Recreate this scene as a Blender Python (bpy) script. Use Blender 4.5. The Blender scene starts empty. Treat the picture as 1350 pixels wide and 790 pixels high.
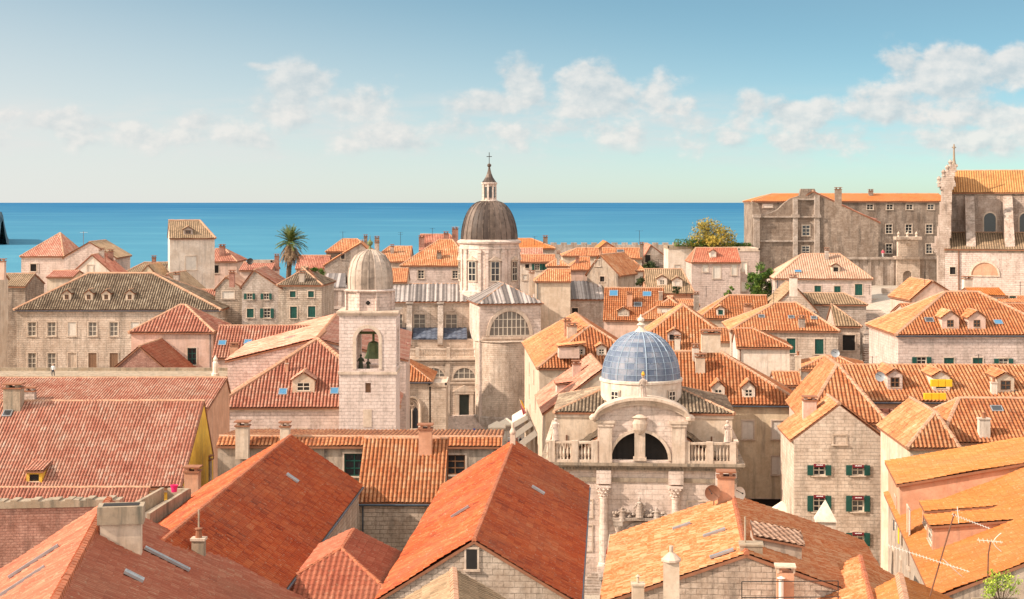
import bpy, math, random
from mathutils import Vector, noise
R = math.radians
random.seed(7)
C = bpy.context.scene.collection

# ------------------------------------------------------------------ camera
H, F, CX, HY = 36.0, 2100.0, 675.0, 266.5      # eye height above the square, focal length and principal point in photo pixels
cd = bpy.data.cameras.new('camera'); cam = bpy.data.objects.new('camera', cd); C.objects.link(cam)
cam.location = (0, 0, H); cam.rotation_euler = (R(90), 0, 0)
cd.sensor_width = 36; cd.lens = 36 * F / 1350; cd.shift_y = -(395 - HY) / 1350
cd.clip_start = 0.5; cd.clip_end = 200000
bpy.context.scene.camera = cam

# ------------------------------------------------------------------ light
SUN_EL, SUN_AZ = R(34), R(-107)                 # azimuth clockwise from +Y (the view axis); the sun stands to the left
sd = Vector((math.sin(SUN_AZ) * math.cos(SUN_EL), math.cos(SUN_AZ) * math.cos(SUN_EL), math.sin(SUN_EL)))
sl = bpy.data.lights.new('sun', 'SUN'); sl.energy = 4.1; sl.angle = R(0.6); sl.color = (1.0, 0.84, 0.70)
so = bpy.data.objects.new('sun', sl); C.objects.link(so)
so.rotation_euler = sd.to_track_quat('Z', 'Y').to_euler(); so.location = (0, 0, 100)
vs = bpy.context.scene.view_settings
vs.view_transform = 'Standard'; vs.look = 'None'; vs.gamma = 1; vs.use_curve_mapping = False; vs.exposure = 0.78

class N:                                       # tiny node helper
    def __init__(s, tree): s.t = tree; s.l = tree.links
    def n(s, typ, **k):
        o = s.t.nodes.new(typ)
        for a, b in k.items():
            if a.startswith('i_'): 
                key = a[2:]; key = int(key) if key.isdigit() else key.replace('_', ' ')
                s.put(o.inputs[key], b)
            else: setattr(o, a, b)
        return o
    def put(s, sock, v):
        if isinstance(v, bpy.types.NodeSocket): s.l.new(v, sock)
        else: sock.default_value = v
    def m(s, op, a, b=0.0, c=None, clamp=False):
        o = s.t.nodes.new('ShaderNodeMath'); o.operation = op; o.use_clamp = clamp
        s.put(o.inputs[0], a); s.put(o.inputs[1], b)
        if c is not None: s.put(o.inputs[2], c)
        return o.outputs[0]
    def mix(s, f, a, b, mode='MIX'):
        o = s.t.nodes.new('ShaderNodeMix'); o.data_type = 'RGBA'; o.blend_type = mode; o.clamp_factor = True
        s.put(o.inputs[0], f); s.put(o.inputs[6], a); s.put(o.inputs[7], b)
        return o.outputs[2]
    def noise(s, vec, scale, detail=4, rough=.6, out=0):
        o = s.t.nodes.new('ShaderNodeTexNoise'); s.put(o.inputs['Vector'], vec)
        o.inputs['Scale'].default_value = scale; o.inputs['Detail'].default_value = detail; o.inputs['Roughness'].default_value = rough
        return o.outputs[out]
    def ramp(s, f, pts):
        o = s.t.nodes.new('ShaderNodeValToRGB'); s.put(o.inputs[0], f); e = o.color_ramp.elements
        while len(e) > 1: e.remove(e[-1])
        e[0].position, e[0].color = pts[0][0], c4(pts[0][1])
        for p, c in pts[1:]:
            x = e.new(p); x.color = c4(c)
        return o.outputs[0]
    def mr(s, v, a, b, c=0.0, d=1.0, smooth=False):
        o = s.t.nodes.new('ShaderNodeMapRange'); o.clamp = True
        if smooth: o.interpolation_type = 'SMOOTHSTEP'
        for i, x in enumerate((v, a, b, c, d)): s.put(o.inputs[i], x)
        return o.outputs[0]
def c4(c): return (c[0], c[1], c[2], 1) if not isinstance(c, (int, float)) else (c, c, c, 1)

# ------------------------------------------------------------------ sky with clouds
w = bpy.data.worlds.new('World'); bpy.context.scene.world = w; w.use_nodes = True
T = N(w.node_tree)
for n_ in list(w.node_tree.nodes): w.node_tree.nodes.remove(n_)
tc = T.n('ShaderNodeTexCoord'); sep = T.n('ShaderNodeSeparateXYZ', i_Vector=tc.outputs['Generated'])
vx, vy, vz = sep.outputs
up = T.n('ShaderNodeCombineXYZ', i_X=vx, i_Y=vy, i_Z=T.m('ADD', T.m('MULTIPLY', T.m('MAXIMUM', vz, 0.0), 2.6), .035))
nrm = T.n('ShaderNodeVectorMath', operation='NORMALIZE', i_0=up.outputs[0])
sky = T.n('ShaderNodeTexSky'); sky.sky_type = 'NISHITA'; sky.sun_disc = False
sky.sun_elevation = SUN_EL; sky.sun_rotation = SUN_AZ; sky.air_density = 1.0; sky.dust_density = 1.6; sky.ozone_density = 1.3; sky.altitude = 10
T.put(sky.inputs[0], nrm.outputs[0])
skc = T.mix(1.0, sky.outputs[0], (.81, 1.0, .84, 1), 'MULTIPLY')
ys = T.m('MAXIMUM', vy, 0.02)
U = T.m('MULTIPLY', T.m('DIVIDE', vx, ys), F); V = T.m('MULTIPLY', T.m('DIVIDE', vz, ys), F)
front = T.mr(vy, .25, .5)
pv = T.n('ShaderNodeCombineXYZ', i_X=U, i_Y=T.m('MULTIPLY', V, 1.35), i_Z=0.0).outputs[0]
n1 = T.noise(pv, 0.0145, 8, .55); n2 = T.noise(pv, 0.055, 6, .6)
pv2 = T.n('ShaderNodeVectorMath', operation='ADD', i_0=pv, i_1=(-9, 12, 0)).outputs[0]
n1b = T.noise(pv2, 0.0145, 8, .55)
warp = T.m('MULTIPLY', T.m('SUBTRACT', n1, .5), 3.1)
lobes = [(1225,105,62,34,1.1),(1190,85,26,16,1.0),(1330,100,36,28,1.0),(1320,150,60,22,1.0),(1210,140,70,22,.8),(1262,80,40,14,.8),(1050,152,34,18,1.0),(984,150,20,20,.95),(1085,143,18,14,.8),
         (690,115,26,28,.95),(655,135,40,16,.85),(790,118,62,26,.95),(860,122,26,30,.8),(805,140,95,14,.85),(400,118,36,26,.92),(470,138,46,18,.75),(365,150,50,20,.7),
         (92,158,14,14,.8),(10,152,18,12,.75),(50,164,40,10,.6),(150,166,60,8,.5),(270,162,50,12,.6),(345,87,18,4,.5),(510,120,12,14,.45),(700,172,210,14,.42),(1090,186,170,14,.4),(220,178,230,14,.4),(1290,180,80,16,.45),(560,190,160,8,.3)]
dens = None
for cx_, cy_, rx, ry, st in lobes:
    a = T.m('DIVIDE', T.m('SUBTRACT', U, cx_ - CX), rx * 1.5); b = T.m('DIVIDE', T.m('SUBTRACT', V, HY - cy_), ry * 1.5)
    g = T.m('MULTIPLY', T.m('SUBTRACT', 1.0, T.m('SQRT', T.m('ADD', T.m('MULTIPLY', a, a), T.m('MULTIPLY', b, b)))), st)
    dens = g if dens is None else T.m('SMOOTH_MAX', dens, g, .18)
cov = T.m('ADD', dens, warp)
cm = T.mr(cov, -.12, .5, 0.0, 1.0, True)
dm = T.mr(dens, -.5, .1)                       # nothing far from the lobes
cm = T.m('MULTIPLY', T.m('MULTIPLY', cm, dm), T.m('MULTIPLY', front, .8))
rgt = T.mr(U, -700, 250, .7, 1.0)
cm = T.m('MULTIPLY', cm, rgt)
lit = T.mr(T.m('ADD', T.m('SUBTRACT', n1, n1b), T.m('MULTIPLY', T.m('SUBTRACT', n2, .5), .25)), -.13, .12)
cc = T.mix(lit, (2.95, 3.2, 3.3, 1), (4.5, 4.25, 4.0, 1))
# thin veil low in the sky
pv3 = T.n('ShaderNodeCombineXYZ', i_X=U, i_Y=T.m('MULTIPLY', V, 4.5), i_Z=3.0).outputs[0]
veil = T.mr(T.noise(pv3, 0.0065, 7, .6), .42, .72)
vband = T.m('MULTIPLY', T.mr(V, 20, 90, 0.0, 1.0, True), T.mr(V, 110, 160, 1.0, 0.0, True))
veil = T.m('MULTIPLY', T.m('MULTIPLY', veil, vband), .8)
bgc = T.mix(T.m('MULTIPLY', veil, front), skc, (3.5, 3.55, 3.55, 1))
# pale cream glow toward the sun side and the horizon (dusty air)
glow = T.m('MULTIPLY', T.mr(T.m('ADD', T.m('MULTIPLY', U, .22), V), -170, 330, .92, 0.0, True), front)
bgc = T.mix(glow, bgc, (3.95, 3.92, 3.8, 1))
col = T.mix(cm, bgc, cc)
# broken bright cloud added out of view, overhead and behind, to lift fill light
hi = T.n('ShaderNodeVectorMath', operation='SCALE', i_0=tc.outputs['Generated']); hi.inputs['Scale'].default_value = 2.2
hm = T.m('MULTIPLY', T.mr(T.noise(hi.outputs[0], 1.3, 6, .6), .3, .5, 0, 1, True), T.m('MAXIMUM', T.mr(vz, .2, .42, 0, .9, True), T.mr(vy, .1, -.35, 0, .9, True)))
col = T.mix(hm, col, (8.2, 7.6, 7.1, 1))
bg = T.n('ShaderNodeBackground', i_Color=col, i_Strength=0.119)
out = T.n('ShaderNodeOutputWorld'); T.l.new(bg.outputs[0], out.inputs[0])

# ------------------------------------------------------------------ materials
def newmat(name):
    m = bpy.data.materials.new(name); m.use_nodes = True
    for n_ in list(m.node_tree.nodes): m.node_tree.nodes.remove(n_)
    t = N(m.node_tree); b = t.n('ShaderNodeBsdfPrincipled'); o = t.n('ShaderNodeOutputMaterial'); t.l.new(b.outputs[0], o.inputs[0])
    b.inputs['Specular IOR Level'].default_value = .25
    return m, t, b
def bump(t, b, h, strength, dist):
    o = t.n('ShaderNodeBump', i_Height=h); o.inputs['Strength'].default_value = strength; o.inputs['Distance'].default_value = dist
    t.l.new(o.outputs[0], b.inputs['Normal'])
def mtile(name, cols, stain=(.12, .07, .05), sa=.35, wt=.3, lich=None, la=0.0, big=.5, trough=.85):
    m, t, b = newmat(name); uv = t.n('ShaderNodeUVMap').outputs[0]; pos = t.n('ShaderNodeNewGeometry').outputs['Position']
    fl = t.n('ShaderNodeVectorMath', operation='FLOOR', i_0=uv).outputs[0]
    wn = t.n('ShaderNodeTexWhiteNoise', noise_dimensions='2D'); t.l.new(fl, wn.inputs['Vector'])
    bn = t.noise(pos, big, 4, .6)
    f = t.m('ADD', t.m('MULTIPLY', wn.outputs['Value'], wt), t.m('MULTIPLY', t.m('SUBTRACT', bn, .14 if wt < .4 else .22), .95))
    oi_ = t.n('ShaderNodeObjectInfo').outputs['Random']
    stv_ = t.n('ShaderNodeVectorMath', operation='MULTIPLY', i_0=uv, i_1=(.9, .1, 1)).outputs[0]; streak = t.noise(stv_, 1.1, 4, .65)
    f = t.m('ADD', t.m('ADD', f, t.m('MULTIPLY', t.m('SUBTRACT', oi_, .5), .22)), t.m('MULTIPLY', t.m('SUBTRACT', streak, .5), .5))
    k = len(cols)
    c = t.ramp(f, [(.08 + .84 * i / (k - 1), cols[i]) for i in range(k)])
    st = t.mr(t.noise(pos, 1.9, 6, .7), .48, .74, 0, sa)
    c = t.mix(st, c, c4(stain))
    c = t.mix(t.mr(t.noise(pos, .22, 3, .5), .45, .7, 0, .4), c, t.mix(.5, c, c4((.3, .21, .13))))
    c = t.mix(t.mr(t.noise(pos, 6.0, 3, .6), .6, .7, 0, .45), c, c4((.55, .42, .28)))
    if lich:
        l1 = t.mr(t.noise(pos, 3.4, 5, .75), .46, .6, 0, la); c = t.mix(l1, c, c4(lich))
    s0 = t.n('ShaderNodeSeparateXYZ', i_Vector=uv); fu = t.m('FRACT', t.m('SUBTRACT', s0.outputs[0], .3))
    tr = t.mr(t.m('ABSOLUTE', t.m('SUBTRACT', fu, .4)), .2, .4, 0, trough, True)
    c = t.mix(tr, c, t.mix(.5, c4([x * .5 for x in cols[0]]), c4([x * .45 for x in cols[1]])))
    t.l.new(c, b.inputs['Base Color']); b.inputs['Roughness'].default_value = .85
    s = t.n('ShaderNodeSeparateXYZ', i_Vector=uv); fr = t.m('FRACT', s.outputs[1])
    rowstep = t.m('SUBTRACT', 1.0, fr)
    h = t.m('ADD', rowstep, t.m('MULTIPLY', t.noise(pos, 9, 3), .5))
    h = t.m('ADD', h, t.m('MULTIPLY', wn.outputs['Value'], .5))
    bump(t, b, h, .8, .045)
    return m
def mstone(name, c1, c2, bw=.62, bh=.3, mort=.5, stain=.35, dark=(.16, .13, .1), bs=.5):
    m, t, b = newmat(name); uv = t.n('ShaderNodeUVMap').outputs[0]; pos = t.n('ShaderNodeNewGeometry').outputs['Position']
    wob = t.n('ShaderNodeVectorMath', operation='MULTIPLY_ADD', i_0=t.noise(pos, .8, 2, .5, 1), i_1=(.06, .05, 0)); t.l.new(uv, wob.inputs[2])
    br = t.n('ShaderNodeTexBrick', i_Vector=wob.outputs[0], i_Color1=c4(c1), i_Color2=c4(c2), i_Mortar=c4([x * mort for x in c1]))
    br.inputs['Scale'].default_value = 1; br.inputs['Mortar Size'].default_value = .014; br.inputs['Mortar Smooth'].default_value = .3
    br.inputs['Brick Width'].default_value = bw; br.inputs['Row Height'].default_value = bh; br.inputs['Bias'].default_value = -.1
    mp = t.n('ShaderNodeVectorMath', operation='MULTIPLY', i_0=pos, i_1=(1.6, 1.6, .22)).outputs[0]
    n1 = t.noise(pos, .55, 6, .68); n2 = t.noise(mp, .8, 5, .65); n3 = t.noise(pos, 5, 5, .7)
    c = t.mix(t.mr(n1, .38, .62, 0, min(.9, stain * 1.7)), br.outputs[0], c4([c1[0] * .62, c1[1] * .55, c1[2] * .5]))
    c = t.mix(t.mr(n2, .5, .68, 0, min(.9, stain * 1.6)), c, c4(dark))
    c = t.mix(t.mr(n3, .4, .75, 0, .4), c, c4([min(.85, x * 1.15) for x in c2]))
    n4 = t.noise(pos, 1.7, 7, .8); c = t.mix(t.mr(n4, .52, .64, 0, .6), c, c4([c1[0] * .45, c1[1] * .42, c1[2] * .39]))
    t.l.new(c, b.inputs['Base Color']); b.inputs['Roughness'].default_value = .9
    h = t.m('ADD', t.m('MULTIPLY', t.m('SUBTRACT', 1.0, br.outputs['Fac']), 1.0), t.m('MULTIPLY', n3, .8))
    bump(t, b, h, min(1, bs * 1.6), .05)
    return m
def mplaster(name, c, stain=.3, dark=(.2, .16, .13), s2=.25):
    m, t, b = newmat(name); pos = t.n('ShaderNodeNewGeometry').outputs['Position']
    mp = t.n('ShaderNodeVectorMath', operation='MULTIPLY', i_0=pos, i_1=(2.2, 2.2, .25)).outputs[0]
    n1 = t.noise(pos, .7, 7, .7); n2 = t.noise(mp, .7, 5, .7); n3 = t.noise(pos, 3.5, 5, .7)
    k = t.mix(t.mr(n1, .4, .6, 0, .75), c4(c), c4([c[0] * .76, c[1] * .7, c[2] * .64]))
    k = t.mix(t.mr(n2, .5, .68, 0, stain * 1.5), k, c4(dark))
    k = t.mix(t.mr(n3, .52, .64, 0, min(.8, s2 * 1.6)), k, c4([x * .6 for x in c]))
    t.l.new(k, b.inputs['Base Color']); b.inputs['Roughness'].default_value = .92
    bump(t, b, n3, .35, .03)
    return m
def mflat(name, c, rough=.6, var=.25, metal=0.0, sc=2.0, spec=.3):
    m, t, b = newmat(name); pos = t.n('ShaderNodeNewGeometry').outputs['Position']
    k = t.mix(t.mr(t.noise(pos, sc, 5, .65), .35, .7), c4(c), c4([x * (1 - var) for x in c]))
    t.l.new(k, b.inputs['Base Color']); b.inputs['Roughness'].default_value = rough; b.inputs['Metallic'].default_value = metal
    b.inputs['Specular IOR Level'].default_value = spec
    return m
M = {}
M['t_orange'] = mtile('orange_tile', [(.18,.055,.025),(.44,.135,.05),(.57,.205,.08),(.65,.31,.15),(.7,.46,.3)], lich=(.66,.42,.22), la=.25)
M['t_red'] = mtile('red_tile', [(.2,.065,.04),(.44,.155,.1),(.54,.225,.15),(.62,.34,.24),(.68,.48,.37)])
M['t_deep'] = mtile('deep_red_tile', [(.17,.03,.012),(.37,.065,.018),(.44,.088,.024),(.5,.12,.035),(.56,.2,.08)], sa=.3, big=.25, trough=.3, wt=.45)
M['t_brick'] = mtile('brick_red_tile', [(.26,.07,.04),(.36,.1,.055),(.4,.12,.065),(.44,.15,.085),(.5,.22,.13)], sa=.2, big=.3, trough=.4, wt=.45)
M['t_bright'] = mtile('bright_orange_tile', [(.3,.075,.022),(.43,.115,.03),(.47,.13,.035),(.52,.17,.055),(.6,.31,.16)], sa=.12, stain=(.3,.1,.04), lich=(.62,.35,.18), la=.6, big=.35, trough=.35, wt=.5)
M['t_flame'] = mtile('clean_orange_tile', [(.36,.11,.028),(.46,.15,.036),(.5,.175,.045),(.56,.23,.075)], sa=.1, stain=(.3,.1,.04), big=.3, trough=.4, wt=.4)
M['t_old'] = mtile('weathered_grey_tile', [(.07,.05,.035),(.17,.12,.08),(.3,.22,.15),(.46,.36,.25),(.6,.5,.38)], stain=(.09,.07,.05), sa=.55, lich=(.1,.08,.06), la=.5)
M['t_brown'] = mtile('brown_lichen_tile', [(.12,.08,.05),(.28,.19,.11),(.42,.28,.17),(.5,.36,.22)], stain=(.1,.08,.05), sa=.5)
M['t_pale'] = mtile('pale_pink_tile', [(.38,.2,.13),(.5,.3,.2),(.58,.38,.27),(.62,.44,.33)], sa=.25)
def mlead(name, c1, c2, c3, stain=.5, stripe=False, wv=.5):
    m, t, b = newmat(name); pos = t.n('ShaderNodeNewGeometry').outputs['Position']; uv = t.n('ShaderNodeUVMap').outputs[0]
    fl = t.n('ShaderNodeVectorMath', operation='FLOOR', i_0=uv).outputs[0]
    wn = t.n('ShaderNodeTexWhiteNoise', noise_dimensions='2D'); t.l.new(fl, wn.inputs['Vector'])
    if stripe:
        sx_ = t.n('ShaderNodeSeparateXYZ', i_Vector=uv); t.l.new(t.m('FLOOR', t.m('MULTIPLY', sx_.outputs[0], 2.0 if stripe is True else 1.0)), wn.inputs['Vector'])
    k = t.ramp(t.m('ADD', t.m('MULTIPLY', wn.outputs['Value'], wv), t.m('MULTIPLY', t.noise(pos, .8, 6, .7), 1 - wv)), [(.3, c1), (.5, c2), (.7, c3)])
    if stripe is True:
        fx = t.m('FRACT', sx_.outputs[0]); k = t.mix(t.mr(t.m('ABSOLUTE', t.m('SUBTRACT', fx, .5)), .36, .44, 0, .55), k, c4([x * .4 for x in c1]))
    k = t.mix(t.mr(t.noise(pos, 2.5, 6, .7), .5, .75, 0, stain), k, c4([x * .35 for x in c1]))
    t.l.new(k, b.inputs['Base Color']); b.inputs['Roughness'].default_value = .55
    return m
M['lead'] = mlead('lead_sheet', (.13,.11,.1), (.24,.205,.185), (.42,.365,.33), .5, True)
M['leadblue'] = mlead('blue_lead_sheet', (.05,.06,.09), (.08,.1,.14), (.13,.15,.19), .3)
M['leaddome'] = mlead('brown_lead_dome', (.05,.035,.028), (.095,.068,.052), (.19,.14,.11), .5, 'rib', .4)
M['paledome'] = mlead('pale_streaked_dome', (.2,.155,.12), (.36,.28,.22), (.52,.42,.34), .65, 'rib', .35)
M['bluedome'] = mlead('blue_glazed_dome', (.09,.12,.18), (.15,.185,.25), (.28,.28,.31), .5, False, .3)
M['dome_rib'] = mflat('pale_blue_rib', (.36,.45,.54), .4, .2)
M['ridge_red'] = mplaster('clay_ridge', (.46,.16,.08), .4, (.2,.08,.05), .5)
M['gpane'] = mflat('dusty_pane', (.22,.19,.16), .3, .3)
M['ridge'] = mplaster('ridge_mortar', (.52,.31,.2), .3, (.25,.12,.08))
M['slab'] = mflat('roof_edge_clay', (.3,.13,.07), .9)
M['s_pink'] = mstone('pink_limestone', (0.600,0.472,0.408), (0.700,0.565,0.493), .7, .33, .62, .3)
M['doorgrey'] = mflat('weathered_green_door', (.05,.06,.05), .6, .3)
M['s_warm'] = mstone('warm_limestone', (0.587,0.471,0.373), (0.692,0.570,0.463), .65, .32, .6, .4)
M['s_grey'] = mstone('grey_stone', (0.468,0.392,0.329), (0.590,0.499,0.428), .5, .27, .5, .55)
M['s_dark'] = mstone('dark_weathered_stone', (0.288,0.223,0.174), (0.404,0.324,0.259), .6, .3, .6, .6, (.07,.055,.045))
M['s_red'] = mstone('old_red_brick_wall', (.4,.2,.15), (.52,.3,.23), .32, .16, .7, .55, (.15,.08,.06))
M['s_rough'] = mstone('rough_ashlar', (0.490,0.399,0.312), (0.608,0.501,0.403), .55, .3, .38, .5, bs=.9)
M['s_carved'] = mstone('pale_carved_stone', (0.663,0.540,0.459), (0.749,0.621,0.542), 1.1, .5, .8, .38, (.2,.165,.13))
M['s_trim'] = mplaster('stone_trim', (0.647,0.524,0.418), .4, (.2,.16,.12))
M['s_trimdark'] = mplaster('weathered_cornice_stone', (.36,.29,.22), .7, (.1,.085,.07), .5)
M['s_tower'] = mstone('white_tower_ashlar', (0.660,0.538,0.474), (0.750,0.622,0.559), .6, .34, .62, .18)
M['s_church'] = mstone('streaked_church_stone', (0.461,0.362,0.296), (0.592,0.480,0.407), .7, .35, .7, .7, (.12,.09,.07))
M['t_hill'] = mtile('ochre_orange_tile', [(.3,.13,.04),(.5,.22,.07),(.58,.29,.1),(.62,.36,.16)], sa=.3)
M['p_cream'] = mplaster('cream_plaster', (0.647,0.524,0.400))
M['p_white'] = mplaster('white_plaster', (0.745,0.644,0.539))
M['p_pink'] = mplaster('pink_plaster', (0.660,0.470,0.380))
M['p_rose'] = mplaster('rose_plaster', (.6,.33,.21))
M['p_ochre'] = mplaster('ochre_plaster', (.68,.55,.38), .35)
M['p_yellow'] = mplaster('yellow_plaster', (.86,.52,.07), .35, (.35,.25,.12))
M['p_grey'] = mplaster('grey_plaster', (0.470,0.396,0.322), .5, (.16,.13,.11), .4)
M['p_old'] = mplaster('peeling_grey_plaster', (0.461,0.377,0.296), .6, (.1,.08,.07), .6)
M['conc'] = mplaster('concrete', (0.391,0.310,0.223), .6, (.13,.12,.09), .4)
M['glass'] = mflat('window_glass', (.03,.035,.04), .12, .3, spec=.6)
M['bglass'] = mflat('blue_skylight_glass', (.05,.2,.36), .15, .2, spec=.6)
M['white'] = mflat('white_paint', (0.688,0.602,0.485), .6, .15)
M['green'] = mflat('dark_green_shutter', (.015,.085,.065), .5, .3)
M['shutw'] = mflat('cream_shutter', (.72,.65,.56), .7, .15)
M['shutb'] = mflat('brown_shutter', (.25,.14,.08), .7, .2)
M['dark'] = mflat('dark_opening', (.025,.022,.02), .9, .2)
M['wood'] = mflat('wood', (.2,.1,.05), .7, .3)
M['iron'] = mflat('iron', (.05,.045,.04), .5, .3, .6)
M['rust'] = mflat('rusty_metal', (.2,.09,.05), .7, .4)
M['zinc'] = mflat('zinc', (.42,.43,.43), .4, .25, .6)
M['gutter'] = mflat('gutter_blue_grey', (.09,.12,.15), .4, .3, .5)
M['teal'] = mflat('teal_gutter', (.05,.3,.32), .5, .2)
M['maroon'] = mflat('maroon_awning', (.13,.008,.014), .8, .15)
M['yell'] = mflat('yellow_panel', (.85,.47,.02), .6, .1)
M['mag'] = mflat('magenta_plastic', (.7,.02,.14), .5, .1)
M['gold'] = mflat('gilded', (.8,.45,.06), .35, .2, .6)
M['bronze'] = mflat('bronze', (.05,.055,.035), .5, .3, .5)
M['belly'] = mflat('green_bronze_bell', (.16,.2,.09), .5, .3, .3)
M['canvas'] = mflat('white_canvas', (0.725,0.628,0.493), .9, .1)
M['skin'] = mflat('skin', (.5,.29,.2), .6, .1)
M['cloth_d'] = mflat('dark_cloth', (.04,.045,.06), .9, .2)
M['cloth_r'] = mflat('pink_cloth', (.75,.12,.18), .9, .1)
M['cloth_w'] = mflat('white_cloth', (.7,.7,.68), .9, .1)
M['cloth_b'] = mflat('blue_cloth', (.08,.14,.4), .9, .1)
M['cloth_c'] = mflat('red_cloth', (.55,.04,.03), .9, .1)
M['bark'] = mflat('bark', (.16,.11,.07), .9, .4)

# ------------------------------------------------------------------ geometry helpers
def at(px, py, D): return Vector(((px - CX) / F * D, D, H - (py - HY) / F * D))
def ray(px, py): return Vector(((px - CX) / F, 1, -(py - HY) / F))
EYE = Vector((0, 0, H))
def hit(px, py, p, n):
    d = ray(px, py); return EYE + d * ((p - EYE).dot(n) / d.dot(n))
def hitv(px, py, p0, p1):                       # hit the vertical plane through two points
    t = (p1 - p0); n = Vector((t.y, -t.x, 0)); return hit(px, py, p0, n)
ORG = {}
class MB:
    def __init__(s): s.v = []; s.f = []; s.uv = []; s.mi = []; s.sm = []
    def poly(s, pts, m=0, uvs=None, sc=(1, 1), smooth=False):
        pts = [Vector(p) for p in pts]
        if uvs is None:
            n = Vector((0, 0, 0))
            for i in range(len(pts)):
                a, b = pts[i], pts[(i + 1) % len(pts)]
                n += Vector(((a.y - b.y) * (a.z + b.z), (a.z - b.z) * (a.x + b.x), (a.x - b.x) * (a.y + b.y)))
            if n.length < 1e-9: return
            n.normalize(); t = Vector((0, 0, 1)).cross(n)
            if t.length < .05: t = Vector((1, 0, 0))
            t.normalize(); b_ = n.cross(t)
            uvs = [(p.dot(t) / sc[0], p.dot(b_) / sc[1]) for p in pts]
        i0 = len(s.v); s.v += [tuple(p) for p in pts]; s.f.append(tuple(range(i0, i0 + len(pts)))); s.uv.append(uvs); s.mi.append(m); s.sm.append(smooth)
    def hexa(s, a, m=0):                         # 8 corners: bottom 4 ccw seen from above, top 4
        for q in ((3, 2, 1, 0), (4, 5, 6, 7), (0, 1, 5, 4), (1, 2, 6, 5), (2, 3, 7, 6), (3, 0, 4, 7)): s.poly([a[i] for i in q], m)
    def box(s, c, sx, sy, sz, th=0.0, m=0):      # c = centre of the base
        c = Vector(c); ct, st = math.cos(th), math.sin(th); q = []
        for z in (0, sz):
            for x, y in ((-1, -1), (1, -1), (1, 1), (-1, 1)):
                X, Y = x * sx / 2, y * sy / 2; q.append(Vector((c.x + X * ct - Y * st, c.y + X * st + Y * ct, c.z + z)))
        s.hexa(q, m)
    def obox(s, p, ax, ay, az, m=0):             # p = corner, three edge vectors (right-handed)
        s.hexa([p, p + ax, p + ax + ay, p + ay, p + az, p + ax + az, p + ax + ay + az, p + ay + az], m)
    def tube(s, p0, p1, r, k=6, m=0, r1=None, cap=True, smooth=True):
        p0, p1 = Vector(p0), Vector(p1); d = p1 - p0
        if d.length < 1e-6: return
        r1 = r if r1 is None else r1; d.normalize()
        a = d.orthogonal().normalized(); b = d.cross(a)
        A = [p0 + (a * math.cos(i * math.tau / k) + b * math.sin(i * math.tau / k)) * r for i in range(k)]
        B = [p1 + (a * math.cos(i * math.tau / k) + b * math.sin(i * math.tau / k)) * r1 for i in range(k)]
        for i in range(k):
            j = (i + 1) % k; s.poly([A[i], A[j], B[j], B[i]], m, smooth=smooth)
        if cap: s.poly(A[::-1], m); s.poly(B, m)
    def lathe(s, c, prof, k=16, m=0, ph=0.0, smooth=True, a0=0.0, a1=math.tau, sx=1.0, sy=1.0, th=0.0, mf=None):
        c = Vector(c); rings = []
        full = abs(a1 - a0 - math.tau) < 1e-6; kk = k if full else k + 1
        for r, z in prof:
            g = []
            for i in range(kk):
                a = ph + a0 + (a1 - a0) * i / k; X, Y = math.cos(a) * r * sx, math.sin(a) * r * sy
                g.append(Vector((c.x + X * math.cos(th) - Y * math.sin(th), c.y + X * math.sin(th) + Y * math.cos(th), c.z + z)))
            rings.append(g)
        ac = 0
        for q in range(len(prof) - 1):
            L = math.dist(prof[q], prof[q + 1])
            for i in range(k):
                j = (i + 1) % kk
                if not full and i + 1 >= kk: continue
                A, B = rings[q], rings[q + 1]; rr = max(prof[q][0], prof[q + 1][0])
                u0 = rr * i * math.tau / k; u1 = rr * (i + 1) * math.tau / k
                mm = mf(q, i) if mf else m
                if prof[q][0] < 1e-5: s.poly([A[i], B[j], B[i]][::1], mm, [(u0, ac), (u1, ac + L), (u0, ac + L)], smooth=smooth)
                elif prof[q + 1][0] < 1e-5: s.poly([A[i], A[j], B[i]], mm, [(u0, ac), (u1, ac), (u0, ac + L)], smooth=smooth)
                else: s.poly([A[i], A[j], B[j], B[i]], mm, [(u0, ac), (u1, ac), (u1, ac + L), (u0, ac + L)], smooth=smooth)
            ac += L
    def build(s, name, mats, parent=None, weld=False):
        me = bpy.data.meshes.new(name)
        o = bpy.data.objects.new(name, me); C.objects.link(o)
        if parent is not None: org = ORG[parent.name]
        else:
            xs = [p[0] for p in s.v]; ys_ = [p[1] for p in s.v]; zs = [p[2] for p in s.v]
            org = Vector(((min(xs) + max(xs)) / 2, (min(ys_) + max(ys_)) / 2, min(zs))); o.location = org
        ORG[o.name] = org
        me.from_pydata([(p[0] - org.x, p[1] - org.y, p[2] - org.z) for p in s.v], [], s.f)
        if not isinstance(mats, (list, tuple)): mats = [mats]
        for m in mats: me.materials.append(M[m] if isinstance(m, str) else m)
        ul = me.uv_layers.new(name='UVMap'); flat = [c for u in s.uv for p in u for c in p]
        ul.data.foreach_set('uv', flat)
        me.polygons.foreach_set('material_index', s.mi); me.polygons.foreach_set('use_smooth', s.sm)
        if weld:
            import bmesh
            bm = bmesh.new(); bm.from_mesh(me); bmesh.ops.remove_doubles(bm, verts=bm.verts, dist=.0005); bm.to_mesh(me); bm.free()
        me.update()
        if parent is not None: o.parent = parent
        return o
def thing(name, label, cat, loc, group=None):
    o = bpy.data.objects.new(name, None); C.objects.link(o); o.location = loc; o['label'] = label; o['category'] = cat
    if group: o['group'] = group
    ORG[o.name] = Vector(loc); return o
def tag(o, label, cat, group=None):
    o['label'] = label; o['category'] = cat
    if group: o['group'] = group
    return o
def struct(o, kind='structure'): o['kind'] = kind; return o

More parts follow.
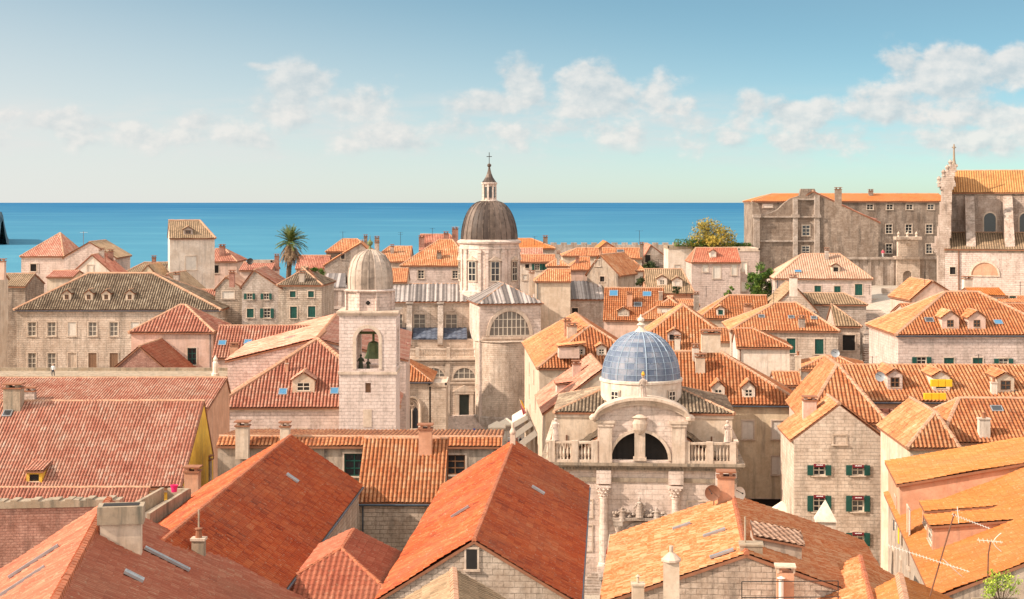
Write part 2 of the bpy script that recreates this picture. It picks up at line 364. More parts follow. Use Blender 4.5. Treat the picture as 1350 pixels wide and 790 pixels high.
def S(x): x = max(0.0, min(1.0, x)); return x * x * (3 - 2 * x)
def zg(x, y):
    z = 21 * S((x - 22) / 38) * S((y - 165) / 80) + 13 * S((x + 55) / 40) * S((y - 280) / 35) + 5 * S((-x - 40) / 30) * S((y - 215) / 60)
    z = min(z, 21.0) + 10 * S((125 - y) / 70)
    return z * (1 - S((y - 385) / 35)) - 9 * S((y - 385) / 35)

TILE_V = .42
def tiles(mb, poly, tw, m=0, amp=.24, rng=random, step=None):
    n = (poly[1] - poly[0]).cross(poly[2] - poly[0]).normalized()
    if n.z < 0: n = -n
    t = Vector((0, 0, 1)).cross(n).normalized(); b = n.cross(t)
    P0 = poly[0]; q = [((p - P0).dot(t), (p - P0).dot(b)) for p in poly]
    u0 = min(a[0] for a in q); u1 = max(a[0] for a in q)
    def vr(u):
        vs_ = []
        for i in range(len(q)):
            (a, c), (d, e) = q[i], q[(i + 1) % len(q)]
            if abs(a - d) < 1e-9:
                if abs(u - a) < 1e-6: vs_ += [c, e]
                continue
            if min(a, d) - 1e-9 <= u <= max(a, d) + 1e-9: vs_.append(c + (e - c) * (u - a) / (d - a))
        return (min(vs_), max(vs_)) if vs_ else None
    prof = [0, .72, 1.0, .72, 0]; K = 5
    nn = max(1, int(round((u1 - u0) / (tw / K)))); cols = []
    vlo = min(a[1] for a in q); vhi = max(a[1] for a in q); seed = rng.random() * 100
    near_ = sum((p.y for p in poly)) / len(poly) < 240 if step is None else step
    if near_:
        k0 = math.floor(vlo / TILE_V); k1 = math.ceil(vhi / TILE_V); rowv = []
        for k in range(k0, k1 + 1): rowv += [(k * TILE_V - 1e-3, 0.0, k - 1), (k * TILE_V + 1e-3, .04, k)]
    else:
        rows = max(1, int((vhi - vlo) / 1.6)); rowv = None
    for i in range(nn + 1):
        u = u0 + (u1 - u0) * i / nn
        r = vr(min(max(u, u0 + 1e-4), u1 - 1e-4))
        if r is None: cols.append(None); continue
        h = prof[i % K] * amp * tw; ci = i // K; colj = math.sin(ci * 12.9898 + seed) * .012
        c = []
        if near_: seq = [(min(max(v, r[0]), r[1]), e, k) for v, e, k in rowv]
        else: seq = [(r[0] + (r[1] - r[0]) * j / rows, 0.0, 0) for j in range(rows + 1)]
        for v, e, k in seq:
            wv = noise.noise(Vector((u * .35 + seed, v * .35, 0))) * .06 + noise.noise(Vector((u * 1.3, v * 1.1 + seed, 5))) * .02
            if near_: wv += (math.sin(ci * 78.233 + k * 37.719 + seed) * 43758.5453 % 1 - .5) * .014
            p = P0 + t * u + b * v + n * (h + colj + wv + .05 + e)
            c.append((p, (u / tw + .3, v / TILE_V + (1e-3 if e == 0 and near_ and False else 0))))
        cols.append(c)
    rows = len(rowv) - 1 if near_ else rows
    base = len(mb.v); idx = []
    for c in cols:
        if c is None: idx.append(None); continue
        idx.append(len(mb.v)); mb.v += [tuple(p) for p, _ in c]
    for i in range(nn):
        if cols[i] is None or cols[i + 1] is None: continue
        for j in range(rows):
            a = idx[i] + j; d = idx[i + 1] + j
            mb.f.append((a, d, d + 1, a + 1)); mb.uv.append([cols[i][j][1], cols[i + 1][j][1], cols[i + 1][j + 1][1], cols[i][j + 1][1]]); mb.mi.append(m); mb.sm.append(True)
def slab(mb, poly, th=.14, m=1):
    lo = [p - Vector((0, 0, th)) for p in poly]; k = len(poly)
    mb.poly(poly, m); mb.poly(lo[::-1], m)
    for i in range(k): mb.poly([lo[i], lo[(i + 1) % k], poly[(i + 1) % k], poly[i]], m)
def cap(mb, a, b, r=.16, m=2, seg=None):
    L = (b - a).length; k = max(1, int(L / .45)) if seg is None else seg
    for i in range(k):
        p = a + (b - a) * (i / k); q = a + (b - a) * ((i + 1.04) / k); j = random.uniform(-.015, .015)
        mb.tube(p + Vector((0, 0, .04 + j)), q + Vector((0, 0, .04 + j)), r * 1.06, 6, m, r1=r * .9, cap=True, smooth=True)

class Fr:                                       # a local frame: u along the front, v away from the viewer side
    def __init__(s, x, y, th): s.x, s.y, s.th = x, y, th; s.c, s.s = math.cos(th), math.sin(th)
    def P(s, u, v, z): return Vector((s.x + u * s.c - v * s.s, s.y + u * s.s + v * s.c, z))

def wallq(mb, a, b, z0, z1, ops=(), m=0, rv=.2):    # vertical wall a->b (outside on the right-hand side of a->b), ops = (s0,s1,za,zb)
    a = Vector((a.x, a.y, 0)); b = Vector((b.x, b.y, 0)); t = (b - a); L = t.length; t.normalize(); inn = Vector((-t.y, t.x, 0))
    P = lambda s_, z: a + t * s_ + Vector((0, 0, z))
    ops = [o for o in ops if o[0] > .02 and o[1] < L - .02 and o[2] > z0 + .02 and o[3] < z1 - .02]
    xs = sorted({0.0, L, *[o[0] for o in ops], *[o[1] for o in ops]}); zs = sorted({z0, z1, *[o[2] for o in ops], *[o[3] for o in ops]})
    for i in range(len(xs) - 1):
        for j in range(len(zs) - 1):
            cx_, cz = (xs[i] + xs[i + 1]) / 2, (zs[j] + zs[j + 1]) / 2
            if any(o[0] < cx_ < o[1] and o[2] < cz < o[3] for o in ops): continue
            mb.poly([P(xs[i], zs[j]), P(xs[i + 1], zs[j]), P(xs[i + 1], zs[j + 1]), P(xs[i], zs[j + 1])], m)
    for s0, s1, za, zb in ops:
        i_ = inn * rv
        mb.poly([P(s0, za), P(s0, za) + i_, P(s0, zb) + i_, P(s0, zb)], m); mb.poly([P(s1, za) + i_, P(s1, za), P(s1, zb), P(s1, zb) + i_], m)
        mb.poly([P(s0, zb), P(s0, zb) + i_, P(s1, zb) + i_, P(s1, zb)], m); mb.poly([P(s0, za), P(s1, za), P(s1, za) + i_, P(s0, za) + i_], m)

def window(par, p, t, w_, h_, style, rv=.2, far=False, surround=True, name=None):
    """p = bottom centre on the wall face, t = unit vector along the wall (outside on its right-hand side)"""
    out_ = Vector((t.y, -t.x, 0)); z = Vector((0, 0, 1)); mb = MB(); fw = .13 if w_ > .7 else .1
    L = lambda s_, o_, h: p + t * s_ + out_ * o_ + z * h
    def bx(m_, s0, s1, o0, o1, h0, h1, k=0): m_.obox(L(s0, o1, h0), t * (s1 - s0), -out_ * (o1 - o0), z * (h1 - h0), k)
    if surround:
        bx(mb, -w_/2 - fw, -w_/2, .002, .05, 0, h_); bx(mb, w_/2, w_/2 + fw, .002, .05, 0, h_)
        bx(mb, -w_/2 - fw, w_/2 + fw, .002, .06, h_, h_ + fw); bx(mb, -w_/2 - fw - .05, w_/2 + fw + .05, .002, .14, -.11, 0)
    else: bx(mb, -w_/2 - .04, w_/2 + .04, .002, .06, -.06, 0)
    mats = ['s_trim']
    if style == 'blind':
        bx(mb, -w_/2, w_/2, -rv, -rv + .12, 0, h_); return mb.build(name or 'blind_window', mats, par)
    wo = mb.build(name or 'window', mats, par)
    g = MB(); g.poly([L(-w_/2, -rv + .02, 0), L(w_/2, -rv + .02, 0), L(w_/2, -rv + .02, h_), L(-w_/2, -rv + .02, h_)])
    closed = style in ('gclosed', 'wclosed', 'bclosed')
    if not closed:
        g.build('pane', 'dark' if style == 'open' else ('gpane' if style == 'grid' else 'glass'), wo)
        if style != 'open':
            f = MB(); e = .085
            for s0, s1, h0, h1 in ((-w_/2, -w_/2 + e, 0, h_), (w_/2 - e, w_/2, 0, h_), (-w_/2 + e, w_/2 - e, 0, e), (-w_/2 + e, w_/2 - e, h_ - e, h_), (-e/2, e/2, e, h_ - e)):
                bx(f, s0, s1, -rv + .04, -rv + .09, h0, h1)
            for k in ([.5] if h_ < 1.2 else [.34, .67]): 
                bx(f, -w_/2 + e, -e/2, -rv + .045, -rv + .085, h_ * k - e/2, h_ * k + e/2); bx(f, e/2, w_/2 - e, -rv + .045, -rv + .085, h_ * k - e/2, h_ * k + e/2)
            f.build('frame', {'brown': 'wood', 'dk': 'green'}.get(style, 'white'), wo)
    def leaf(s0, s1, o0, o1, mat):
        q = MB(); bx(q, s0, s1, o0, o1, .02, h_ - .02)
        k = int(h_ / .14)
        for i in range(k): bx(q, s0 + .05, s1 - .05, o1, o1 + .012, .08 + i * (h_ - .16) / k, .08 + (i + .55) * (h_ - .16) / k)
        q.build('shutter', mat, wo)
    if closed:
        mat = {'g': 'green', 'w': 'shutw', 'b': 'shutb'}[style[0]]
        leaf(-w_/2 + .01, -.008, -.09, -.05, mat); leaf(.008, w_/2 - .01, -.09, -.05, mat)
    if style in ('gopen', 'wopen', 'bopen'):
        mat = {'g': 'green', 'w': 'shutw', 'b': 'shutb'}[style[0]]
        leaf(-w_ - .01, -w_/2 - .02, .07, .11, mat); leaf(w_/2 + .02, w_ + .01, .07, .11, mat)
    return wo

def chimney(par, P, h, w_=.7, d_=.6, mat='p_pink', th=0.0, style='slab'):
    mb = MB(); b = P - Vector((0, 0, .7)); hh = h + .7
    mb.box(b, w_, d_, hh, th, 0)
    top = b + Vector((0, 0, hh))
    if style == 'slab':
        mb.box(top, w_ + .16, d_ + .16, .1, th, 1)
        for i in (-1, 1): mb.box(top + Vector((i * w_ * .28, 0, .1)), w_ * .2, d_ * .8, .22, th, 0)
        mb.box(top + Vector((0, 0, .32)), w_ + .2, d_ + .2, .09, th, 1)
    elif style == 'pot':
        mb.box(top, w_ + .12, d_ + .12, .12, th, 1)
        mb.lathe(top + Vector((0, 0, .12)), [(.17, 0), (.14, .35), (.19, .4), (.19, .46), (0, .5)], 10, 2)
    elif style == 'hat':
        mb.box(top, w_ + .14, d_ + .14, .1, th, 1)
        mb.lathe(top + Vector((0, 0, .1)), [(w_ * .75, 0), (w_ * .72, .12), (0, .75)], 4, 1, ph=math.pi / 4 + th, smooth=False)
    elif style == 'round':
        mb.lathe(top, [(w_ * .55, 0), (w_ * .62, .06), (w_ * .62, .16), (w_ * .3, .4), (.1, .5), (.1, .8), (0, .82)], 10, 1)
    return mb.build('chimney', [mat, 's_trim' if style != 'slab' else 'slab', 'slab'], par)

def dormer(par, P, mdir, slope, w_, h_, wall, roof, style='white', tw=.3, gb=None, ww=.62, wh=.6, nwin=1, flat=False, depth=None):
    """P on the roof at the middle of the dormer's foot, mdir = horizontal outward direction"""
    m = mdir.normalized(); t = Vector((-m.y, m.x, 0)); z = Vector((0, 0, 1)); gb = w_ * .3 if gb is None else gb
    L = (h_ + gb) / max(slope, .15) + .4 if depth is None else depth
    Q = lambda u, v, h: P + t * u - m * v + z * h
    mb = MB(); hw = w_ / 2; sill = h_ * .22; a_, b_ = Q(-hw, 0, 0), Q(hw, 0, 0)
    ops = [];
    for i in range(nwin):
        c = hw + (i - (nwin - 1) / 2) * (w_ * .82 / nwin); bw = w_ * ww / nwin
        ops.append((c - bw / 2, c + bw / 2, P.z + sill, P.z + sill + h_ * wh))
    wallq(mb, a_, b_, P.z - .4, P.z + h_, ops, rv=.1)
    mb.poly([Q(-hw, L, -.4), Q(-hw, 0, -.4), Q(-hw, 0, h_), Q(-hw, L, h_)]); mb.poly([Q(hw, 0, -.4), Q(hw, L, -.4), Q(hw, L, h_), Q(hw, 0, h_)])
    if not flat: mb.poly([Q(-hw, 0, h_), Q(hw, 0, h_), Q(0, 0, h_ + gb)])
    d = mb.build('dormer', wall, par)
    rb = MB(); o = .14
    if flat:
        q = [Q(-hw - o, -o, h_ + .06), Q(hw + o, -o, h_ + .06), Q(hw + o, L + .8, h_ + .06 + gb), Q(-hw - o, L + .8, h_ + .06 + gb)]
        slab(rb, q, .1, 1); tiles(rb, q, tw, 0)
    else:
        sl_ = gb / hw
        for sgn in (-1, 1):
            q = [Q(sgn * (hw + o), -o, h_ - o * sl_ + .03), Q(0, -o, h_ + gb + .03), Q(0, L, h_ + gb + .03), Q(sgn * (hw + o), L, h_ - o * sl_ + .03)]
            if sgn < 0: q = q[::-1]
            slab(rb, q, .08, 1); tiles(rb, q, tw, 0)
        cap(rb, Q(0, -o, h_ + gb + .05), Q(0, L, h_ + gb + .05), .1)
    rb.build('dormer_roof', [roof, 'slab', 'ridge'], d)
    for s0, s1, za, zb in ops:
        window(d, a_ + t * ((s0 + s1) / 2) + z * (za - a_.z), t, s1 - s0, zb - za, style, rv=.1, surround=False)
    return d
# ------------------------------------------------------------------ generic house
def skylight(par, P, n, t, w_=.8, h_=1.0, pane='bglass', lift=.12):
    b = n.cross(t); mb = MB(); p = P + n * .0 - t * (w_/2) - b * (h_/2); e = .08
    mb.obox(p, t * w_, b * e, n * lift); mb.obox(p + b * (h_ - e), t * w_, b * e, n * lift)
    mb.obox(p + b * e, t * e, b * (h_ - 2*e), n * lift); mb.obox(p + b * e + t * (w_ - e), t * e, b * (h_ - 2*e), n * lift)
    o = mb.build('skylight', 'zinc', par)
    g = MB(); g.obox(p + t * e + b * e, t * (w_ - 2*e), b * (h_ - 2*e), n * (lift - .02)); g.build('pane', pane, o)
    return o
def house(kind, label, px0, pe, D, px1, d, pr, ridge='x', ins=(0, 0), th=-4, zb=None, roof='t_orange', wall='s_warm', tw=.32, win=(), dorm=(), sky_=(), chim=(),
          off=.5, ov=.3, og=.12, cat='house', group=None, amp=.24, root=None, wname='wall', rname='roof', capm='ridge', gut=False, wd=None, ret=False, capr=.15, band=None):
    th = R(th); P0 = at(px0, pe, D); ze = P0.z; fr = Fr(P0.x, P0.y, th)
    if wd is None:
        k = (px1 - CX) / F; wd = (k * P0.y - P0.x) / (math.cos(th) - k * math.sin(th))
    W = wd; P = fr.P
    if ridge == 'x': rd = (fr.P(W/2, off * d, 0)).y
    else: rd = fr.P(off * W, ins[0], 0).y
    zr = H - (pr - HY) / F * rd if pr is not None else ze
    if zb is None:
        zb = min(zg(*fr.P(u, v, 0).xy) for u in (0, W) for v in (0, d)) - .6
    zb = min(zb, ze - 2)
    if root is None: root = thing(kind, label, cat, fr.P(W/2, d/2, zb), group)
    rise = zr - ze
    # walls
    ops = {'f': [], 'l': [], 'r': []}; wins = []
    ends = {'f': (P(0, 0, 0), P(W, 0, 0)), 'l': (P(0, d, 0), P(0, 0, 0)), 'r': (P(W, 0, 0), P(W, d, 0))}
    for wn_ in win:
        side, px, py, w_, h_, st = wn_[:6]
        a, b = ends[side]; q = hitv(px, py, a, b); t = (b - a).normalized(); s_ = (q - a).dot(t); zc = q.z
        ov_ = (s_ - w_/2, s_ + w_/2, zc - h_/2, zc + h_/2)
        cut = ov_[3] < ze - .05 and ov_[2] > zb + .05 and ov_[0] > .05 and ov_[1] < (b - a).length - .05
        if cut: ops[side].append(ov_)
        base = Vector((a.x, a.y, 0)) + t * s_ + Vector((0, 0, zc - h_/2))
        wins.append((base, t, w_, h_, st, .2 if cut else -.06))
    mb = MB()
    for k_ in 'flr': wallq(mb, ends[k_][0], ends[k_][1], zb, ze, ops[k_])
    ztop = zr if off == 1 and ridge == 'x' else ze
    wallq(mb, P(W, d, 0), P(0, d, 0), zb, ztop)
    G = rise > .01
    if G and ridge == 'x':
        if ins[0] == 0: mb.poly([P(0, d, ze), P(0, 0, ze), P(0, off * d, zr)])
        if ins[1] == 0: mb.poly([P(W, 0, ze), P(W, d, ze), P(W, off * d, zr)])
    elif G:
        if ins[0] == 0: mb.poly([P(0, 0, ze), P(W, 0, ze), P(off * W, 0, zr)])
        if ins[1] == 0: mb.poly([P(W, d, ze), P(0, d, ze), P(off * W, d, zr)])
        if off == 1: wallq(mb, P(W, 0, 0), P(W, d, 0), ze, zr)
    mb.build(wname, wall, root)
    if band:                                     # cornice band under the eaves
        cb = MB(); dz = ze - .42
        cb.obox(P(-.12, -.12, dz), P(W + .12, -.12, dz) - P(-.12, -.12, dz), P(-.12, -.003, dz) - P(-.12, -.12, dz), Vector((0, 0, .4)))
        cb.obox(P(-.12, 0, dz), P(-.003, 0, dz) - P(-.12, 0, dz), P(-.12, d, dz) - P(-.12, 0, dz), Vector((0, 0, .4)))
        cb.build('cornice', band, root)
    for base, t, w_, h_, st, rv in wins:
        if rv > 0: window(root, base, t, w_, h_, st, rv)
        else: window(root, base + Vector((t.y, -t.x, 0)) * .02, t, w_, h_, st, rv=-.03)
    # roof
    faces = {}
    if G:
        lift = Vector((0, 0, .1))
        if ridge == 'x':
            vf, vb = off * d, (1 - off) * d; sf = rise / max(vf, .01); drop = sf * ov
            ob = drop / (rise / vb) if vb > .01 else .1
            ul = -og if ins[0] == 0 else ins[0]; ur = W + og if ins[1] == 0 else W - ins[1]
            el = -og if ins[0] == 0 else -drop / (rise / ins[0]); er = W + og if ins[1] == 0 else W + drop / (rise / ins[1])
            A, B = P(el, -ov, ze - drop), P(er, -ov, ze - drop); Cc, Dd = P(er, d + ob, ze - drop), P(el, d + ob, ze - drop)
            R0, R1 = P(ul, vf, zr), P(ur, vf, zr)
            faces['f'] = [A, B, R1, R0]
            if vb > .01: faces['b'] = [Cc, Dd, R0, R1]
            if ins[0]: faces['l'] = [Dd, A, R0]
            if ins[1]: faces['r'] = [B, Cc, R1]
            hips = [(A, R0), (Dd, R0)] * (ins[0] > 0) + [(B, R1), (Cc, R1)] * (ins[1] > 0)
        else:
            ul_, ur_ = off * W, (1 - off) * W; s_l = rise / ul_; drop = s_l * ov; orr = drop / (rise / ur_) if ur_ > .01 else .1
            vf = -og if ins[0] == 0 else ins[0]; vb = d + og if ins[1] == 0 else d - ins[1]
            ef = -og if ins[0] == 0 else -drop / (rise / ins[0]); eb = d + og if ins[1] == 0 else d + drop / (rise / ins[1])
            A, B = P(-ov, ef, ze - drop), P(W + orr, ef, ze - drop); Cc, Dd = P(W + orr, eb, ze - drop), P(-ov, eb, ze - drop)
            R0, R1 = P(ul_, vf, zr), P(ul_, vb, zr)
            faces['l'] = [Dd, A, R0, R1]
            if ur_ > .01: faces['r'] = [B, Cc, R1, R0]
            if ins[0]: faces['f'] = [A, B, R0]
            if ins[1]: faces['b'] = [Cc, Dd, R1]
            hips = [(A, R0), (B, R0)] * (ins[0] > 0) + [(Cc, R1), (Dd, R1)] * (ins[1] > 0)
        rb = MB()
        for k_, q in faces.items():
            q = [p + lift for p in q]; slab(rb, q, .16, 1); tiles(rb, q, tw, 0, amp)
        for a, b in hips: cap(rb, a + lift, b + lift, capr)
        cap(rb, R0 + lift, R1 + lift, capr)
        ro = rb.build(rname, [roof, 'slab', capm], root)
        if gut:
            gb = MB(); 
            if gut in (True, 'f'): gb.tube(A + Vector((0, -.05, -.02)), B + Vector((0, -.05, -.02)), .08, 6, 0)
            if 'l' in str(gut) or ridge == 'y': gb.tube(A + Vector((-.05, 0, -.02)), Dd + Vector((-.05, 0, -.02)), .08, 6, 0)
            if ridge == 'y' : gb.tube(B + Vector((.05, 0, -.02)), Cc + Vector((.05, 0, -.02)), .08, 6, 0)
            gb.build('gutter', 'gutter', root)
    else:
        rb = MB(); q = [P(-.1, -.1, ze), P(W + .1, -.1, ze), P(W + .1, d + .1, ze), P(-.1, d + .1, ze)]; slab(rb, q, .2, 0)
        for a, b in ((0, 1), (1, 2), (2, 3), (3, 0)):
            e = (q[b] - q[a]); i_ = Vector((-e.y, e.x, 0)).normalized() * .25; rb.obox(q[a], e, i_, Vector((0, 0, .35)), 0)
        ro = rb.build('roof', [roof], root); faces['f'] = q
    def fplane(k_):
        q = faces[k_]; n = (q[1] - q[0]).cross(q[2] - q[0]).normalized()
        if n.z < 0: n = -n
        return q[0], n
    for dd in dorm:
        k_, px, py, w_, h_ = dd[:5]; kw = dd[5] if len(dd) > 5 else {}
        p, n = fplane(k_); q = hit(px, py, p, n); m_ = Vector((n.x, n.y, 0)); slope = m_.length / n.z
        kw = dict(wall=wall, roof=roof, tw=tw) | kw
        dormer(root, q + Vector((0, 0, .1)), m_, slope, w_, h_, **kw)
    for s_ in sky_:
        k_, px, py, w_, h_ = s_[:5]; p, n = fplane(k_); q = hit(px, py, p, n) + Vector((0, 0, .24)); t = Vector((0, 0, 1)).cross(n).normalized()
        skylight(root, q, n, t, w_, h_, s_[5] if len(s_) > 5 else 'bglass')
    for c_ in chim:
        k_, px, pt, pb, w_, mat, st = c_[:7]; p, n = fplane(k_); q = hit(px, pb, p, n); h_ = (pb - pt) / F * q.y
        chimney(ro, q, h_, w_, w_ * .85, mat, th, st)
    if kind.endswith('house') and 105 < D < 260 and W > 5 and (int(px0 * 7 + D) % 3):
        pm = MB(); u = W - .35 if int(px0) % 2 else .35; pm.tube(P(u, -.09, zb), P(u, -.09, ze - .15), .06, 6); pm.tube(P(u, -.09, ze - .15), P(u, -ov + .05, ze - .02), .06, 6); pm.build('downpipe', 'gutter' if int(px0) % 3 else 'rust', root)
    if ret: return root, fr, W, ze, zr, faces
    return root

# ------------------------------------------------------------------ ground, sea
def grid(name, x0, x1, y0, y1, nx, ny, fz, mat):
    me = bpy.data.meshes.new(name); v = [(x0 + (x1-x0)*i/nx, y0 + (y1-y0)*j/ny, 0) for j in range(ny+1) for i in range(nx+1)]
    v = [(a, b, fz(a, b)) for a, b, _ in v]; f = [(j*(nx+1)+i, j*(nx+1)+i+1, (j+1)*(nx+1)+i+1, (j+1)*(nx+1)+i) for j in range(ny) for i in range(nx)]
    me.from_pydata(v, [], f); me.materials.append(mat); o = bpy.data.objects.new(name, me); C.objects.link(o)
    for p in me.polygons: p.use_smooth = True
    return o
mg, t, b = newmat('street_paving'); pos = t.n('ShaderNodeNewGeometry').outputs['Position']
br = t.n('ShaderNodeTexBrick', i_Vector=pos, i_Color1=c4((.5,.43,.34)), i_Color2=c4((.42,.36,.29)), i_Mortar=c4((.2,.17,.14)))
br.inputs['Scale'].default_value = 1; br.inputs['Brick Width'].default_value = .9; br.inputs['Row Height'].default_value = .5; br.inputs['Mortar Size'].default_value = .02
k = t.mix(t.mr(t.noise(pos, .4, 6, .65), .4, .7, 0, .5), br.outputs[0], c4((.25,.21,.17))); t.l.new(k, b.inputs['Base Color']); b.inputs['Roughness'].default_value = .6
struct(grid('ground', -260, 260, -60, 430, 130, 122, zg, mg))
ms, t, b = newmat('sea_water'); pos = t.n('ShaderNodeNewGeometry').outputs['Position']
sp = t.n('ShaderNodeSeparateXYZ', i_Vector=pos)
lg = t.m('LOGARITHM', t.m('MAXIMUM', sp.outputs[1], 100.0), 10.0)
stv = t.n('ShaderNodeCombineXYZ', i_X=t.m('MULTIPLY', t.m('DIVIDE', sp.outputs[0], sp.outputs[1]), 5.0), i_Y=t.m('MULTIPLY', lg, 16.0), i_Z=0.0).outputs[0]
nz = t.noise(stv, 1.6, 6, .6)
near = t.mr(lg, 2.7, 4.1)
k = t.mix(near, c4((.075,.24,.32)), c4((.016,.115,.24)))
k = t.mix(t.mr(nz, .48, .75, 0, .4), k, c4((.11,.31,.39)))
t.l.new(k, b.inputs['Base Color']); b.inputs['Roughness'].default_value = .55; b.inputs['IOR'].default_value = 1.1; b.inputs['Specular IOR Level'].default_value = .12
wv = t.n('ShaderNodeVectorMath', operation='MULTIPLY', i_0=pos, i_1=(.05, .12, 1)).outputs[0]
bump(t, b, t.noise(wv, 1.0, 6, .6), .5, .6)
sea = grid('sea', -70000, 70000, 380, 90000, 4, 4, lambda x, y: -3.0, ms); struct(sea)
mi, t, b = newmat('haze_tinted_rock'); pos = t.n('ShaderNodeNewGeometry').outputs['Position']
k = t.mix(t.mr(t.noise(pos, .06, 6, .7), .4, .62), c4((.012,.05,.075)), c4((.04,.09,.11))); t.l.new(k, b.inputs['Base Color'])  # blue of distance haze put into the rock's base colour
def zi(x, y):
    k_ = -.3165 * y ; d = min((k_ - x) / 8, 8); e = S(d / .75) * 29 + S((k_ - 6 - x) / 60) * 25
    return -5 + e * (1 + .12 * noise.noise(Vector((x * .08, y * .05, 0)))) * S((y - 1440) / 15) * S((1700 - y) / 60)
struct(grid('island', -760, -465, 1430, 1710, 110, 56, zi, mi))

# ------------------------------------------------------------------ FOREGROUND
# bottom-left roof with the big chimney
def near_gable(kind, label, ridge_far, ridge_near, zr, wl, wr, rise, roof, wall, hipf=0, **kw):
    """gable house given by its ridge ends (pixels), ridge height and half widths"""
    a = hit(*ridge_far, Vector((0, 0, zr)), Vector((0, 0, 1))); b = hit(*ridge_near, Vector((0, 0, zr)), Vector((0, 0, 1)))
    dv = (a - b); L = Vector((dv.x, dv.y)).length; th = math.atan2(-dv.x, dv.y)
    if th == 0: pass
    fr = Fr(b.x, b.y, th); O = fr.P(-wl, -hipf, 0); ze = zr - rise
    pe = HY + (H - ze) * F / O.y; px0 = CX + O.x / O.y * F
    rd = fr.P(0, 0, 0).y; pr = HY + (H - zr) * F / rd
    return house(kind, label, px0, pe, O.y, 0, L + hipf, pr, 'y', th=math.degrees(th), wd=wl + wr, off=wl / (wl + wr), roof=roof, wall=wall, ins=(hipf, 0), **kw)
r1 = near_gable('tiled_house', 'brick-red tiled house with thick rounded ridge and the broad concrete chimney', (143, 664), (45, 850), 21, 8.2, 9.5, 5.2, 't_brick', 's_red', tw=.24, amp=.16, capr=.22, og=.2, capm='ridge_red',
      sky_=[('r', 220, 745, .35, 2.3, 'zinc'), ('r', 176, 768, .5, .9, 'zinc'), ('l', 45, 748, .25, 2.6, 'wood'), ('l', 25, 778, .25, 2.6, 'wood')], ret=True)
# the broad chimney
root = r1[0]; p_, n_ = r1[5]['r'][0], (r1[5]['r'][1] - r1[5]['r'][0]).cross(r1[5]['r'][2] - r1[5]['r'][0]).normalized()
q = hit(160, 722, p_, n_); mb = MB(); fr = Fr(q.x, q.y, r1[1].th)
ro = [c for c in root.children if c.name.startswith('roof')][0]
for s0, s1, v0, v1, z0, z1, m_ in ((-.9,.9,-.45,.45,-2.2,1.15,0), (-1.02,1.02,-.57,.57,1.15,1.95,1)):
    mb.hexa([fr.P(s0, v0, q.z+z0), fr.P(s1, v0, q.z+z0), fr.P(s1, v1, q.z+z0), fr.P(s0, v1, q.z+z0), fr.P(s0, v0, q.z+z1), fr.P(s1, v0, q.z+z1), fr.P(s1, v1, q.z+z1), fr.P(s0, v1, q.z+z1)], m_)
mb.hexa([fr.P(u, v, q.z+z) for z in (1.952, 1.97) for u, v in ((-.8,-.35),(.8,-.35),(.8,.35),(-.8,.35))], 2)
mb.build('chimney', ['p_cream', 'conc', 'dark'], ro)
r2 = near_gable('tiled_house', 'long house with one broad deep red-orange slope behind the broad concrete chimney', (383, 577), (215, 716), 19.5, 5.6, 4.8, 3.3, 't_deep', 's_rough', tw=.3, amp=.13, og=.15, capm='ridge_red', capr=.13,
      sky_=[('r', 385, 636, .5, .9, 'zinc')], gut=True, chim=[('l', 254, 622, 652, 1.0, 'p_rose', 'slab'), ('l', 272, 607, 632, .75, 's_grey', 'slab'), ('r', 262, 712, 735, .6, 'conc', 'pot')], ret=True)
r3 = near_gable('tiled_house', 'long house with orange-red roof, stone gable and one tiny attic window', (677, 584), (625, 715), 19.0, 4.7, 5.0, 2.95, 't_deep', 's_rough', tw=.3, amp=.13, og=.1, capm='ridge_red', capr=.13,
      sky_=[('r', 709, 652, .4, .9, 'zinc'), ('l', 607, 681, .2, 1.2, 'rust')], gut='r', win=[('f', 622, 737, .55, 1.0, 'open')], chim=[('l', 676, 572, 588, .35, 's_trim', 'round')], ret=True)
near_gable('tiled_house', 'low small house wedged between the two long red roofs, with ribbed front hip', (466, 702), (450, 727), 16.9, 3.6, 3.3, 1.6, 't_brick', 's_rough', hipf=4.0, tw=.3, capm='ridge_red', capr=.13)
# gable house at the bottom centre, pale roof
near_gable('tiled_house', 'nearest gable house at the bottom centre with pale mossy tiles and white mortared ridge', (598, 757), (602, 830), 19.4, 3.2, 3.2, 1.9, 't_brown', 's_rough', tw=.3, capr=.2)
# row 3: long roof on the left with yellow end
house('tiled_house', 'long house on the left with huge pink-red ribbed roof and yellow end wall', -70, 642, 114.5, 240, 13.2, 531.5, 'x', th=1, off=.68, roof='t_red', wall='p_yellow', tw=.235, amp=.34, og=.05,
      dorm=[('f', 45, 640, 1.1, .85, dict(flat=True, style='open', gb=.55))], sky_=[('f', 10, 550, .7, .8, 'glass')], chim=[('f', 18, 512, 540, 1.3, 'conc', 'slab')], band='s_trim')
house('tiled_house', 'low strip of ribbed roof in front of the yellow-ended house', -70, 664, 106.5, 190, 1.3, 646, 'x', th=1, off=1, roof='t_red', wall='s_red', tw=.235, amp=.34)
house('tiled_house', 'second long ribbed roof on the left, behind the one with the yellow end wall', -70, 540, 140, 274, 12, 500.5, 'x', th=1, off=.84, roof='t_red', wall='p_rose', tw=.25, amp=.34, chim=[('f', 40, 516, 530, .9, 's_grey', 'slab')])
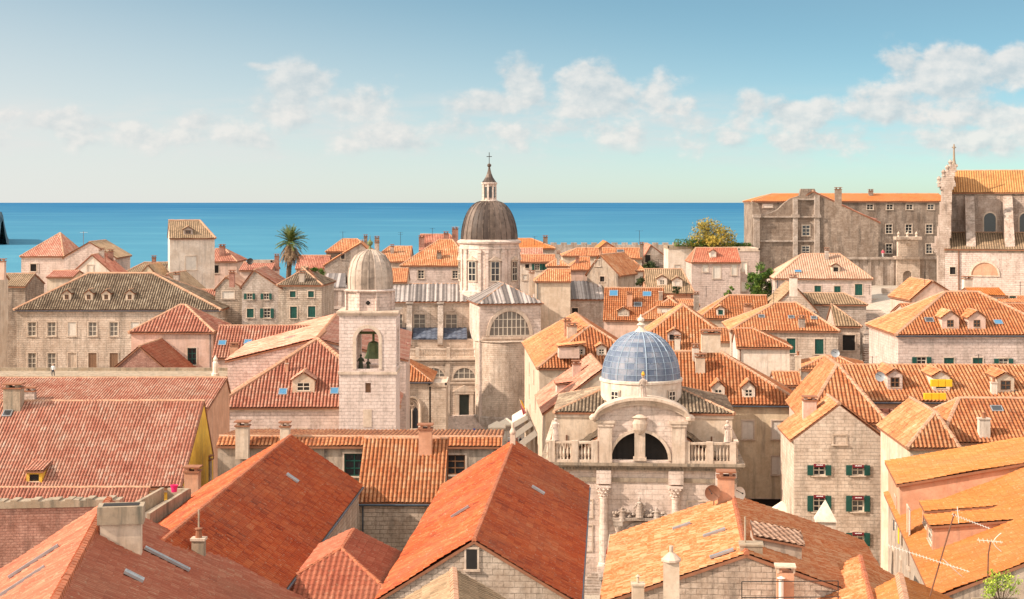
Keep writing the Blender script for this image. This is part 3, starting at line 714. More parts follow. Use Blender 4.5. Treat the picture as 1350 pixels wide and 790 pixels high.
# band house with coping tiles
house('stone_house', 'low wide house with a strip of coping tiles and two framed windows', 287, 587, 119.5, 661, 6, 578.5, 'x', th=-1, off=.14, roof='t_orange', wall='p_old', tw=.3, og=.05,
      win=[('f', 467, 613, 1.5, 1.7, 'dk'), ('f', 600, 613, 1.5, 1.5, 'brown')],
      chim=[('f', 320, 562, 592, .95, 'p_cream', 'slab'), ('f', 376, 563, 583, .7, 'p_cream', 'slab')])
house('stone_house', 'small stone house with quatrefoil opening and bright orange ribbed roof between the long red roofs', 472, 663, 112.5, 583, 5.5, 581, 'x', th=-1, off=.93, roof='t_orange', wall='s_rough', tw=.29, amp=.34, ov=.15,
      chim=[('f', 561, 566, 598, .95, 'p_rose', 'slab')], gut='f')
# church hall left of the bell tower
house('hall', 'wide hall left of the bell tower with ribbed hipped front slope, dormer and blue skylights', 283, 537, 165, 523, 19, 449, 'y', th=2, ins=(9, 0), roof='t_red', wall='s_pink', tw=.36, amp=.34, off=.52, capr=.3,
      dorm=[('f', 400, 521, 2.3, 1.5, dict(wall='p_cream', style='white', gb=.75, ww=.6))], sky_=[('f', 373, 520, .9, 1.0), ('f', 441, 519, .9, 1.0)], chim=[('f', 378, 480, 492, .3, 'p_rose', 'pot')],
      win=[('f', 345, 572, 1.2, 1.0, 'bopen'), ('f', 397, 572, 1.2, 1.0, 'bopen')], band='s_trim')
house('hall', 'higher roof behind the hall front, with brick-like stone gable and pale left slope', 300, 477, 175, 535, 38, 448, 'y', th=3, roof='t_red', wall='s_pink', tw=.34, amp=.28, capr=.22, sky_=[('l', 382, 448, .5, 1.3, 'zinc')])
house('tiled_house', 'low house with ribbed roof and two small skylights, beside the pink house', 281, 471, 196, 402, 9, 431, 'x', th=0, roof='t_red', wall='p_pink', tw=.36, amp=.34,
      sky_=[('f', 293, 455, 1.0, .9), ('f', 327, 454, 1.0, .9)], chim=[('f', 309, 456, 470, 1.0, 'p_rose', 'slab')])
house('plaster_house', 'pink plaster house with ribbed hipped roof and one dark doorway', 173, 438, 200, 281, 11, 404, 'x', ins=(5.0, 4.6), th=0, roof='t_red', wall='p_pink', tw=.4, amp=.34, capr=.22, win=[('f', 253, 470, 1.1, 2.1, 'dk')])
house('plaster_house', 'small rough house with gabled roof in front of the pink plaster house', 135, 500, 190, 233, 13, 458, 'y', th=-2, roof='t_brick', wall='s_red', tw=.32, off=.5, chim=[('l', 198, 432, 466, .8, 'p_white', 'slab')])
house('flat_roof_terrace', 'white flat terrace between the long palace and the ribbed roofs', -40, 500, 178, 300, 9, None, th=0, roof='conc', wall='s_grey', cat='terrace')
# long palace on the left
PW = []
for i, px in enumerate((42, 68, 95, 122, 150, 178)):
    PW += [('f', px, 434, 1.2, 2.0, 'wclosed' if i in (2, 5) else 'grid'), ('f', px, 476, 1.2, 2.3, 'blind' if i == 2 else ('bclosed' if i in (3, 4) else 'grid'))]
house('palace', 'long two-storey stone palace with weathered grey roof and four round-topped dormers', 22, 408, 230, 288, 14, 362, 'x', ins=(8.5, 11), th=0, roof='t_old', wall='s_warm', tw=.36, amp=.34, win=PW, zb=2, capr=.25,
      dorm=[('f', px, 398, 1.15, 1.15, dict(wall='p_cream', style='brown', ww=.5, gb=.45)) for px in (88, 117, 140, 171)], band='s_trim', gut='f')
house('plaster_house', 'tall narrow cream house cut off by the left edge', -90, 372, 215, -17, 9, 350, 'x', th=0, roof='t_red', wall='p_cream', zb=3, chim=[('f', 2, 345, 362, 1.0, 'p_pink', 'slab')])
# back left cluster
house('stone_house', 'old stone house in the shaded alley between the edge house and the palace', -30, 378, 246, 33, 10, 362, 'x', th=0, roof='t_brown', wall='s_dark', zb=2)  # added to fill the gap; dark wall colour stands in for alley shade
house('stone_house', 'square stone house by the sea with one small dark window', 28, 338, 285, 84, 14, 308, 'x', ins=(5, 2.6), th=0, roof='t_red', wall='s_pink', win=[('f', 44, 353, 1.1, 1.3, 'open')])
house('stone_house', 'broad gable house with brown roof right of the square stone house', 84, 340, 282, 152, 13, 320, 'y', th=2, roof='t_brown', wall='s_pink', chim=[('r', 134, 330, 342, .8, 's_grey', 'slab'), ('r', 146, 332, 345, .8, 's_red', 'slab')])
house('plaster_house', 'small white-gabled house in front of the broad brown-roofed gable', 93, 362, 268, 150, 9, 337, 'y', th=0, roof='t_red', wall='p_white', win=[('f', 119, 354, .9, 1.1, 'wclosed')])
house('plaster_house', 'little roof sliver beside the white-gabled house', 62, 366, 262, 96, 8, 358, 'x', th=0, roof='t_red', wall='p_cream')
house('tiled_house', 'low brown-roofed house between the white gable and the tower house', 160, 362, 280, 214, 12, 347, 'x', ins=(3, 0), th=3, roof='t_brown', wall='p_cream', chim=[('f', 203, 340, 352, .7, 's_red', 'slab')])
house('tiled_house', 'small ochre gable house left of the tower house', 176, 372, 262, 214, 9, 350, 'y', th=0, roof='t_brown', wall='p_ochre')
house('tower_house', 'tall white house rising above its neighbours with brown hipped roof', 224, 314, 265, 283, 10, 292, 'x', ins=(0, 2.2), off=.45, th=14, roof='t_brown', wall='p_white', win=[('f', 252, 347, 1.8, 2.3, 'wclosed'), ('f', 254, 375, 1.6, 1.2, 'wclosed')],
      dorm=[('f', 248, 311, 1.5, 1.0, dict(wall='s_grey', style='brown'))], capr=.2)
house('plaster_house', 'narrow pink house behind the right side of the tower house', 278, 345, 285, 312, 10, 329, 'x', ins=(0, 3), th=0, roof='t_red', wall='p_pink', win=[('f', 285, 355, .9, 1.4, 'open')], chim=[('f', 293, 325, 338, 1.0, 's_red', 'slab')])
house('tiled_house', 'brown gable roof stepping down below the tower house', 196, 384, 243, 246, 9, 362, 'y', th=-6, roof='t_brown', wall='p_pink', zb=2, chim=[('r', 233, 362, 376, .8, 's_grey', 'slab')])
house('stone_house', 'stone house with short red roof between the palace and the shuttered gable house', 250, 402, 238, 286, 8, 383, 'x', th=0, roof='t_red', wall='s_grey', zb=2)
house('stone_house', 'pale stone gable house with blind upper window, left of the shuttered gable house', 284, 381, 236, 321, 9, 366, 'y', off=.38, th=0, roof='t_pale', wall='s_rough', zb=2, win=[('f', 301, 389, 1.8, 1.1, 'wclosed')])
house('stone_house', 'stone gable house with three rows of green-shuttered windows', 319, 378, 233, 367, 11, 357, 'y', off=.34, th=0, roof='t_red', wall='s_grey', zb=2,
      win=[('f', 329, 391, .8, .9, 'gopen'), ('f', 351, 391, .8, .9, 'gopen'), ('f', 330, 413, 1.0, 1.3, 'gclosed'), ('f', 352, 413, 1.0, 1.4, 'gopen')], chim=[('l', 306, 360, 372, .7, 's_red', 'slab')])
house('stone_house', 'stone house with four dark green-shuttered windows and half-pale roof', 367, 376, 233, 424, 11, 353, 'x', ins=(3.4, 4), off=.5, th=-3, roof='t_old', wall='s_rough', zb=2,
      win=[('f', 386, 388, .85, .9, 'gclosed'), ('f', 410, 388, .85, .9, 'gclosed'), ('f', 387, 412, 1.0, 1.7, 'gclosed'), ('f', 411, 411, 1.1, 1.6, 'gclosed')], chim=[('f', 398, 360, 373, .8, 'p_grey', 'slab')])
house('tiled_house', 'low roofs with a small glazed penthouse left of the palm', 316, 357, 262, 358, 9, 347, 'x', th=0, roof='t_red', wall='p_pink', zb=6, chim=[('f', 365, 338, 352, .7, 's_red', 'slab')])
house('flat_roof_terrace', 'small rooftop penthouse with one wide window left of the palm', 331, 346, 266, 358, 3, None, th=0, roof='p_grey', wall='s_red', zb=18, win=[('f', 341, 352, 1.5, 1.0, 'white')], cat='penthouse')
house('tiled_house', 'long red roof behind the palm', 390, 354, 300, 432, 8, 338, 'x', th=0, roof='t_red', wall='p_cream')
house('stone_house', 'big red-roofed house with grey sloping gable, right of the palm', 430, 332, 312, 490, 12, 316, 'x', ins=(3, 3), th=4, roof='t_orange', wall='s_dark', chim=[('f', 497, 314, 328, .9, 's_dark', 'slab'), ('f', 482, 312, 322, .7, 's_dark', 'slab')])
house('stone_house', 'grey gable house just in front of the big red-roofed house', 428, 350, 298, 505, 12, 321, 'y', off=.62, th=4, roof='t_orange', wall='s_grey', win=[('f', 452, 338, .7, 1.0, 'open')])
house('tiled_house', 'row of low red roofs between the grey gable and the hipped house', 488, 345, 290, 540, 12, 326, 'x', ins=(3, 0), th=0, roof='t_orange', wall='p_grey', chim=[('f', 497, 320, 335, .8, 's_grey', 'slab'), ('f', 517, 325, 335, .6, 's_grey', 'slab')], win=[('f', 513, 349, .9, 1.1, 'gclosed')])
house('plaster_house', 'low orange-roofed house with bright dormer behind the bell tower dome', 495, 372, 268, 536, 8, 355, 'x', th=0, roof='t_orange', wall='p_cream', zb=5, win=[('f', 508, 380, .9, 1.0, 'white')])
house('stone_house', 'hipped red-roofed house with arched windows left of the cathedral drum', 529, 350, 285, 622, 14, 317, 'x', ins=(6.2, 4), th=-2, roof='t_orange', wall='s_pink', tw=.34,
      win=[('f', 555, 362, 1.1, 1.5, 'white'), ('f', 600, 362, 1.0, 1.4, 'white')], chim=[('f', 579, 333, 342, .8, 's_dark', 'slab')])
house('stone_house', 'red brick-coloured house rising behind the hipped house by the drum', 553, 330, 312, 612, 9, 310, 'x', ins=(0, 3), th=0, roof='t_red', wall='s_red', chim=[('f', 556, 313, 326, 1.1, 's_red', 'slab'), ('f', 588, 308, 320, .9, 's_red', 'slab'), ('f', 600, 302, 318, 1.2, 's_red', 'slab')])
# behind, right of the drum
house('tiled_house', 'far orange-roofed house right beside the cathedral drum', 664, 328, 318, 731, 12, 315.5, 'x', ins=(0, 4.5), th=0, roof='t_flame', wall='s_grey', chim=[('f', 719, 313, 322, .9, 's_dark', 'slab')])
house('plaster_house', 'white house with green shutters right of the cathedral drum', 683, 346, 288, 732, 9, 337, 'x', ins=(0, 0), th=0, roof='t_orange', wall='p_white', win=[('f', 708, 352, .9, 1.2, 'gopen'), ('f', 718, 352, .9, 1.2, 'gclosed'), ('f', 695, 351, .7, .7, 'open'), ('f', 692, 366, .8, 1.0, 'wclosed')])
house('plaster_house', 'stepped red-roofed house behind the white house with green shutters', 684, 338, 300, 715, 8, 328, 'x', th=0, roof='t_red', wall='p_cream')
house('plaster_house', 'small square turret house with pyramid roof and two windows', 722, 351, 263, 749, 4, 342, 'x', ins=(1.7, 1.7), th=0, roof='t_orange', wall='p_cream', win=[('f', 728, 358, .8, 1.0, 'gopen'), ('f', 740, 358, .8, 1.0, 'gopen')], chim=[('l', 736, 334, 344, .5, 's_grey', 'slab')])
house('tiled_house', 'orange lean roof below the small turret house', 706, 371, 258, 752, 6, 356, 'x', ins=(2, 0), th=0, roof='t_orange', wall='p_cream')
house('tiled_house', 'wide low orange-roofed house left of the tall orange gable', 742, 338, 305, 790, 9, 328, 'x', ins=(3, 0), th=0, roof='t_orange', wall='p_cream')
house('tiled_house', 'orange hipped roof sloping toward the tiny turret house', 748, 356, 280, 778, 9, 340, 'x', ins=(2.5, 0), th=0, roof='t_orange', wall='p_pink', chim=[('f', 761, 340, 348, .6, 's_red', 'slab')])
house('tiled_house', 'steep orange gable in front of the city wall', 783, 334, 320, 822, 12, 320, 'y', off=.42, th=0, roof='t_flame', wall='p_rose')
house('tiled_house', 'broad orange roof with one skylight in front of the city wall', 796, 341, 312, 846, 8, 328, 'x', th=0, roof='t_orange', wall='p_grey', sky_=[('f', 818, 333, 1.4, 1.2, 'glass')], chim=[('f', 846, 322, 340, .7, 's_dark', 'slab')])
house('stone_house', 'rough stone gable house with round attic hole and long orange side slope', 774, 361, 268, 815, 13, 337, 'y', off=.42, th=-22, roof='t_orange', wall='p_old', zb=8, win=[('f', 788, 347, 1.0, 1.0, 'wclosed'), ('f', 794, 368, .8, .9, 'open')])
house('plaster_house', 'white plaster house with tall blank right wall behind the rough gable', 815, 358, 274, 851, 8, 345, 'x', off=1, th=10, roof='t_orange', wall='p_white', zb=8, win=[('f', 822, 368, .8, 1.2, 'wclosed'), ('f', 833, 368, .8, 1.2, 'wclosed')])
house('stone_house', 'grey gable house at the foot of the city wall', 848, 342, 318, 882, 12, 324, 'y', off=.3, th=0, roof='t_red', wall='s_grey', win=[('f', 854, 341, 1.1, 1.5, 'open')])
house('plaster_house', 'pale blank-walled house topped by a green parapet garden', 881, 327, 300, 914, 9, None, th=0, roof='conc', wall='p_white', win=[('f', 893, 353, 1.0, 1.0, 'wclosed')])
house('stone_house', 'house with smooth red roof, balcony and white shutters below the autumn tree', 912, 346, 275, 976, 9, 328, 'x', th=0, ins=(1.2, 0), roof='t_brick', wall='s_pink', zb=12, sky_=[], dorm=[('f', 940, 341, 1.1, 1.1, dict(wall='p_white', style='wclosed', flat=False))],
      win=[('f', 930, 354, .9, 1.2, 'wclosed'), ('f', 945, 359, 1.3, 2.2, 'wclosed'), ('f', 968, 356, .9, 1.8, 'wclosed'), ('r', 984, 355, .9, 1.6, 'wclosed')])
house('stone_house', 'blank stone house wall right of the smooth red roof', 974, 330, 285, 1001, 9, None, th=0, roof='s_trim', wall='s_pink', win=[('f', 981, 352, .9, 1.8, 'wclosed'), ('f', 981, 378, .9, 1.8, 'wclosed'), ('f', 966, 356, .8, 1.4, 'wclosed')])
house('tiled_house', 'brown-roofed house with two arched dormers left of the balcony house', 853, 386, 255, 915, 9, 356, 'x', ins=(0, 1.5), th=0, roof='t_brown', wall='p_rose', zb=8, dorm=[('f', 873, 378, 1.6, 1.2, dict(wall='p_white', style='white', ww=.5)), ('f', 893, 380, 1.6, 1.2, dict(wall='p_white', style='wclosed', ww=.5))])
# middle right roofs
house('tiled_house', 'patched orange roof with blue skylights behind the glazed dome', 796, 421, 236, 874, 9, 381, 'x', th=-6, roof='t_orange', wall='p_pink', zb=8, sky_=[('f', 809, 389, 1.3, 1.2), ('f', 853, 390, 1.3, 1.0), ('f', 841, 404, 1.2, .9, 'glass'), ('f', 855, 417, 1.0, .8, 'glass')],
      dorm=[('f', 822, 419, 1.7, .9, dict(wall='p_grey', style='white', nwin=2, ww=.7))], chim=[('f', 830, 388, 404, .8, 'p_rose', 'slab'), ('f', 871, 385, 396, .6, 's_grey', 'pot')])
house('tiled_house', 'orange hipped roof with a bright shed dormer, right of the patched roof', 842, 421, 233, 916, 10, 392, 'x', ins=(5, 4), th=-6, roof='t_orange', wall='p_cream', zb=8, dorm=[('f', 880, 415, 3.0, 1.0, dict(wall='p_cream', style='wclosed', flat=True, gb=.5))], capr=.2)
house('tiled_house', 'long low orange roof below the arched dormers', 884, 404, 246, 922, 7, 396, 'x', th=0, roof='t_orange', wall='p_pink', zb=8, chim=[('f', 918, 388, 405, .8, 's_grey', 'slab')])
house('tiled_house', 'steep ribbed orange roof with one open dark dormer behind the glazed dome', 828, 462, 208, 980, 14, 404, 'y', ins=(7, 3), th=-4, roof='t_orange', wall='p_cream', tw=.4, amp=.34, zb=4, capr=.22,
      dorm=[('f', 889, 452, 1.7, 1.2, dict(wall='s_pink', style='open', ww=.75))], chim=[('f', 893, 446, 462, .7, 'p_white', 'slab'), ('r', 937, 440, 455, 1.9, 'p_cream', 'slab')])
house('tiled_house', 'orange hipped house with a green-shuttered dormer', 924, 419, 226, 1014, 8, 391, 'x', ins=(4.2, 0), th=-3, roof='t_orange', wall='p_cream', zb=10, tw=.36, capr=.2, dorm=[('f', 950, 418, 1.1, 1.1, dict(wall='p_white', style='gclosed'))], chim=[('f', 986, 404, 417, 1.1, 'p_rose', 'slab')])
house('plaster_house', 'orange hipped house with three large green shutters and small roof vents', 964, 436, 203, 1105, 13, 401, 'x', ins=(6.2, 4.5), th=-4, roof='t_orange', wall='s_warm', tw=.36, zb=6, capr=.2,
      win=[('f', 1043, 456, 1.1, 1.9, 'gclosed'), ('f', 1080, 457, 1.1, 1.9, 'gclosed')], sky_=[('f', 1004, 420, .8, .8, 'glass'), ('f', 1043, 421, .8, .8, 'glass'), ('f', 1073, 422, .8, .8, 'glass')], chim=[('f', 1057, 420, 433, .8, 's_grey', 'slab')])
house('stone_house', 'stone house with dark balcony window right of the three green shutters', 1102, 430, 206, 1134, 9, 403, 'x', ins=(0, 3), th=-4, roof='t_brown', wall='s_warm', zb=6, win=[('f', 1119, 452, 1.6, 2.0, 'open')], tw=.36)
house('stone_house', 'brown gable roof in front of the pale pink roof', 1015, 410, 222, 1077, 12, 378, 'y', off=.53, th=-4, roof='t_brown', wall='s_warm', zb=10, tw=.36, chim=[('l', 1046, 366, 384, 1.0, 'p_white', 'slab')])
house('stone_house', 'long brown-tiled stone house right of the brown gable roof', 1062, 402, 226, 1142, 10, 388, 'x', ins=(0, 2.4), th=-4, roof='t_brown', wall='s_grey', zb=8, tw=.36)
house('plaster_house', 'large pale house with pinkish sun-bleached roof and dark green shutters', 1022, 367, 248, 1149, 12, 336, 'x', ins=(5, 4), th=-3, roof='t_pale', wall='s_pink', zb=12, tw=.36, band='s_trim',
      win=[('f', 1078, 381, 1.0, .95, 'gclosed'), ('f', 1104, 382, 1.0, 1.1, 'gclosed'), ('f', 1132, 382, 1.15, 1.75, 'gclosed')], dorm=[('f', 1102, 361, 1.2, 1.1, dict(wall='p_cream', style='open'))], sky_=[('f', 1052, 360, 1.1, .7)], chim=[('f', 1090, 330, 343, .6, 's_grey', 'slab')])
house('plaster_house', 'white-walled house with ribbed hipped roof between the dome and the green shutters', 972, 458, 190, 1041, 8, 435, 'x', ins=(0, 4), th=-4, roof='t_orange', wall='p_white', zb=4, tw=.36, amp=.3)
house('plaster_house', 'small cream lean-to left of the white-walled ribbed house', 940, 450, 206, 966, 5, 434, 'x', ins=(0, 0), th=-4, roof='t_orange', wall='p_white', zb=4, tw=.36)
# cream building left of St Blaise-like church
house('plaster_house', 'long cream house beside the square with bright hipped roof and two white dormers', 711, 485, 190, 860, 34, 431, 'y', ins=(7.0, 5), off=.5, th=2.5, roof='t_orange', wall='p_cream', tw=.38, amp=.32, zb=-.5, capr=.22,
      dorm=[('f', 765, 471, 1.15, 1.1, dict(wall='p_white', style='white')), ('f', 793, 471, 1.15, 1.1, dict(wall='p_white', style='white')), ('l', 736, 468, 2.4, .9, dict(wall='p_pink', style='wclosed', flat=True, gb=.4))],
      win=[('l', 698, 486, 1.0, 1.6, 'bclosed'), ('l', 704, 497, 1.0, 1.7, 'bclosed'), ('l', 698, 515, 1.0, 1.7, 'bclosed'), ('l', 706, 532, 1.0, 1.8, 'bclosed'), ('l', 699, 542, 1.0, 1.8, 'bclosed')],
      chim=[('l', 748, 424, 445, .8, 'p_rose', 'slab'), ('l', 754, 430, 446, 1.2, 'p_cream', 'slab')])
house('plaster_house', 'red-roofed house with a long pink shed dormer, left behind the church facade', 719, 545, 166, 846, 16, 488, 'y', off=.6, th=2, roof='t_red', wall='p_cream', tw=.36, zb=-.5, amp=.3,
      dorm=[('l', 733, 520, 3.2, 1.1, dict(wall='p_pink', style='wclosed', flat=True, gb=.4))], chim=[('l', 760, 480, 497, .9, 'p_pink', 'slab')])
house('tiled_house', 'small orange roof directly behind the glazed dome on its left', 780, 470, 205, 830, 10, 450, 'x', th=-4, roof='t_orange', wall='p_cream', tw=.38, zb=4)
# ochre building right of the church
house('plaster_house', 'ochre house with big ribbed roof, two dormers and cream shutters', 870, 531, 166, 1056, 11, 466, 'x', ins=(0, 8.0), th=-4, roof='t_orange', wall='p_ochre', tw=.36, amp=.32, zb=-.5, capr=.22, gut='f',
      dorm=[('f', 947, 528, 1.3, 1.3, dict(wall='p_white', style='white', gb=.6)), ('f', 987, 528, 1.3, 1.3, dict(wall='p_white', style='white', gb=.6))],
      win=[('f', 986, 567, 1.15, 1.9, 'wclosed'), ('f', 1025, 567, 1.15, 1.9, 'wclosed'), ('f', 1025, 614, 1.15, 1.9, 'wclosed'), ('f', 1010, 668, 4.0, 1.6, 'open')],
      chim=[('f', 923, 471, 491, 1.0, 'p_cream', 'slab'), ('f', 917, 458, 476, .7, 'p_white', 'slab')])
house('plaster_house', 'small low house with two ribbed roof strips behind the pink dormer house', 1022, 508, 176, 1056, 6, 492, 'x', th=-4, roof='t_orange', wall='p_white', zb=2, tw=.36)
house('tiled_house', 'low tangle of orange roof and white gable with wall unit', 1055, 488, 186, 1140, 10, 471, 'x', ins=(3, 3), th=-10, roof='t_orange', wall='p_white', zb=4, tw=.34, chim=[('f', 1052, 470, 488, .7, 'p_cream', 'pot')])
# right side
house('plaster_house', 'large pinkish house with deep cornice, two gabled dormers and green shutters', 1184, 441, 184, 1400, 15, 387, 'x', ins=(7.5, 7.5), th=0, roof='t_orange', wall='s_pink', tw=.36, amp=.34, zb=6, band='p_pink', gut='f', capr=.24,
      win=[('f', 1215, 478, 1.1, 1.3, 'gopen'), ('f', 1251, 479, 1.15, 1.25, 'gclosed'), ('f', 1289, 479, 1.15, 1.25, 'gclosed'), ('f', 1323, 480, 1.1, 1.3, 'gopen')],
      dorm=[('f', 1253, 436, 2.0, 1.4, dict(wall='p_pink', style='brown', ww=.4, gb=.75)), ('f', 1288, 436, 2.0, 1.4, dict(wall='p_pink', style='brown', ww=.4, gb=.75))], sky_=[('f', 1225, 425, 1.0, .9, 'glass'), ('f', 1316, 428, 1.0, .9)])
house('tiled_house', 'upper roofs behind the deep-corniced pink house', 1200, 420, 202, 1400, 10, 402, 'x', ins=(0, 0), th=0, roof='t_orange', wall='p_pink', tw=.36, zb=12)
house('plaster_house', 'pink gable house below the gate with bright left verge', 1202, 395, 226, 1268, 10, 372, 'y', off=.42, th=4, roof='t_orange', wall='p_pink', tw=.36, zb=12, chim=[('r', 1275, 368, 398, 1.2, 'p_white', 'slab')])
house('plaster_house', 'small white house with orange roof strip below the great church', 1282, 390, 218, 1324, 6, 381, 'x', th=0, roof='t_flame', wall='p_white', zb=14, win=[('f', 1335, 396, .9, 1.2, 'gclosed')])
house('plaster_house', 'low pink house at the right edge with a green door', 1322, 400, 216, 1400, 7, 392, 'x', th=0, roof='t_orange', wall='p_pink', zb=14, win=[('f', 1333, 407, 1.0, 1.2, 'gclosed')])
house('plaster_house', 'long house across the right with three dormers, one closed off by yellow panels', 1096, 529, 161, 1420, 12, 483, 'x', ins=(0, 0), off=.6, th=-1, roof='t_orange', wall='p_rose', tw=.38, amp=.34, zb=4, gut='f',
      dorm=[('f', 1180, 517, 1.5, 1.7, dict(wall='s_pink', style='brown', gb=.5)), ('f', 1241, 518, 1.7, 1.6, dict(wall='p_white', style='open', gb=.5)), ('f', 1326, 520, 1.7, 1.6, dict(wall='p_cream', style='brown', gb=.5))],
      chim=[('f', 1310, 505, 521, .6, 'p_white', 'pot')])
house('plaster_house', 'house with pink three-window dormer and ridge running toward the viewer', 1063, 553, 146, 1166, 15, 483, 'y', off=.52, ins=(6.5, 0), th=-4, roof='t_orange', wall='p_pink', tw=.36, amp=.3, zb=-.5, capr=.22,
      chim=[('f', 1067, 528, 553, 1.2, 'p_pink', 'slab')])
house('stone_house', 'grey stone gable house with green shutters and small maroon window awnings', 1047, 580, 142, 1167, 9, 535, 'y', off=.5, th=-2, roof='t_orange', wall='s_warm', tw=.34, amp=.3, zb=-.5, capr=.2, og=-.25,
      win=[('f', 1107, 580, 1.1, .8, 'gclosed')] + [('f', px, py, 1.05, h_, 'gopen') for px in (1080, 1131) for py, h_ in ((620, .95), (664, 1.45), (711, 1.2))])
house('plaster_house', 'narrow house in the shaded alley with dark blue-grey wall', 1160, 560, 150, 1200, 9, 548, 'x', off=1, th=-2, roof='t_red', wall='p_grey', tw=.34, zb=-.5)
house('tiled_house', 'wide orange ribbed roof with a chimney and a vent on the right', 1240, 583, 134, 1420, 12, 528, 'x', ins=(3, 0), th=-2, roof='t_orange', wall='p_cream', tw=.33, amp=.34, zb=2, capr=.22, sky_=[('f', 1314, 543, 1.0, .9, 'glass')], chim=[('f', 1297, 553, 577, .9, 'p_white', 'pot')])
house('plaster_house', 'small hipped house with ribbed front in front of the wide orange roof', 1200, 588, 127, 1262, 12, 546, 'y', off=.7, ins=(2.6, 0), th=-2, roof='t_orange', wall='p_cream', tw=.33, amp=.34, zb=2, capr=.2, band='s_trim')
# bottom right: near house with clean orange roof and shed dormers
nf = at(1236, 737, 86); ff = at(1171, 690, 117)
dv = Vector((ff.x - nf.x, ff.y - nf.y)); thn = math.degrees(math.atan2(-dv.x, dv.y))
NH = house('plaster_house', 'house with bright cream side wall, clean orange roofs and stacked shed dormers', CX + nf.x / nf.y * F, HY + (H - 14.6) / nf.y * F, nf.y, 0, dv.length, HY + (H - 20.4) / nf.y * F, 'y', th=thn, wd=26, off=.55, roof='t_flame', wall='p_old', zb=4, tw=.3, amp=.17, ret=True,
      win=[('l', 1181, 672, 1.0, 1.8, 'wclosed'), ('l', 1198, 690, 1.1, 2.0, 'wclosed'), ('l', 1178, 742, 1.0, 1.8, 'wclosed'), ('l', 1188, 756, 1.0, 1.8, 'wclosed'), ('l', 1199, 730, 1.0, 1.8, 'bclosed')])
root, fr, W_, ze_, zr_, fc = NH; Ln = dv.length; sl_ = (zr_ - ze_) / (.55 * W_)
mb = MB(); rb = MB(); e = .25
vA = Ln - 9.5; zA = 16.9; sA = .2                 # raised far section with its own low roof
q = [fr.P(0, vA, 0), fr.P(12, vA, 0), fr.P(12, Ln, 0), fr.P(0, Ln, 0)]
uM = (zA - ze_) / (sl_ - sA)
A_ = lambda u, v, z: fr.P(u, v, z)
mb.poly([A_(0, vA, ze_ - .3), A_(uM, vA, zA + sA * uM), A_(0, vA, zA)]); mb.poly([A_(0, Ln, ze_ - .3), A_(0, vA, ze_ - .3), A_(0, vA, zA), A_(0, Ln, zA)])
mb.poly([A_(uM, Ln, zA + sA * uM), A_(0, Ln, ze_ - .3), A_(0, Ln, zA)])
rq = [A_(-e, Ln + .1, zA - e * sA + .05), A_(-e, vA - .2, zA - e * sA + .05), A_(uM, vA - .2, zA + sA * uM + .05), A_(uM, Ln + .1, zA + sA * uM + .05)]
ro = mb.build('upper_storey', 'p_rose', root); slab(rb, rq, .16, 1); tiles(rb, rq, .3, 0, .17); rb.build('roof', ['t_flame', 'slab'], ro)
for v0, v1, u0, hh in ((vA - 7.4, vA - 4.4, 1.0, 1.5), (vA - 12.2, vA - 9.0, .8, 1.6)):
    mb = MB(); rb = MB(); z0 = ze_ + u0 * sl_; zt = z0 + hh; s2 = .1; u1 = u0 + hh / (sl_ - s2)
    mb.poly([A_(u0, v0, z0), A_(u1, v0, zt + s2 * (u1 - u0)), A_(u0, v0, zt)]); mb.poly([A_(u1, v1, zt + s2 * (u1 - u0)), A_(u0, v1, z0), A_(u0, v1, zt)])
    wallq(mb, A_(u0, v1, 0), A_(u0, v0, 0), z0 - .1, zt, [(.35, v1 - v0 - .35, z0 + .35, zt - .25)], rv=.15)
    d = mb.build('shed_dormer', 'p_rose', root); window(d, A_(u0, (v0 + v1) / 2, z0 + .35), (A_(0, 0, 0) - A_(0, 1, 0)).normalized(), v1 - v0 - .7, hh - .6, 'white', rv=.15, surround=False)
    rq = [A_(u0 - .2, v1 + .15, zt + .02), A_(u0 - .2, v0 - .15, zt + .02), A_(u1 + .1, v0 - .15, zt + s2 * (u1 - u0) + .08), A_(u1 + .1, v1 + .15, zt + s2 * (u1 - u0) + .08)]
    slab(rb, rq, .12, 1); tiles(rb, rq, .3, 0, .17); rb.build('dormer_roof', ['t_flame', 'slab'], d)
near_gable('tiled_house', 'house beside the church front with mottled bright orange roof and many vents', (966, 655), (984, 733), 17.9, 7.2, 7.6, 2.6, 't_bright', 's_rough', tw=.3, amp=.14, capr=.15, capm='ridge_red',
      sky_=[('l', 899, 700, .35, 1.1, 'zinc'), ('l', 942, 709, .35, 1.3, 'zinc'), ('l', 952, 737, .35, 1.3, 'zinc')],
      chim=[('l', 957, 629, 664, 1.0, 'p_rose', 'slab'), ('l', 885, 741, 782, .8, 'p_cream', 'round')])
near_gable('tiled_house', 'low orange-roofed house at the bottom right with ribbed ridge tiles', (1134, 738), (1150, 800), 16.6, 5.6, 4.2, 2.4, 't_bright', 's_rough', tw=.32, amp=.2, capr=.16, capm='ridge_red')
near_gable('tiled_house', 'corner of an orange roof at the very bottom right beside the cream side wall', (1186, 764), (1200, 830), 17.2, 2.6, 3.5, 1.5, 't_flame', 's_rough', tw=.32, amp=.2, capr=.25)
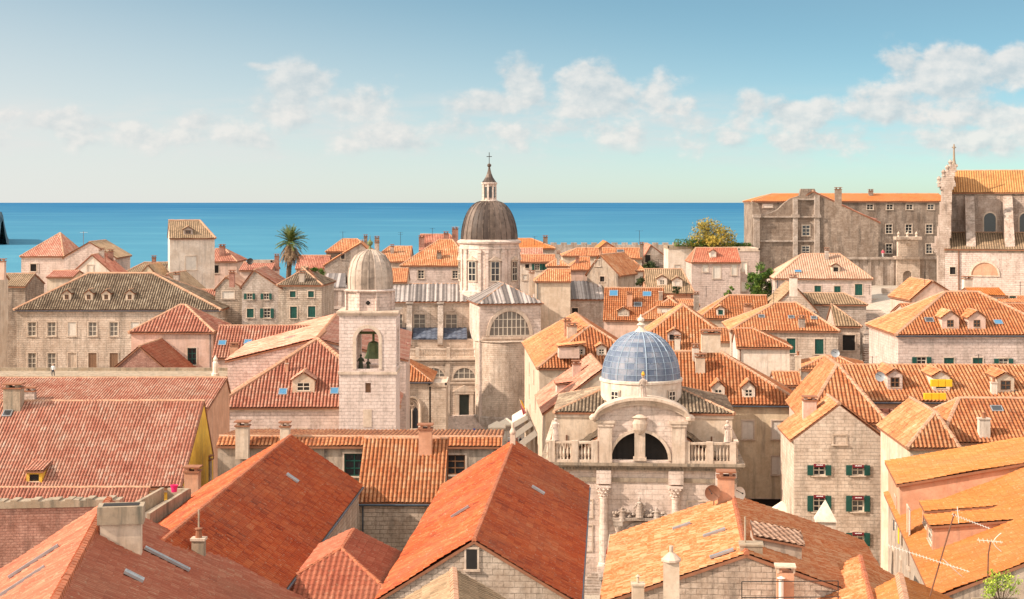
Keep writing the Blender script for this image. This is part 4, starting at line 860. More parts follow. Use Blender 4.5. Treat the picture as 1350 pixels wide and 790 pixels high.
# ------------------------------------------------------------------ arches, mouldings
def archwall(mb, P0, t, s0, s1, z0, z1, cs, r, zb, zs, thick, m=0, ztop=None, K=14, rise=None):
    """wall from P0 along t with an arched opening; inward is left of t; ztop(s) gives the top outline"""
    inn = Vector((-t.y, t.x, 0)); rise = r if rise is None else rise
    Q = lambda s_, z, v=0.0: Vector((P0.x, P0.y, 0)) + t * s_ + inn * v + Vector((0, 0, z))
    top = ztop or (lambda s_: z1)
    arc = lambda s_: zs + rise * math.sqrt(max(0, 1 - ((s_ - cs) / r) ** 2))
    xs = [s0] + [s0 + (cs - r - s0) * i / 4 for i in range(1, 4)] + [cs - r + r * 2 * (1 - math.cos(math.pi * i / K)) / 2 for i in range(K + 1)] + [cs + r + (s1 - cs - r) * i / 4 for i in range(1, 5)]
    for a, b in zip(xs, xs[1:]):
        mid = (a + b) / 2; inside = cs - r < mid < cs + r
        la, lb = (arc(a), arc(b)) if inside else (z0, z0)
        for v in (0, thick):
            q = [Q(a, la, v), Q(b, lb, v), Q(b, top(b), v), Q(a, top(a), v)]; mb.poly(q if v == 0 else q[::-1], m)
        mb.poly([Q(a, top(a)), Q(b, top(b)), Q(b, top(b), thick), Q(a, top(a), thick)], m)
        if inside:
            mb.poly([Q(b, lb), Q(a, la), Q(a, la, thick), Q(b, lb, thick)], m)
            if zb > z0 + .01:
                for v in (0, thick):
                    q = [Q(a, z0, v), Q(b, z0, v), Q(b, zb, v), Q(a, zb, v)]; mb.poly(q if v == 0 else q[::-1], m)
                mb.poly([Q(a, zb), Q(b, zb), Q(b, zb, thick), Q(a, zb, thick)], m)
    for s_, f in ((cs - r, 1), (cs + r, -1)):
        if zs > zb: q = [Q(s_, zb), Q(s_, zb, thick), Q(s_, zs, thick), Q(s_, zs)]; mb.poly(q[::-1] if f > 0 else q, m)
    for s_ in (s0, s1): mb.poly([Q(s_, z0), Q(s_, z0, thick), Q(s_, top(s_), thick), Q(s_, top(s_))], m)
def arcband(mb, P0, t, cs, zs, r0, r1, o0, o1, a0=0, a1=180, K=20, m=0, ry=1.0):
    """moulding ring segment in a wall plane between radii r0,r1, standing out from o0 to o1"""
    outv = Vector((t.y, -t.x, 0)); B = Vector((P0.x, P0.y, 0))
    def Q(r, a, o): a = R(a); return B + t * (cs + r * math.cos(a)) + Vector((0, 0, zs + r * ry * math.sin(a))) + outv * o
    for i in range(K):
        a, b = a0 + (a1 - a0) * i / K, a0 + (a1 - a0) * (i + 1) / K
        mb.poly([Q(r0, a, o1), Q(r1, a, o1), Q(r1, b, o1), Q(r0, b, o1)], m); mb.poly([Q(r1, a, o1), Q(r1, a, o0), Q(r1, b, o0), Q(r1, b, o1)], m)
        mb.poly([Q(r0, a, o0), Q(r0, a, o1), Q(r0, b, o1), Q(r0, b, o0)], m)
    for a in (a0, a1): mb.poly([Q(r0, a, o0), Q(r1, a, o0), Q(r1, a, o1), Q(r0, a, o1)], m)
def slabx(mb, fr, u0, u1, v0, v1, z0, z1, m=0):
    mb.hexa([fr.P(u0, v0, z0), fr.P(u1, v0, z0), fr.P(u1, v1, z0), fr.P(u0, v1, z0), fr.P(u0, v0, z1), fr.P(u1, v0, z1), fr.P(u1, v1, z1), fr.P(u0, v1, z1)], m)
def lunette(par, P0, t, cs, zs, r, o, nb=6, mat='gpane', fmat='white', rows=2, name='window', ry=1.0):
    B = Vector((P0.x, P0.y, 0)); outv = Vector((t.y, -t.x, 0)); g = MB()
    pts = [B + t * (cs + r * math.cos(R(a))) + Vector((0, 0, zs + r * ry * math.sin(R(a)))) + outv * o for a in range(0, 181, 9)]
    f = MB(); 
    for i in range(nb + 1):
        s_ = -r + 2 * r * i / nb; hh = ry * math.sqrt(max(0, r * r - s_ * s_))
        if hh > .1: f.obox(B + t * (cs + s_ - .06) + Vector((0, 0, zs)) + outv * (o + .06), t * .12, -outv * .05, Vector((0, 0, hh)))
    for j in range(rows + 1):
        z = r * ry * j / (rows + 1); ww = math.sqrt(max(0, r * r - (z / ry) ** 2))
        f.obox(B + t * (cs - ww) + Vector((0, 0, zs + z)) + outv * (o + .05), t * 2 * ww, -outv * .04, Vector((0, 0, .1)))
    w_ = f.build(name, fmat, par); g.poly(pts); g.build('pane', mat, w_); return w_
def balustrade(mb, fr, u0, u1, v, z, h=1.3, n=10, m=0, alongv=False):
    F_ = (lambda a, b, z_: fr.P(a, v + b, z_)) if not alongv else (lambda a, b, z_: fr.P(v + b, a, z_))
    def bx(a0, a1, b0, b1, z0, z1): mb.hexa([F_(a0, b0, z0), F_(a1, b0, z0), F_(a1, b1, z0), F_(a0, b1, z0), F_(a0, b0, z1), F_(a1, b0, z1), F_(a1, b1, z1), F_(a0, b1, z1)], m)
    bx(u0, u1, -.18, .18, z, z + .22); bx(u0, u1, -.2, .2, z + h - .2, z + h)
    for i in range(n):
        u = u0 + (u1 - u0) * (i + .5) / n; hh = h - .42; p = F_(u, 0, z + .22); w_ = min(.12, (u1 - u0) / n * .34)
        mb.lathe(p, [(w_ * .7, 0), (w_ * .7, .08 * hh), (w_ * .45, .14 * hh), (w_ * 1.15, .4 * hh), (w_ * .45, .8 * hh), (w_ * .75, .92 * hh), (w_ * .75, hh)], 8, m)
def robed_figure(name, label, base, h, mat='s_trim', yaw=0.0, cat='statue', hat=None, group=None, arm=1):
    mb = MB(); f = h / 1.8
    prof = [(.27, 0), (.25, .3), (.2, .75), (.17, 1.0), (.2, 1.2), (.22, 1.38), (.15, 1.48), (.06, 1.53), (.055, 1.57), (.09, 1.6), (.115, 1.69), (.1, 1.78), (.04, 1.84), (0, 1.85)]
    mb.lathe(base, [(r * f, z * f) for r, z in prof], 12, 0, sx=1.15, sy=.8, th=yaw, smooth=True)
    up_ = Vector((0, 0, 1)); sx = Vector((math.cos(yaw), math.sin(yaw), 0)); fw = Vector((math.sin(yaw), -math.cos(yaw), 0))
    for sg in (-1, 1):
        sh = base + sx * sg * .2 * f + up_ * 1.36 * f; el = sh + sx * sg * .13 * f - up_ * .28 * f + fw * .05 * f
        ha = el + fw * .24 * f + up_ * (.12 if sg != arm else .34) * f - sx * sg * .06 * f
        mb.tube(sh, el, .075 * f, 7, 0, r1=.06 * f); mb.tube(el, ha, .06 * f, 7, 0, r1=.04 * f)
    for i in range(5):
        a = -1.2 + i * .6; d = fw * math.cos(a) * .2 * f + sx * math.sin(a) * .26 * f
        mb.tube(base + d + up_ * .02, base + d * .75 + up_ * .95 * f, .035 * f, 5)
    o = mb.build(name, mat, None); tag(o, label, cat, group)
    if hat:
        g = MB(); g.lathe(base + up_ * 1.76 * f, [(.13*f, 0), (.15*f, .1*f), (.1*f, .26*f), (0, .36*f)], 8); g.build('mitre', hat, o)
    return o

# ------------------------------------------------------------------ CATHEDRAL
cat_ = thing('cathedral', 'large stone cathedral with dark ribbed dome, lantern and grey striped lead roofs', 'cathedral', (3, 262, 0))
TH = 10
def hs(*a, **k): return house('x', '', *a, root=cat_, ret=True, **k)
tr = hs(632, 400, 252, 713, 16, 375, 'y', ins=(5.2, 0), th=TH, zb=-.3, roof='lead', wall='s_carved', wname='transept', rname='transept_roof', tw=.7, amp=.14, capr=.1, ov=.4, band='s_trim')
nv = hs(440, 398, 262, 640, 12, 375.5, 'x', th=2, zb=8, roof='lead', wall='s_warm', wname='nave', rname='nave_roof', tw=.7, amp=.14, capr=.1, band='s_trim',
        win=[('f', 553, 424, 1.9, 2.4, 'grid'), ('f', 595, 424, 1.9, 2.4, 'grid'), ('f', 527, 424, .9, 2.4, 'grid')])
n2_ = hs(704, 395, 262, 796, 12, 372, 'x', th=2, zb=6, roof='lead', wall='s_grey', wname='choir', rname='choir_roof', tw=.7, amp=.14, capr=.1, win=[('f', 758, 415, 1.0, 2.2, 'open')], chim=[('f', 701, 360, 388, .9, 's_trim', 'slab')])
fa = nv[1]
for px in (553, 595):                                       # round heads over the nave windows
    q = hitv(px, 413, fa.P(0, 0, 0), fa.P(9, 0, 0)); t_ = Vector((fa.c, fa.s, 0)); m_ = MB(); s_ = (q - fa.P(0, 0, 0)).dot(t_)
    arcband(m_, fa.P(0, 0, 0), t_, s_, q.z - .1, .95, 1.2, .002, .09, ry=.5); m_.build('window_arch', 's_trim', cat_)
# aisle block with lead lean-to roofs, terrace, balustrade
af = Fr(at(505, 470, 254).x, 254, R(2)); L_ = (at(632, 470, 254).x - af.x)
z_t = at(0, 473, 254).z; z_m = at(0, 447, 258).z; z_r = at(0, 433, 262).z
us = lambda px: (px - CX) / F * 254 - af.x
mb = MB(); t_ = Vector((af.c, af.s, 0))
lw = [(us(572), 1.75), (us(612), 1.75)]; zl = at(0, 500, 254).z
wallq(mb, af.P(0, 0, 0), af.P(L_ + 1, 0, 0), 0, z_t, [(us(612) - .75, us(612) + .75, 1.95, 5.2)], rv=.5)
slabx(mb, af, 0, L_ + 1, .01, 8, z_t - .3, z_t - .001)
wallq(mb, af.P(0, 4, 0), af.P(L_ + 1, 4, 0), z_t, z_m)
mb.build('aisle', 's_warm', cat_)
mb = MB(); slabx(mb, af, -.1, L_ + 1, -.35, -.003, z_t - .28, z_t + .0); slabx(mb, af, -.1, L_ + 1, -.2, -.003, z_t - .75, z_t - .62); slabx(mb, af, -.1, L_ + 1, -.16, -.003, 7.0, 7.25)
for px in (528, 590, 630): slabx(mb, af, us(px) - .35, us(px) + .35, -.14, -.003, 0, z_t - .75)
mb.build('cornice', 's_trim', cat_)
for cs, r in lw:
    m_ = MB(); arcband(m_, af.P(0, 0, 0), t_, cs, zl, r, r + .3, .002, .14)
    m_.obox(af.P(cs - r - .3, -.16, zl - .25), t_ * (2 * r + .6), af.P(0, .157, 0) - af.P(0, 0, 0), Vector((0, 0, .25)))
    m_.build('window_arch', 's_trim', cat_); lunette(cat_, af.P(0, 0, 0), t_, cs, zl, r, .02, 4, 'gpane', rows=1)
mb = MB()
for a, b, n in ((us(528), us(549), 10), (us(551), us(590), 18), (us(593), us(632), 18)): balustrade(mb, af, a, b, .15, z_t + .002, 1.55, n)
for px in (527, 550, 591, 632): slabx(mb, af, us(px) - .28, us(px) + .28, -.15, .45, z_t + .003, z_t + 1.75)
mb.build('balustrade', 's_trim', cat_)
mb = MB()
for a, b in ((us(512), us(536)), (us(543), us(578)), (us(584), us(616))):
    q = [af.P(a, 3.8, z_m), af.P(b, 3.8, z_m), af.P(b, 8.1, z_r), af.P(a, 8.1, z_r)]; slab(mb, q, .12, 0); tiles(mb, q, .8, 0, .08)
mb.build('aisle_roof', 'leadblue', cat_)
for px in (538, 580):                                       # scrolled buttresses
    mb = MB(); u = us(px); pr = [(8.2, z_r + 4.0), (7.3, z_r + 3.9), (6.9, z_r + 2.4), (6.2, z_r + 1.0), (5.0, z_r - .1), (3.9, z_m + .5), (3.6, z_m - .9), (4.0, z_m - 1.2)]
    L1 = [af.P(u - .45, v, z) for v, z in pr] + [af.P(u - .45, 8.2, z_m - 1.2)]; L2 = [af.P(u + .45, v, z) for v, z in pr] + [af.P(u + .45, 8.2, z_m - 1.2)]
    for i in range(len(pr)): mb.poly([L1[i], L1[(i + 1) % len(L1)], L2[(i + 1) % len(L2)], L2[i]])
    mb.poly(L1); mb.poly(L2[::-1]); slabx(mb, af, u - .6, u + .6, 7.2, 8.2, z_r + 4.0, z_r + 4.3); mb.build('buttress', 's_grey', cat_)
# doorway
mb = MB(); cd_ = us(612)
for sg in (-1, 1): slabx(mb, af, cd_ + sg * 1.15 - .3, cd_ + sg * 1.15 + .3, -.28, -.003, 1.95, 5.35)
slabx(mb, af, cd_ - 1.6, cd_ + 1.6, -.34, -.003, 5.35, 5.75); P_ = af.P
for v0, v1 in ((-.4, -.003),):
    q = [(-1.9, 5.75), (1.9, 5.75), (0, 6.8)]; A_ = [P_(cd_ + a, v0, z) for a, z in q]; B_ = [P_(cd_ + a, v1, z) for a, z in q]
    mb.poly(A_); [mb.poly([A_[i], A_[(i+1) % 3], B_[(i+1) % 3], B_[i]][::-1]) for i in range(3)]
mb.build('doorway', 's_trim', cat_)
mb = MB(); slabx(mb, af, cd_ - .75, cd_ + .75, .3, .36, 1.95, 5.2); mb.build('door', 'doorgrey', cat_)
mb = MB()
for i in range(9): 
    rr = 4.6 - i * .33; mb.lathe(af.P(cd_, 0, 0), [(rr + .0, .2 + i * .2), (rr, .4 + i * .2), (0, .401 + i * .2)], 24, 0, a0=math.pi + R(2), a1=math.tau + R(2), smooth=False, sy=.9)
mb.build('steps', 's_carved', cat_)
# transept front: lunette, cornices
tf = tr[1]; tt = Vector((tf.c, tf.s, 0)); W_ = tr[2]; zz = at(0, 443, 252.5).z; m_ = MB()
arcband(m_, tf.P(0, 0, 0), tt, W_ * .49, zz, 3.25, 3.75, .002, .2, ry=1.2); slabx(m_, tf, .4, W_ - .4, -.4, -.003, zz - .5, zz - .15); slabx(m_, tf, -.05, W_ + .05, -.2, -.003, zz - .75, zz - .5)
for i in range(9): slabx(m_, tf, .8 + i * 1.0, 1.05 + i * 1.0, -.32, -.2, zz - .72, zz - .5)
m_.build('window_arch', 's_trim', cat_); lunette(cat_, tf.P(0, 0, 0), tt, W_ * .49, zz, 3.2,   .02, 9, 'gpane', rows=2, ry=1.2)
# apse below: shallow curved wall
mb = MB(); mb.lathe(tf.P(W_ * .44, 2.5, 0), [(4.7, 0), (4.7, zz - .95), (4.9, zz - .9), (4.9, zz - .76), (0, zz - .755)], 24, 0, a0=math.pi, a1=math.tau, th=R(TH)); mb.build('apse', 's_warm', cat_)
mb = MB(); mb.lathe(tf.P(W_ * .44, 2.5, 0), [(4.95, 0), (4.95, 2.0), (4.71, 2.15)], 24, 0, a0=math.pi, a1=math.tau, th=R(TH)); mb.build('plinth', 's_grey', cat_)
# drum
dc = at(645, 385, 268); dc.z = 0; zb_ = at(0, 388, 268).z; zt_ = at(0, 315.5, 268).z; r_ = 5.0
def ringf(prof, c, k=48): m = MB(); m.lathe(c, prof, k, 0); return m
mb = MB(); mb.lathe(dc, [(r_ + .35, zb_ - 4), (r_ + .35, zb_ + .7), (r_ + .05, zb_ + .8), (r_, zb_ + .9), (r_, zt_ - 1.6), (r_ + .1, zt_ - 1.55), (r_ + .1, zt_ - 1.25), (r_ - .02, zt_ - 1.2), (r_ - .02, zt_ - .75), (r_ + .35, zt_ - .6), (r_ + .4, zt_ - .3), (r_ - .2, zt_)], 48, 0)
ph0 = R(-90 + 12)
for i in range(8):
    for da in (-15.5, 15.5):
        a = ph0 + i * math.pi / 4 + R(da); c = dc + Vector((math.cos(a) * (r_ - .05), math.sin(a) * (r_ - .05), zb_ + .85)); mb.box(c, .5, .5, zt_ - 1.6 - zb_ - .85, a + math.pi / 2)
        mb.box(c + Vector((0, 0, zt_ - 2.2 - zb_ - .85)), .66, .66, .55, a + math.pi / 2)
mb.build('drum', 's_carved', cat_)
for i in range(8):
    a = ph0 + i * math.pi / 4; 
    if math.sin(a) > .35: continue
    tdir = Vector((-math.sin(a), math.cos(a), 0)); p = dc + Vector((math.cos(a) * (r_ + .0), math.sin(a) * (r_ + .0), at(0, 371, 263).z)); hh = at(0, 345, 263).z - p.z
    w_ = window(cat_, p, tdir, 1.45, hh, 'white', rv=-.06)
    m_ = MB(); B0 = p + Vector((math.cos(a), math.sin(a), 0)) * .02 + Vector((0, 0, hh + .14))
    o_ = Vector((math.cos(a), math.sin(a), 0)); A_ = [B0 + tdir * x + Vector((0, 0, z)) + o_ * .32 for x, z in ((-1.15, 0), (1.15, 0), (0, .75))]; B_ = [q - o_ * .4 for q in A_]
    m_.poly(A_); [m_.poly([A_[i2], A_[(i2+1) % 3], B_[(i2+1) % 3], B_[i2]][::-1]) for i2 in range(3)]; m_.build('pediment', 's_trim', w_)
# dome, lantern, cross
hD = at(0, 265.5, 268).z - zt_; prof = []
for i in range(15):
    a = i / 14 * math.pi / 2; prof.append((1.1 + (4.75 - 1.1) * math.cos(a) ** .93, zt_ + .02 + hD * math.sin(a) ** 1.06))
mb = MB(); mb.lathe(dc, [(4.85, zt_ - .15)] + prof, 56); mb.uv = [[((i % 56) // 2 + .5, .5)] * len(mb.f[i]) for i in range(len(mb.f))]
for i in range(28):
    a = i * math.tau / 28
    for (r0, z0), (r1, z1) in zip(prof, prof[1:]): mb.tube(dc + Vector((math.cos(a) * r0, math.sin(a) * r0, z0)), dc + Vector((math.cos(a) * r1, math.sin(a) * r1, z1)), .085, 4, 0, cap=False)
do_ = mb.build('dome', 'leaddome', cat_)
z0 = zt_ + hD; hl = at(0, 241, 268).z - z0
mb = MB(); mb.lathe(dc + Vector((0, 0, z0 - .2)), [(1.45, 0), (1.45, .35), (1.15, .45), (1.0, .5), (1.0, hl - .3), (1.15, hl - .2), (1.35, hl), (1.4, hl + .2), (1.0, hl + .3)], 16)
for i in range(8):
    a = ph0 + (i + .5) * math.pi / 4; mb.box(dc + Vector((math.cos(a) * 1.08, math.sin(a) * 1.08, z0 + .2)), .3, .3, hl - .3, a)
lo = mb.build('lantern', 's_carved', cat_)
m_ = MB()
for i in range(8):
    a = ph0 + i * math.pi / 4; m_.box(dc + Vector((math.cos(a) * .99, math.sin(a) * .99, z0 + .6)), .12, .42, hl - 1.3, a)
m_.build('window', 'glass', lo)
zc = z0 + hl; m_ = MB(); m_.lathe(dc + Vector((0, 0, zc)), [(1.3, 0), (1.0, .35), (.65, .9), (.4, 1.5), (.22, 2.2), (.16, 2.6), (.34, 2.8), (.34, 3.05), (.1, 3.25), (0, 3.3)], 12); m_.build('lantern_cap', 'leaddome', lo)
m_ = MB(); c = dc + Vector((0, 0, zc + 3.2)); m_.tube(c, c + Vector((0, 0, 1.9)), .06, 5); m_.tube(c + Vector((-.45, 0, 1.2)), c + Vector((.45, 0, 1.2)), .06, 5); m_.build('cross', 'iron', lo)
# left end of the nave: carved front seen from the side
ff_ = Fr(at(417, 0, 258).x, 258, R(2)); mb = MB(); zz_ = at(0, 365, 258).z
slabx(mb, ff_, 1.0, 4.6, 0, 14, 0, zz_ - 2.2)
for i, (a, b, z) in enumerate(((.6, 4.8, zz_ - 2.2), (.9, 4.6, zz_ - 5.2), (.8, 4.7, zz_ - 8.5))): slabx(mb, ff_, a - .1, b, -.3, 14.3, z, z + .4)
for u in (1.1, 2.3, 3.5): slabx(mb, ff_, u, u + .6, -.2, 0, 3, zz_ - 2.2)
mb.build('front_block', 's_carved', cat_)
mb = MB(); q = [ff_.P(.6, -.3, zz_ - 1.6), ff_.P(4.8, -.3, zz_ - 1.6), ff_.P(4.3, 6, zz_ + .3), ff_.P(1.3, 6, zz_ + .3)]; slab(mb, q, .3); q = [ff_.P(1.3, 6, zz_ + .3), ff_.P(4.3, 6, zz_ + .3), ff_.P(4.8, 14, zz_ - 1.6), ff_.P(.6, 14, zz_ - 1.6)]; slab(mb, q, .3)
mb.build('front_roof', 'lead', cat_)
house('stone_house', 'small gothic hall with twin pointed window and orange hipped roof behind the bell tower', 498, 503, 226, 568, 12, 467, 'x', ins=(0, 5.4), th=0, roof='t_orange', wall='s_warm', tw=.42, amp=.34, zb=-.3, gut='f')
gh = house('stone_house', 'low stone annex with rounded corner beside the cathedral steps', 566, 508, 226, 588, 8, None, th=0, roof='s_trim', wall='s_warm', zb=-.3)
# gothic window
gp = at(543, 565, 225.95); t_ = Vector((1, 0, 0)); hall = [o for o in C.objects if o.get('label', '').startswith('small gothic')][0]
mb = MB()
def ogive(mb, x, z, hw, h, o0, o1, wd_, m=0):
    pts = [(-hw, 0)] + [(-hw + hw * (1 - math.cos(i / 8 * math.pi / 2)) ** 1.1, h + (hw * 1.25) * math.sin(i / 8 * math.pi / 2)) for i in range(9)]
    for sg in (-1, 1):
        for (a, b), (c, d) in zip(pts, pts[1:]):
            A = gp + Vector((x + sg * a, -o1, z + b)); B = gp + Vector((x + sg * c, -o1, z + d)); mb.tube(A, B, wd_, 5, m)
ogive(mb, 0, 0, 1.25, 2.9, 0, .1, .2); ogive(mb, 0, 0, 1.0, 2.8, 0, .05, .1)
mb.tube(gp + Vector((0, -.1, 0)), gp + Vector((0, -.1, 2.7)), .1, 8); mb.obox(gp + Vector((-1.5, -.25, -.25)), Vector((3, 0, 0)), Vector((0, .22, 0)), Vector((0, 0, .25)))
for a in range(8): mb.tube(gp + Vector((.33 * math.cos(a * math.pi / 4), -.1, 3.5 + .33 * math.sin(a * math.pi / 4))), gp + Vector((.33 * math.cos((a + 1) * math.pi / 4), -.1, 3.5 + .33 * math.sin((a + 1) * math.pi / 4))), .07, 5)
gw = mb.build('window', 's_trim', hall); mb = MB()
for sg in (-1, 1):
    pts = [gp + Vector((sg * .5 + x, -.03, z)) for x, z in ((-.38, 0), (.38, 0), (.38, 2.4), (.25, 2.8), (0, 3.05), (-.25, 2.8), (-.38, 2.4))]; mb.poly(pts)
mb.build('pane', 'glass', gw)

# ------------------------------------------------------------------ BELL TOWER
tw_ = thing('bell_tower', 'tall square white stone bell tower with open belfry and small ribbed dome', 'bell tower', at(484, 731, 163) * 1)
ORG[tw_.name] = Vector(tw_.location)
bf = Fr(at(447, 0, 160).x, 160, 0); BW = 75 / F * 160; zz = lambda y: at(0, y, 160).z
mb = MB(); z1 = zz(492); cw = BW / 2
wallq(mb, bf.P(0, 0, 0), bf.P(BW, 0, 0), -.3, z1, [(cw - .28 + .05, cw + .28 + .05, zz(518), zz(505))], rv=.4)
wallq(mb, bf.P(BW, 0, 0), bf.P(BW, BW, 0), -.3, z1); wallq(mb, bf.P(BW, BW, 0), bf.P(0, BW, 0), -.3, z1); wallq(mb, bf.P(0, BW, 0), bf.P(0, 0, 0), -.3, z1)
zt2 = zz(416); ar = 14.6 / F * 160
for (a, b) in ((bf.P(0, 0, 0), bf.P(BW, 0, 0)), (bf.P(BW, 0, 0), bf.P(BW, BW, 0)), (bf.P(BW, BW, 0), bf.P(0, BW, 0)), (bf.P(0, BW, 0), bf.P(0, 0, 0))):
    t_ = (b - a).normalized(); archwall(mb, a + t_ * .001, t_, 0, BW - .002, z1, zt2, cw, ar, zz(487), zz(448), .9)
slabx(mb, bf, .3, BW - .3, .3, BW - .3, z1 - .3, z1 + .02); slabx(mb, bf, .3, BW - .3, .3, BW - .3, zt2 - .3, zt2 - .01)
mb.build('shaft', 's_tower', tw_)
m_ = MB(); slabx(m_, bf, -.14, BW + .14, -.14, BW + .14, zt2, zt2 + .22); slabx(m_, bf, -.26, BW + .26, -.26, BW + .26, zt2 + .22, zt2 + .42)
m_.build('cornice', 's_trim', tw_); m_ = MB()
for z in (z1,):
    for u0, u1, v0, v1 in ((-.12, BW + .12, -.12, -.003), (-.12, -.003, -.003, BW + .12), (BW + .003, BW + .12, -.003, BW + .12)): slabx(m_, bf, u0, u1, v0, v1, z - .14, z + .12)
m_.build('string_course', 's_trim', tw_); m_ = MB()
arcband(m_, bf.P(0, 0, 0), Vector((1, 0, 0)), cw, zz(448), ar + .02, ar + .35, .003, .07); 
for sg in (-1, 1): slabx(m_, bf, cw + sg * (ar + .185) - .165, cw + sg * (ar + .185) + .165, -.07, -.003, zz(487), zz(448))
m_.build('arch_moulding', 's_trim', tw_); m_ = MB()
slabx(m_, bf, cw - .42, cw + .42, -.05, -.003, zz(563), zz(540)); m_.build('plaque', 's_trim', tw_)
m_ = MB(); slabx(m_, bf, cw - .26, cw + .36, .32, .38, zz(518), zz(505)); m_.build('window', 'shutb', tw_)
oc = bf.P(cw, cw, 0); ro_ = 2.62; z3 = zz(414); z4 = zz(386)
m_ = MB(); m_.lathe(oc, [(2.45, z3 - .05), (2.45, z4)], 8, 0, ph=math.pi / 8, smooth=False); slabx(m_, bf, cw - 2.55, cw + 2.55, cw - 2.55, cw + 2.55, z3, z3 + .12)
for i in range(8):
    a = math.pi / 8 + i * math.pi / 4; m_.box(oc + Vector((math.cos(a) * 2.45, math.sin(a) * 2.45, z3)), .34, .34, z4 - z3, a)
m_.lathe(oc, [(2.7, z4 - .02), (2.82, z4 + .12), (2.5, z4 + .25), (0, z4 + .26)], 8, 0, ph=math.pi / 8, smooth=False)
oo = m_.build('octagon', 's_pink', tw_)
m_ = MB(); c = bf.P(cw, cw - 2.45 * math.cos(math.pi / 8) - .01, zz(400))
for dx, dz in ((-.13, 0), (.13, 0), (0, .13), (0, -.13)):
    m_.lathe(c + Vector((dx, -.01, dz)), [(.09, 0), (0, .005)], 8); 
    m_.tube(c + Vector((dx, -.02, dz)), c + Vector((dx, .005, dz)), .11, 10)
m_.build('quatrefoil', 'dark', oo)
prof = [(2.28, 0), (2.3, .9), (2.3, 1.3), (2.2, 2.0), (1.95, 2.8), (1.5, 3.45), (.9, 3.85), (.3, 4.0), (0, 4.02)]
m_ = MB(); m_.lathe(oc + Vector((0, 0, z4 + .26)), prof, 40); m_.uv = [[((i % 40) // 2 + .5, .5)] * len(m_.f[i]) for i in range(len(m_.f))]
for i in range(20):
    a = i * math.tau / 20
    for (r0, q0), (r1, q1) in zip(prof[:-1], prof[1:-1]): m_.tube(oc + Vector((math.cos(a) * r0, math.sin(a) * r0, z4 + .26 + q0)), oc + Vector((math.cos(a) * r1, math.sin(a) * r1, z4 + .26 + q1)), .06, 4, cap=False)
dd_ = m_.build('dome', 'paledome', tw_)
m_ = MB(); m_.lathe(oc + Vector((0, 0, z4 + 4.2)), [(.3, 0), (.12, .2), (.1, .4), (.28, .6), (.3, .8), (.1, 1.0), (.04, 1.1), (.03, 1.5), (0, 1.52)], 10); m_.build('finial', 'belly', dd_)
# bell and the two bronze strikers
bc = bf.P(cw + .35, cw, zz(476)); m_ = MB(); m_.lathe(bc, [(.95, .0), (.88, .15), (.68, .6), (.62, 1.2), (.5, 1.6), (.2, 1.75), (0, 1.78)], 20); m_.tube(bc + Vector((0, 0, 1.7)), bc + Vector((0, 0, 2.6)), .12, 8); m_.tube(bf.P(.9, cw, bc.z + 2.6), bf.P(BW - .9, cw, bc.z + 2.6), .14, 8)
bl = m_.build('bell', 'belly', None); tag(bl, 'green bronze bell hanging in the open belfry', 'bell')
robed_figure('statue', 'dark bronze striker figure standing in the belfry arch, left of the bell', bf.P(cw - .75, .9, z1 + .03), 1.75, 'bronze', cat='statue')
robed_figure('statue', 'second bronze figure just before the bell in the belfry arch', bf.P(cw + .0, .75, z1 + .03), 1.3, 'bronze', cat='statue')

# ------------------------------------------------------------------ BAROQUE CHURCH
CD = 150.5; cf = Fr(at(722, 0, CD).x, CD, R(-4)); CW = 17.75
ch = thing('church', 'baroque stone church with blue glazed dome, arched gable, balustrades and carved portal', 'church', cf.P(CW / 2, 8, 0)); ct_ = Vector((cf.c, cf.s, 0)); P_ = cf.P
cz = lambda y, v=0.0: at(0, y, CD - .6 + v).z
ucx = lambda px: (hitv(px, 500, P_(0, 0, 0), P_(9, 0, 0)) - P_(0, 0, 0)).dot(ct_)
zc_ = cz(611)                                    # underside of the terrace
mb = MB(); wallq(mb, P_(0, 0, 0), P_(CW, 0, 0), -.5, zc_ - .6); wallq(mb, P_(CW, 0, 0), P_(CW, 16, 0), -.5, zc_ - .6); wallq(mb, P_(0, 16, 0), P_(0, 0, 0), -.5, zc_ - .6); wallq(mb, P_(CW, 16, 0), P_(0, 16, 0), -.5, zc_ - .6)
slabx(mb, cf, 0, CW, .01, 16, zc_ - .3, zc_ + .1); mb.build('facade', 's_carved', ch)
mb = MB()                                         # entablature
for o, a, b in ((.12, -1.75, -1.35), (.25, -.62, -.35), (.5, -.34, -.16), (.72, -.15, .12)):
    slabx(mb, cf, -o, CW + o, -o, 16 + o, zc_ + a, zc_ + b)
n = 56
for i in range(n): slabx(mb, cf, i * CW / n, i * CW / n + .16, -.4, -.24, zc_ - .6, zc_ - .37)
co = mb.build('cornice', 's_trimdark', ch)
mb = MB(); kc = [ucx(p) for p in (735, 796, 891, 953)]
for u in kc:
    c = P_(u, -.12, 0); mb.box(c + Vector((0, 0, -.4)), 1.3, 1.1, 2.2, cf.th)
    mb.lathe(c, [(.55, 1.8), (.55, 2.0), (.42, 2.1), (.42, 4.5), (.37, zc_ - 3.3)], 16)
    zc2 = zc_ - 3.3
    mb.lathe(c, [(.37, zc2), (.45, zc2 + .05), (.4, zc2 + .15), (.52, zc2 + .7), (.62, zc2 + 1.05)], 12); mb.box(c + Vector((0, 0, zc2 + 1.05)), 1.3, 1.1, .18, cf.th)
    for i in range(10):
        a = i * math.tau / 10
        for zz_, rr in ((.3, .47), (.62, .55), (.92, .66)): mb.lathe(c + Vector((math.cos(a + zz_) * rr, math.sin(a + zz_) * rr, zc2 + zz_)), [(.0, -.1), (.12, 0), (.0, .14)], 6)
    slabx(mb, cf, u - .7, u + .7, -.45, -.003, zc_ - 1.9, zc_ - .62)
mb.build('column', 's_carved', ch)
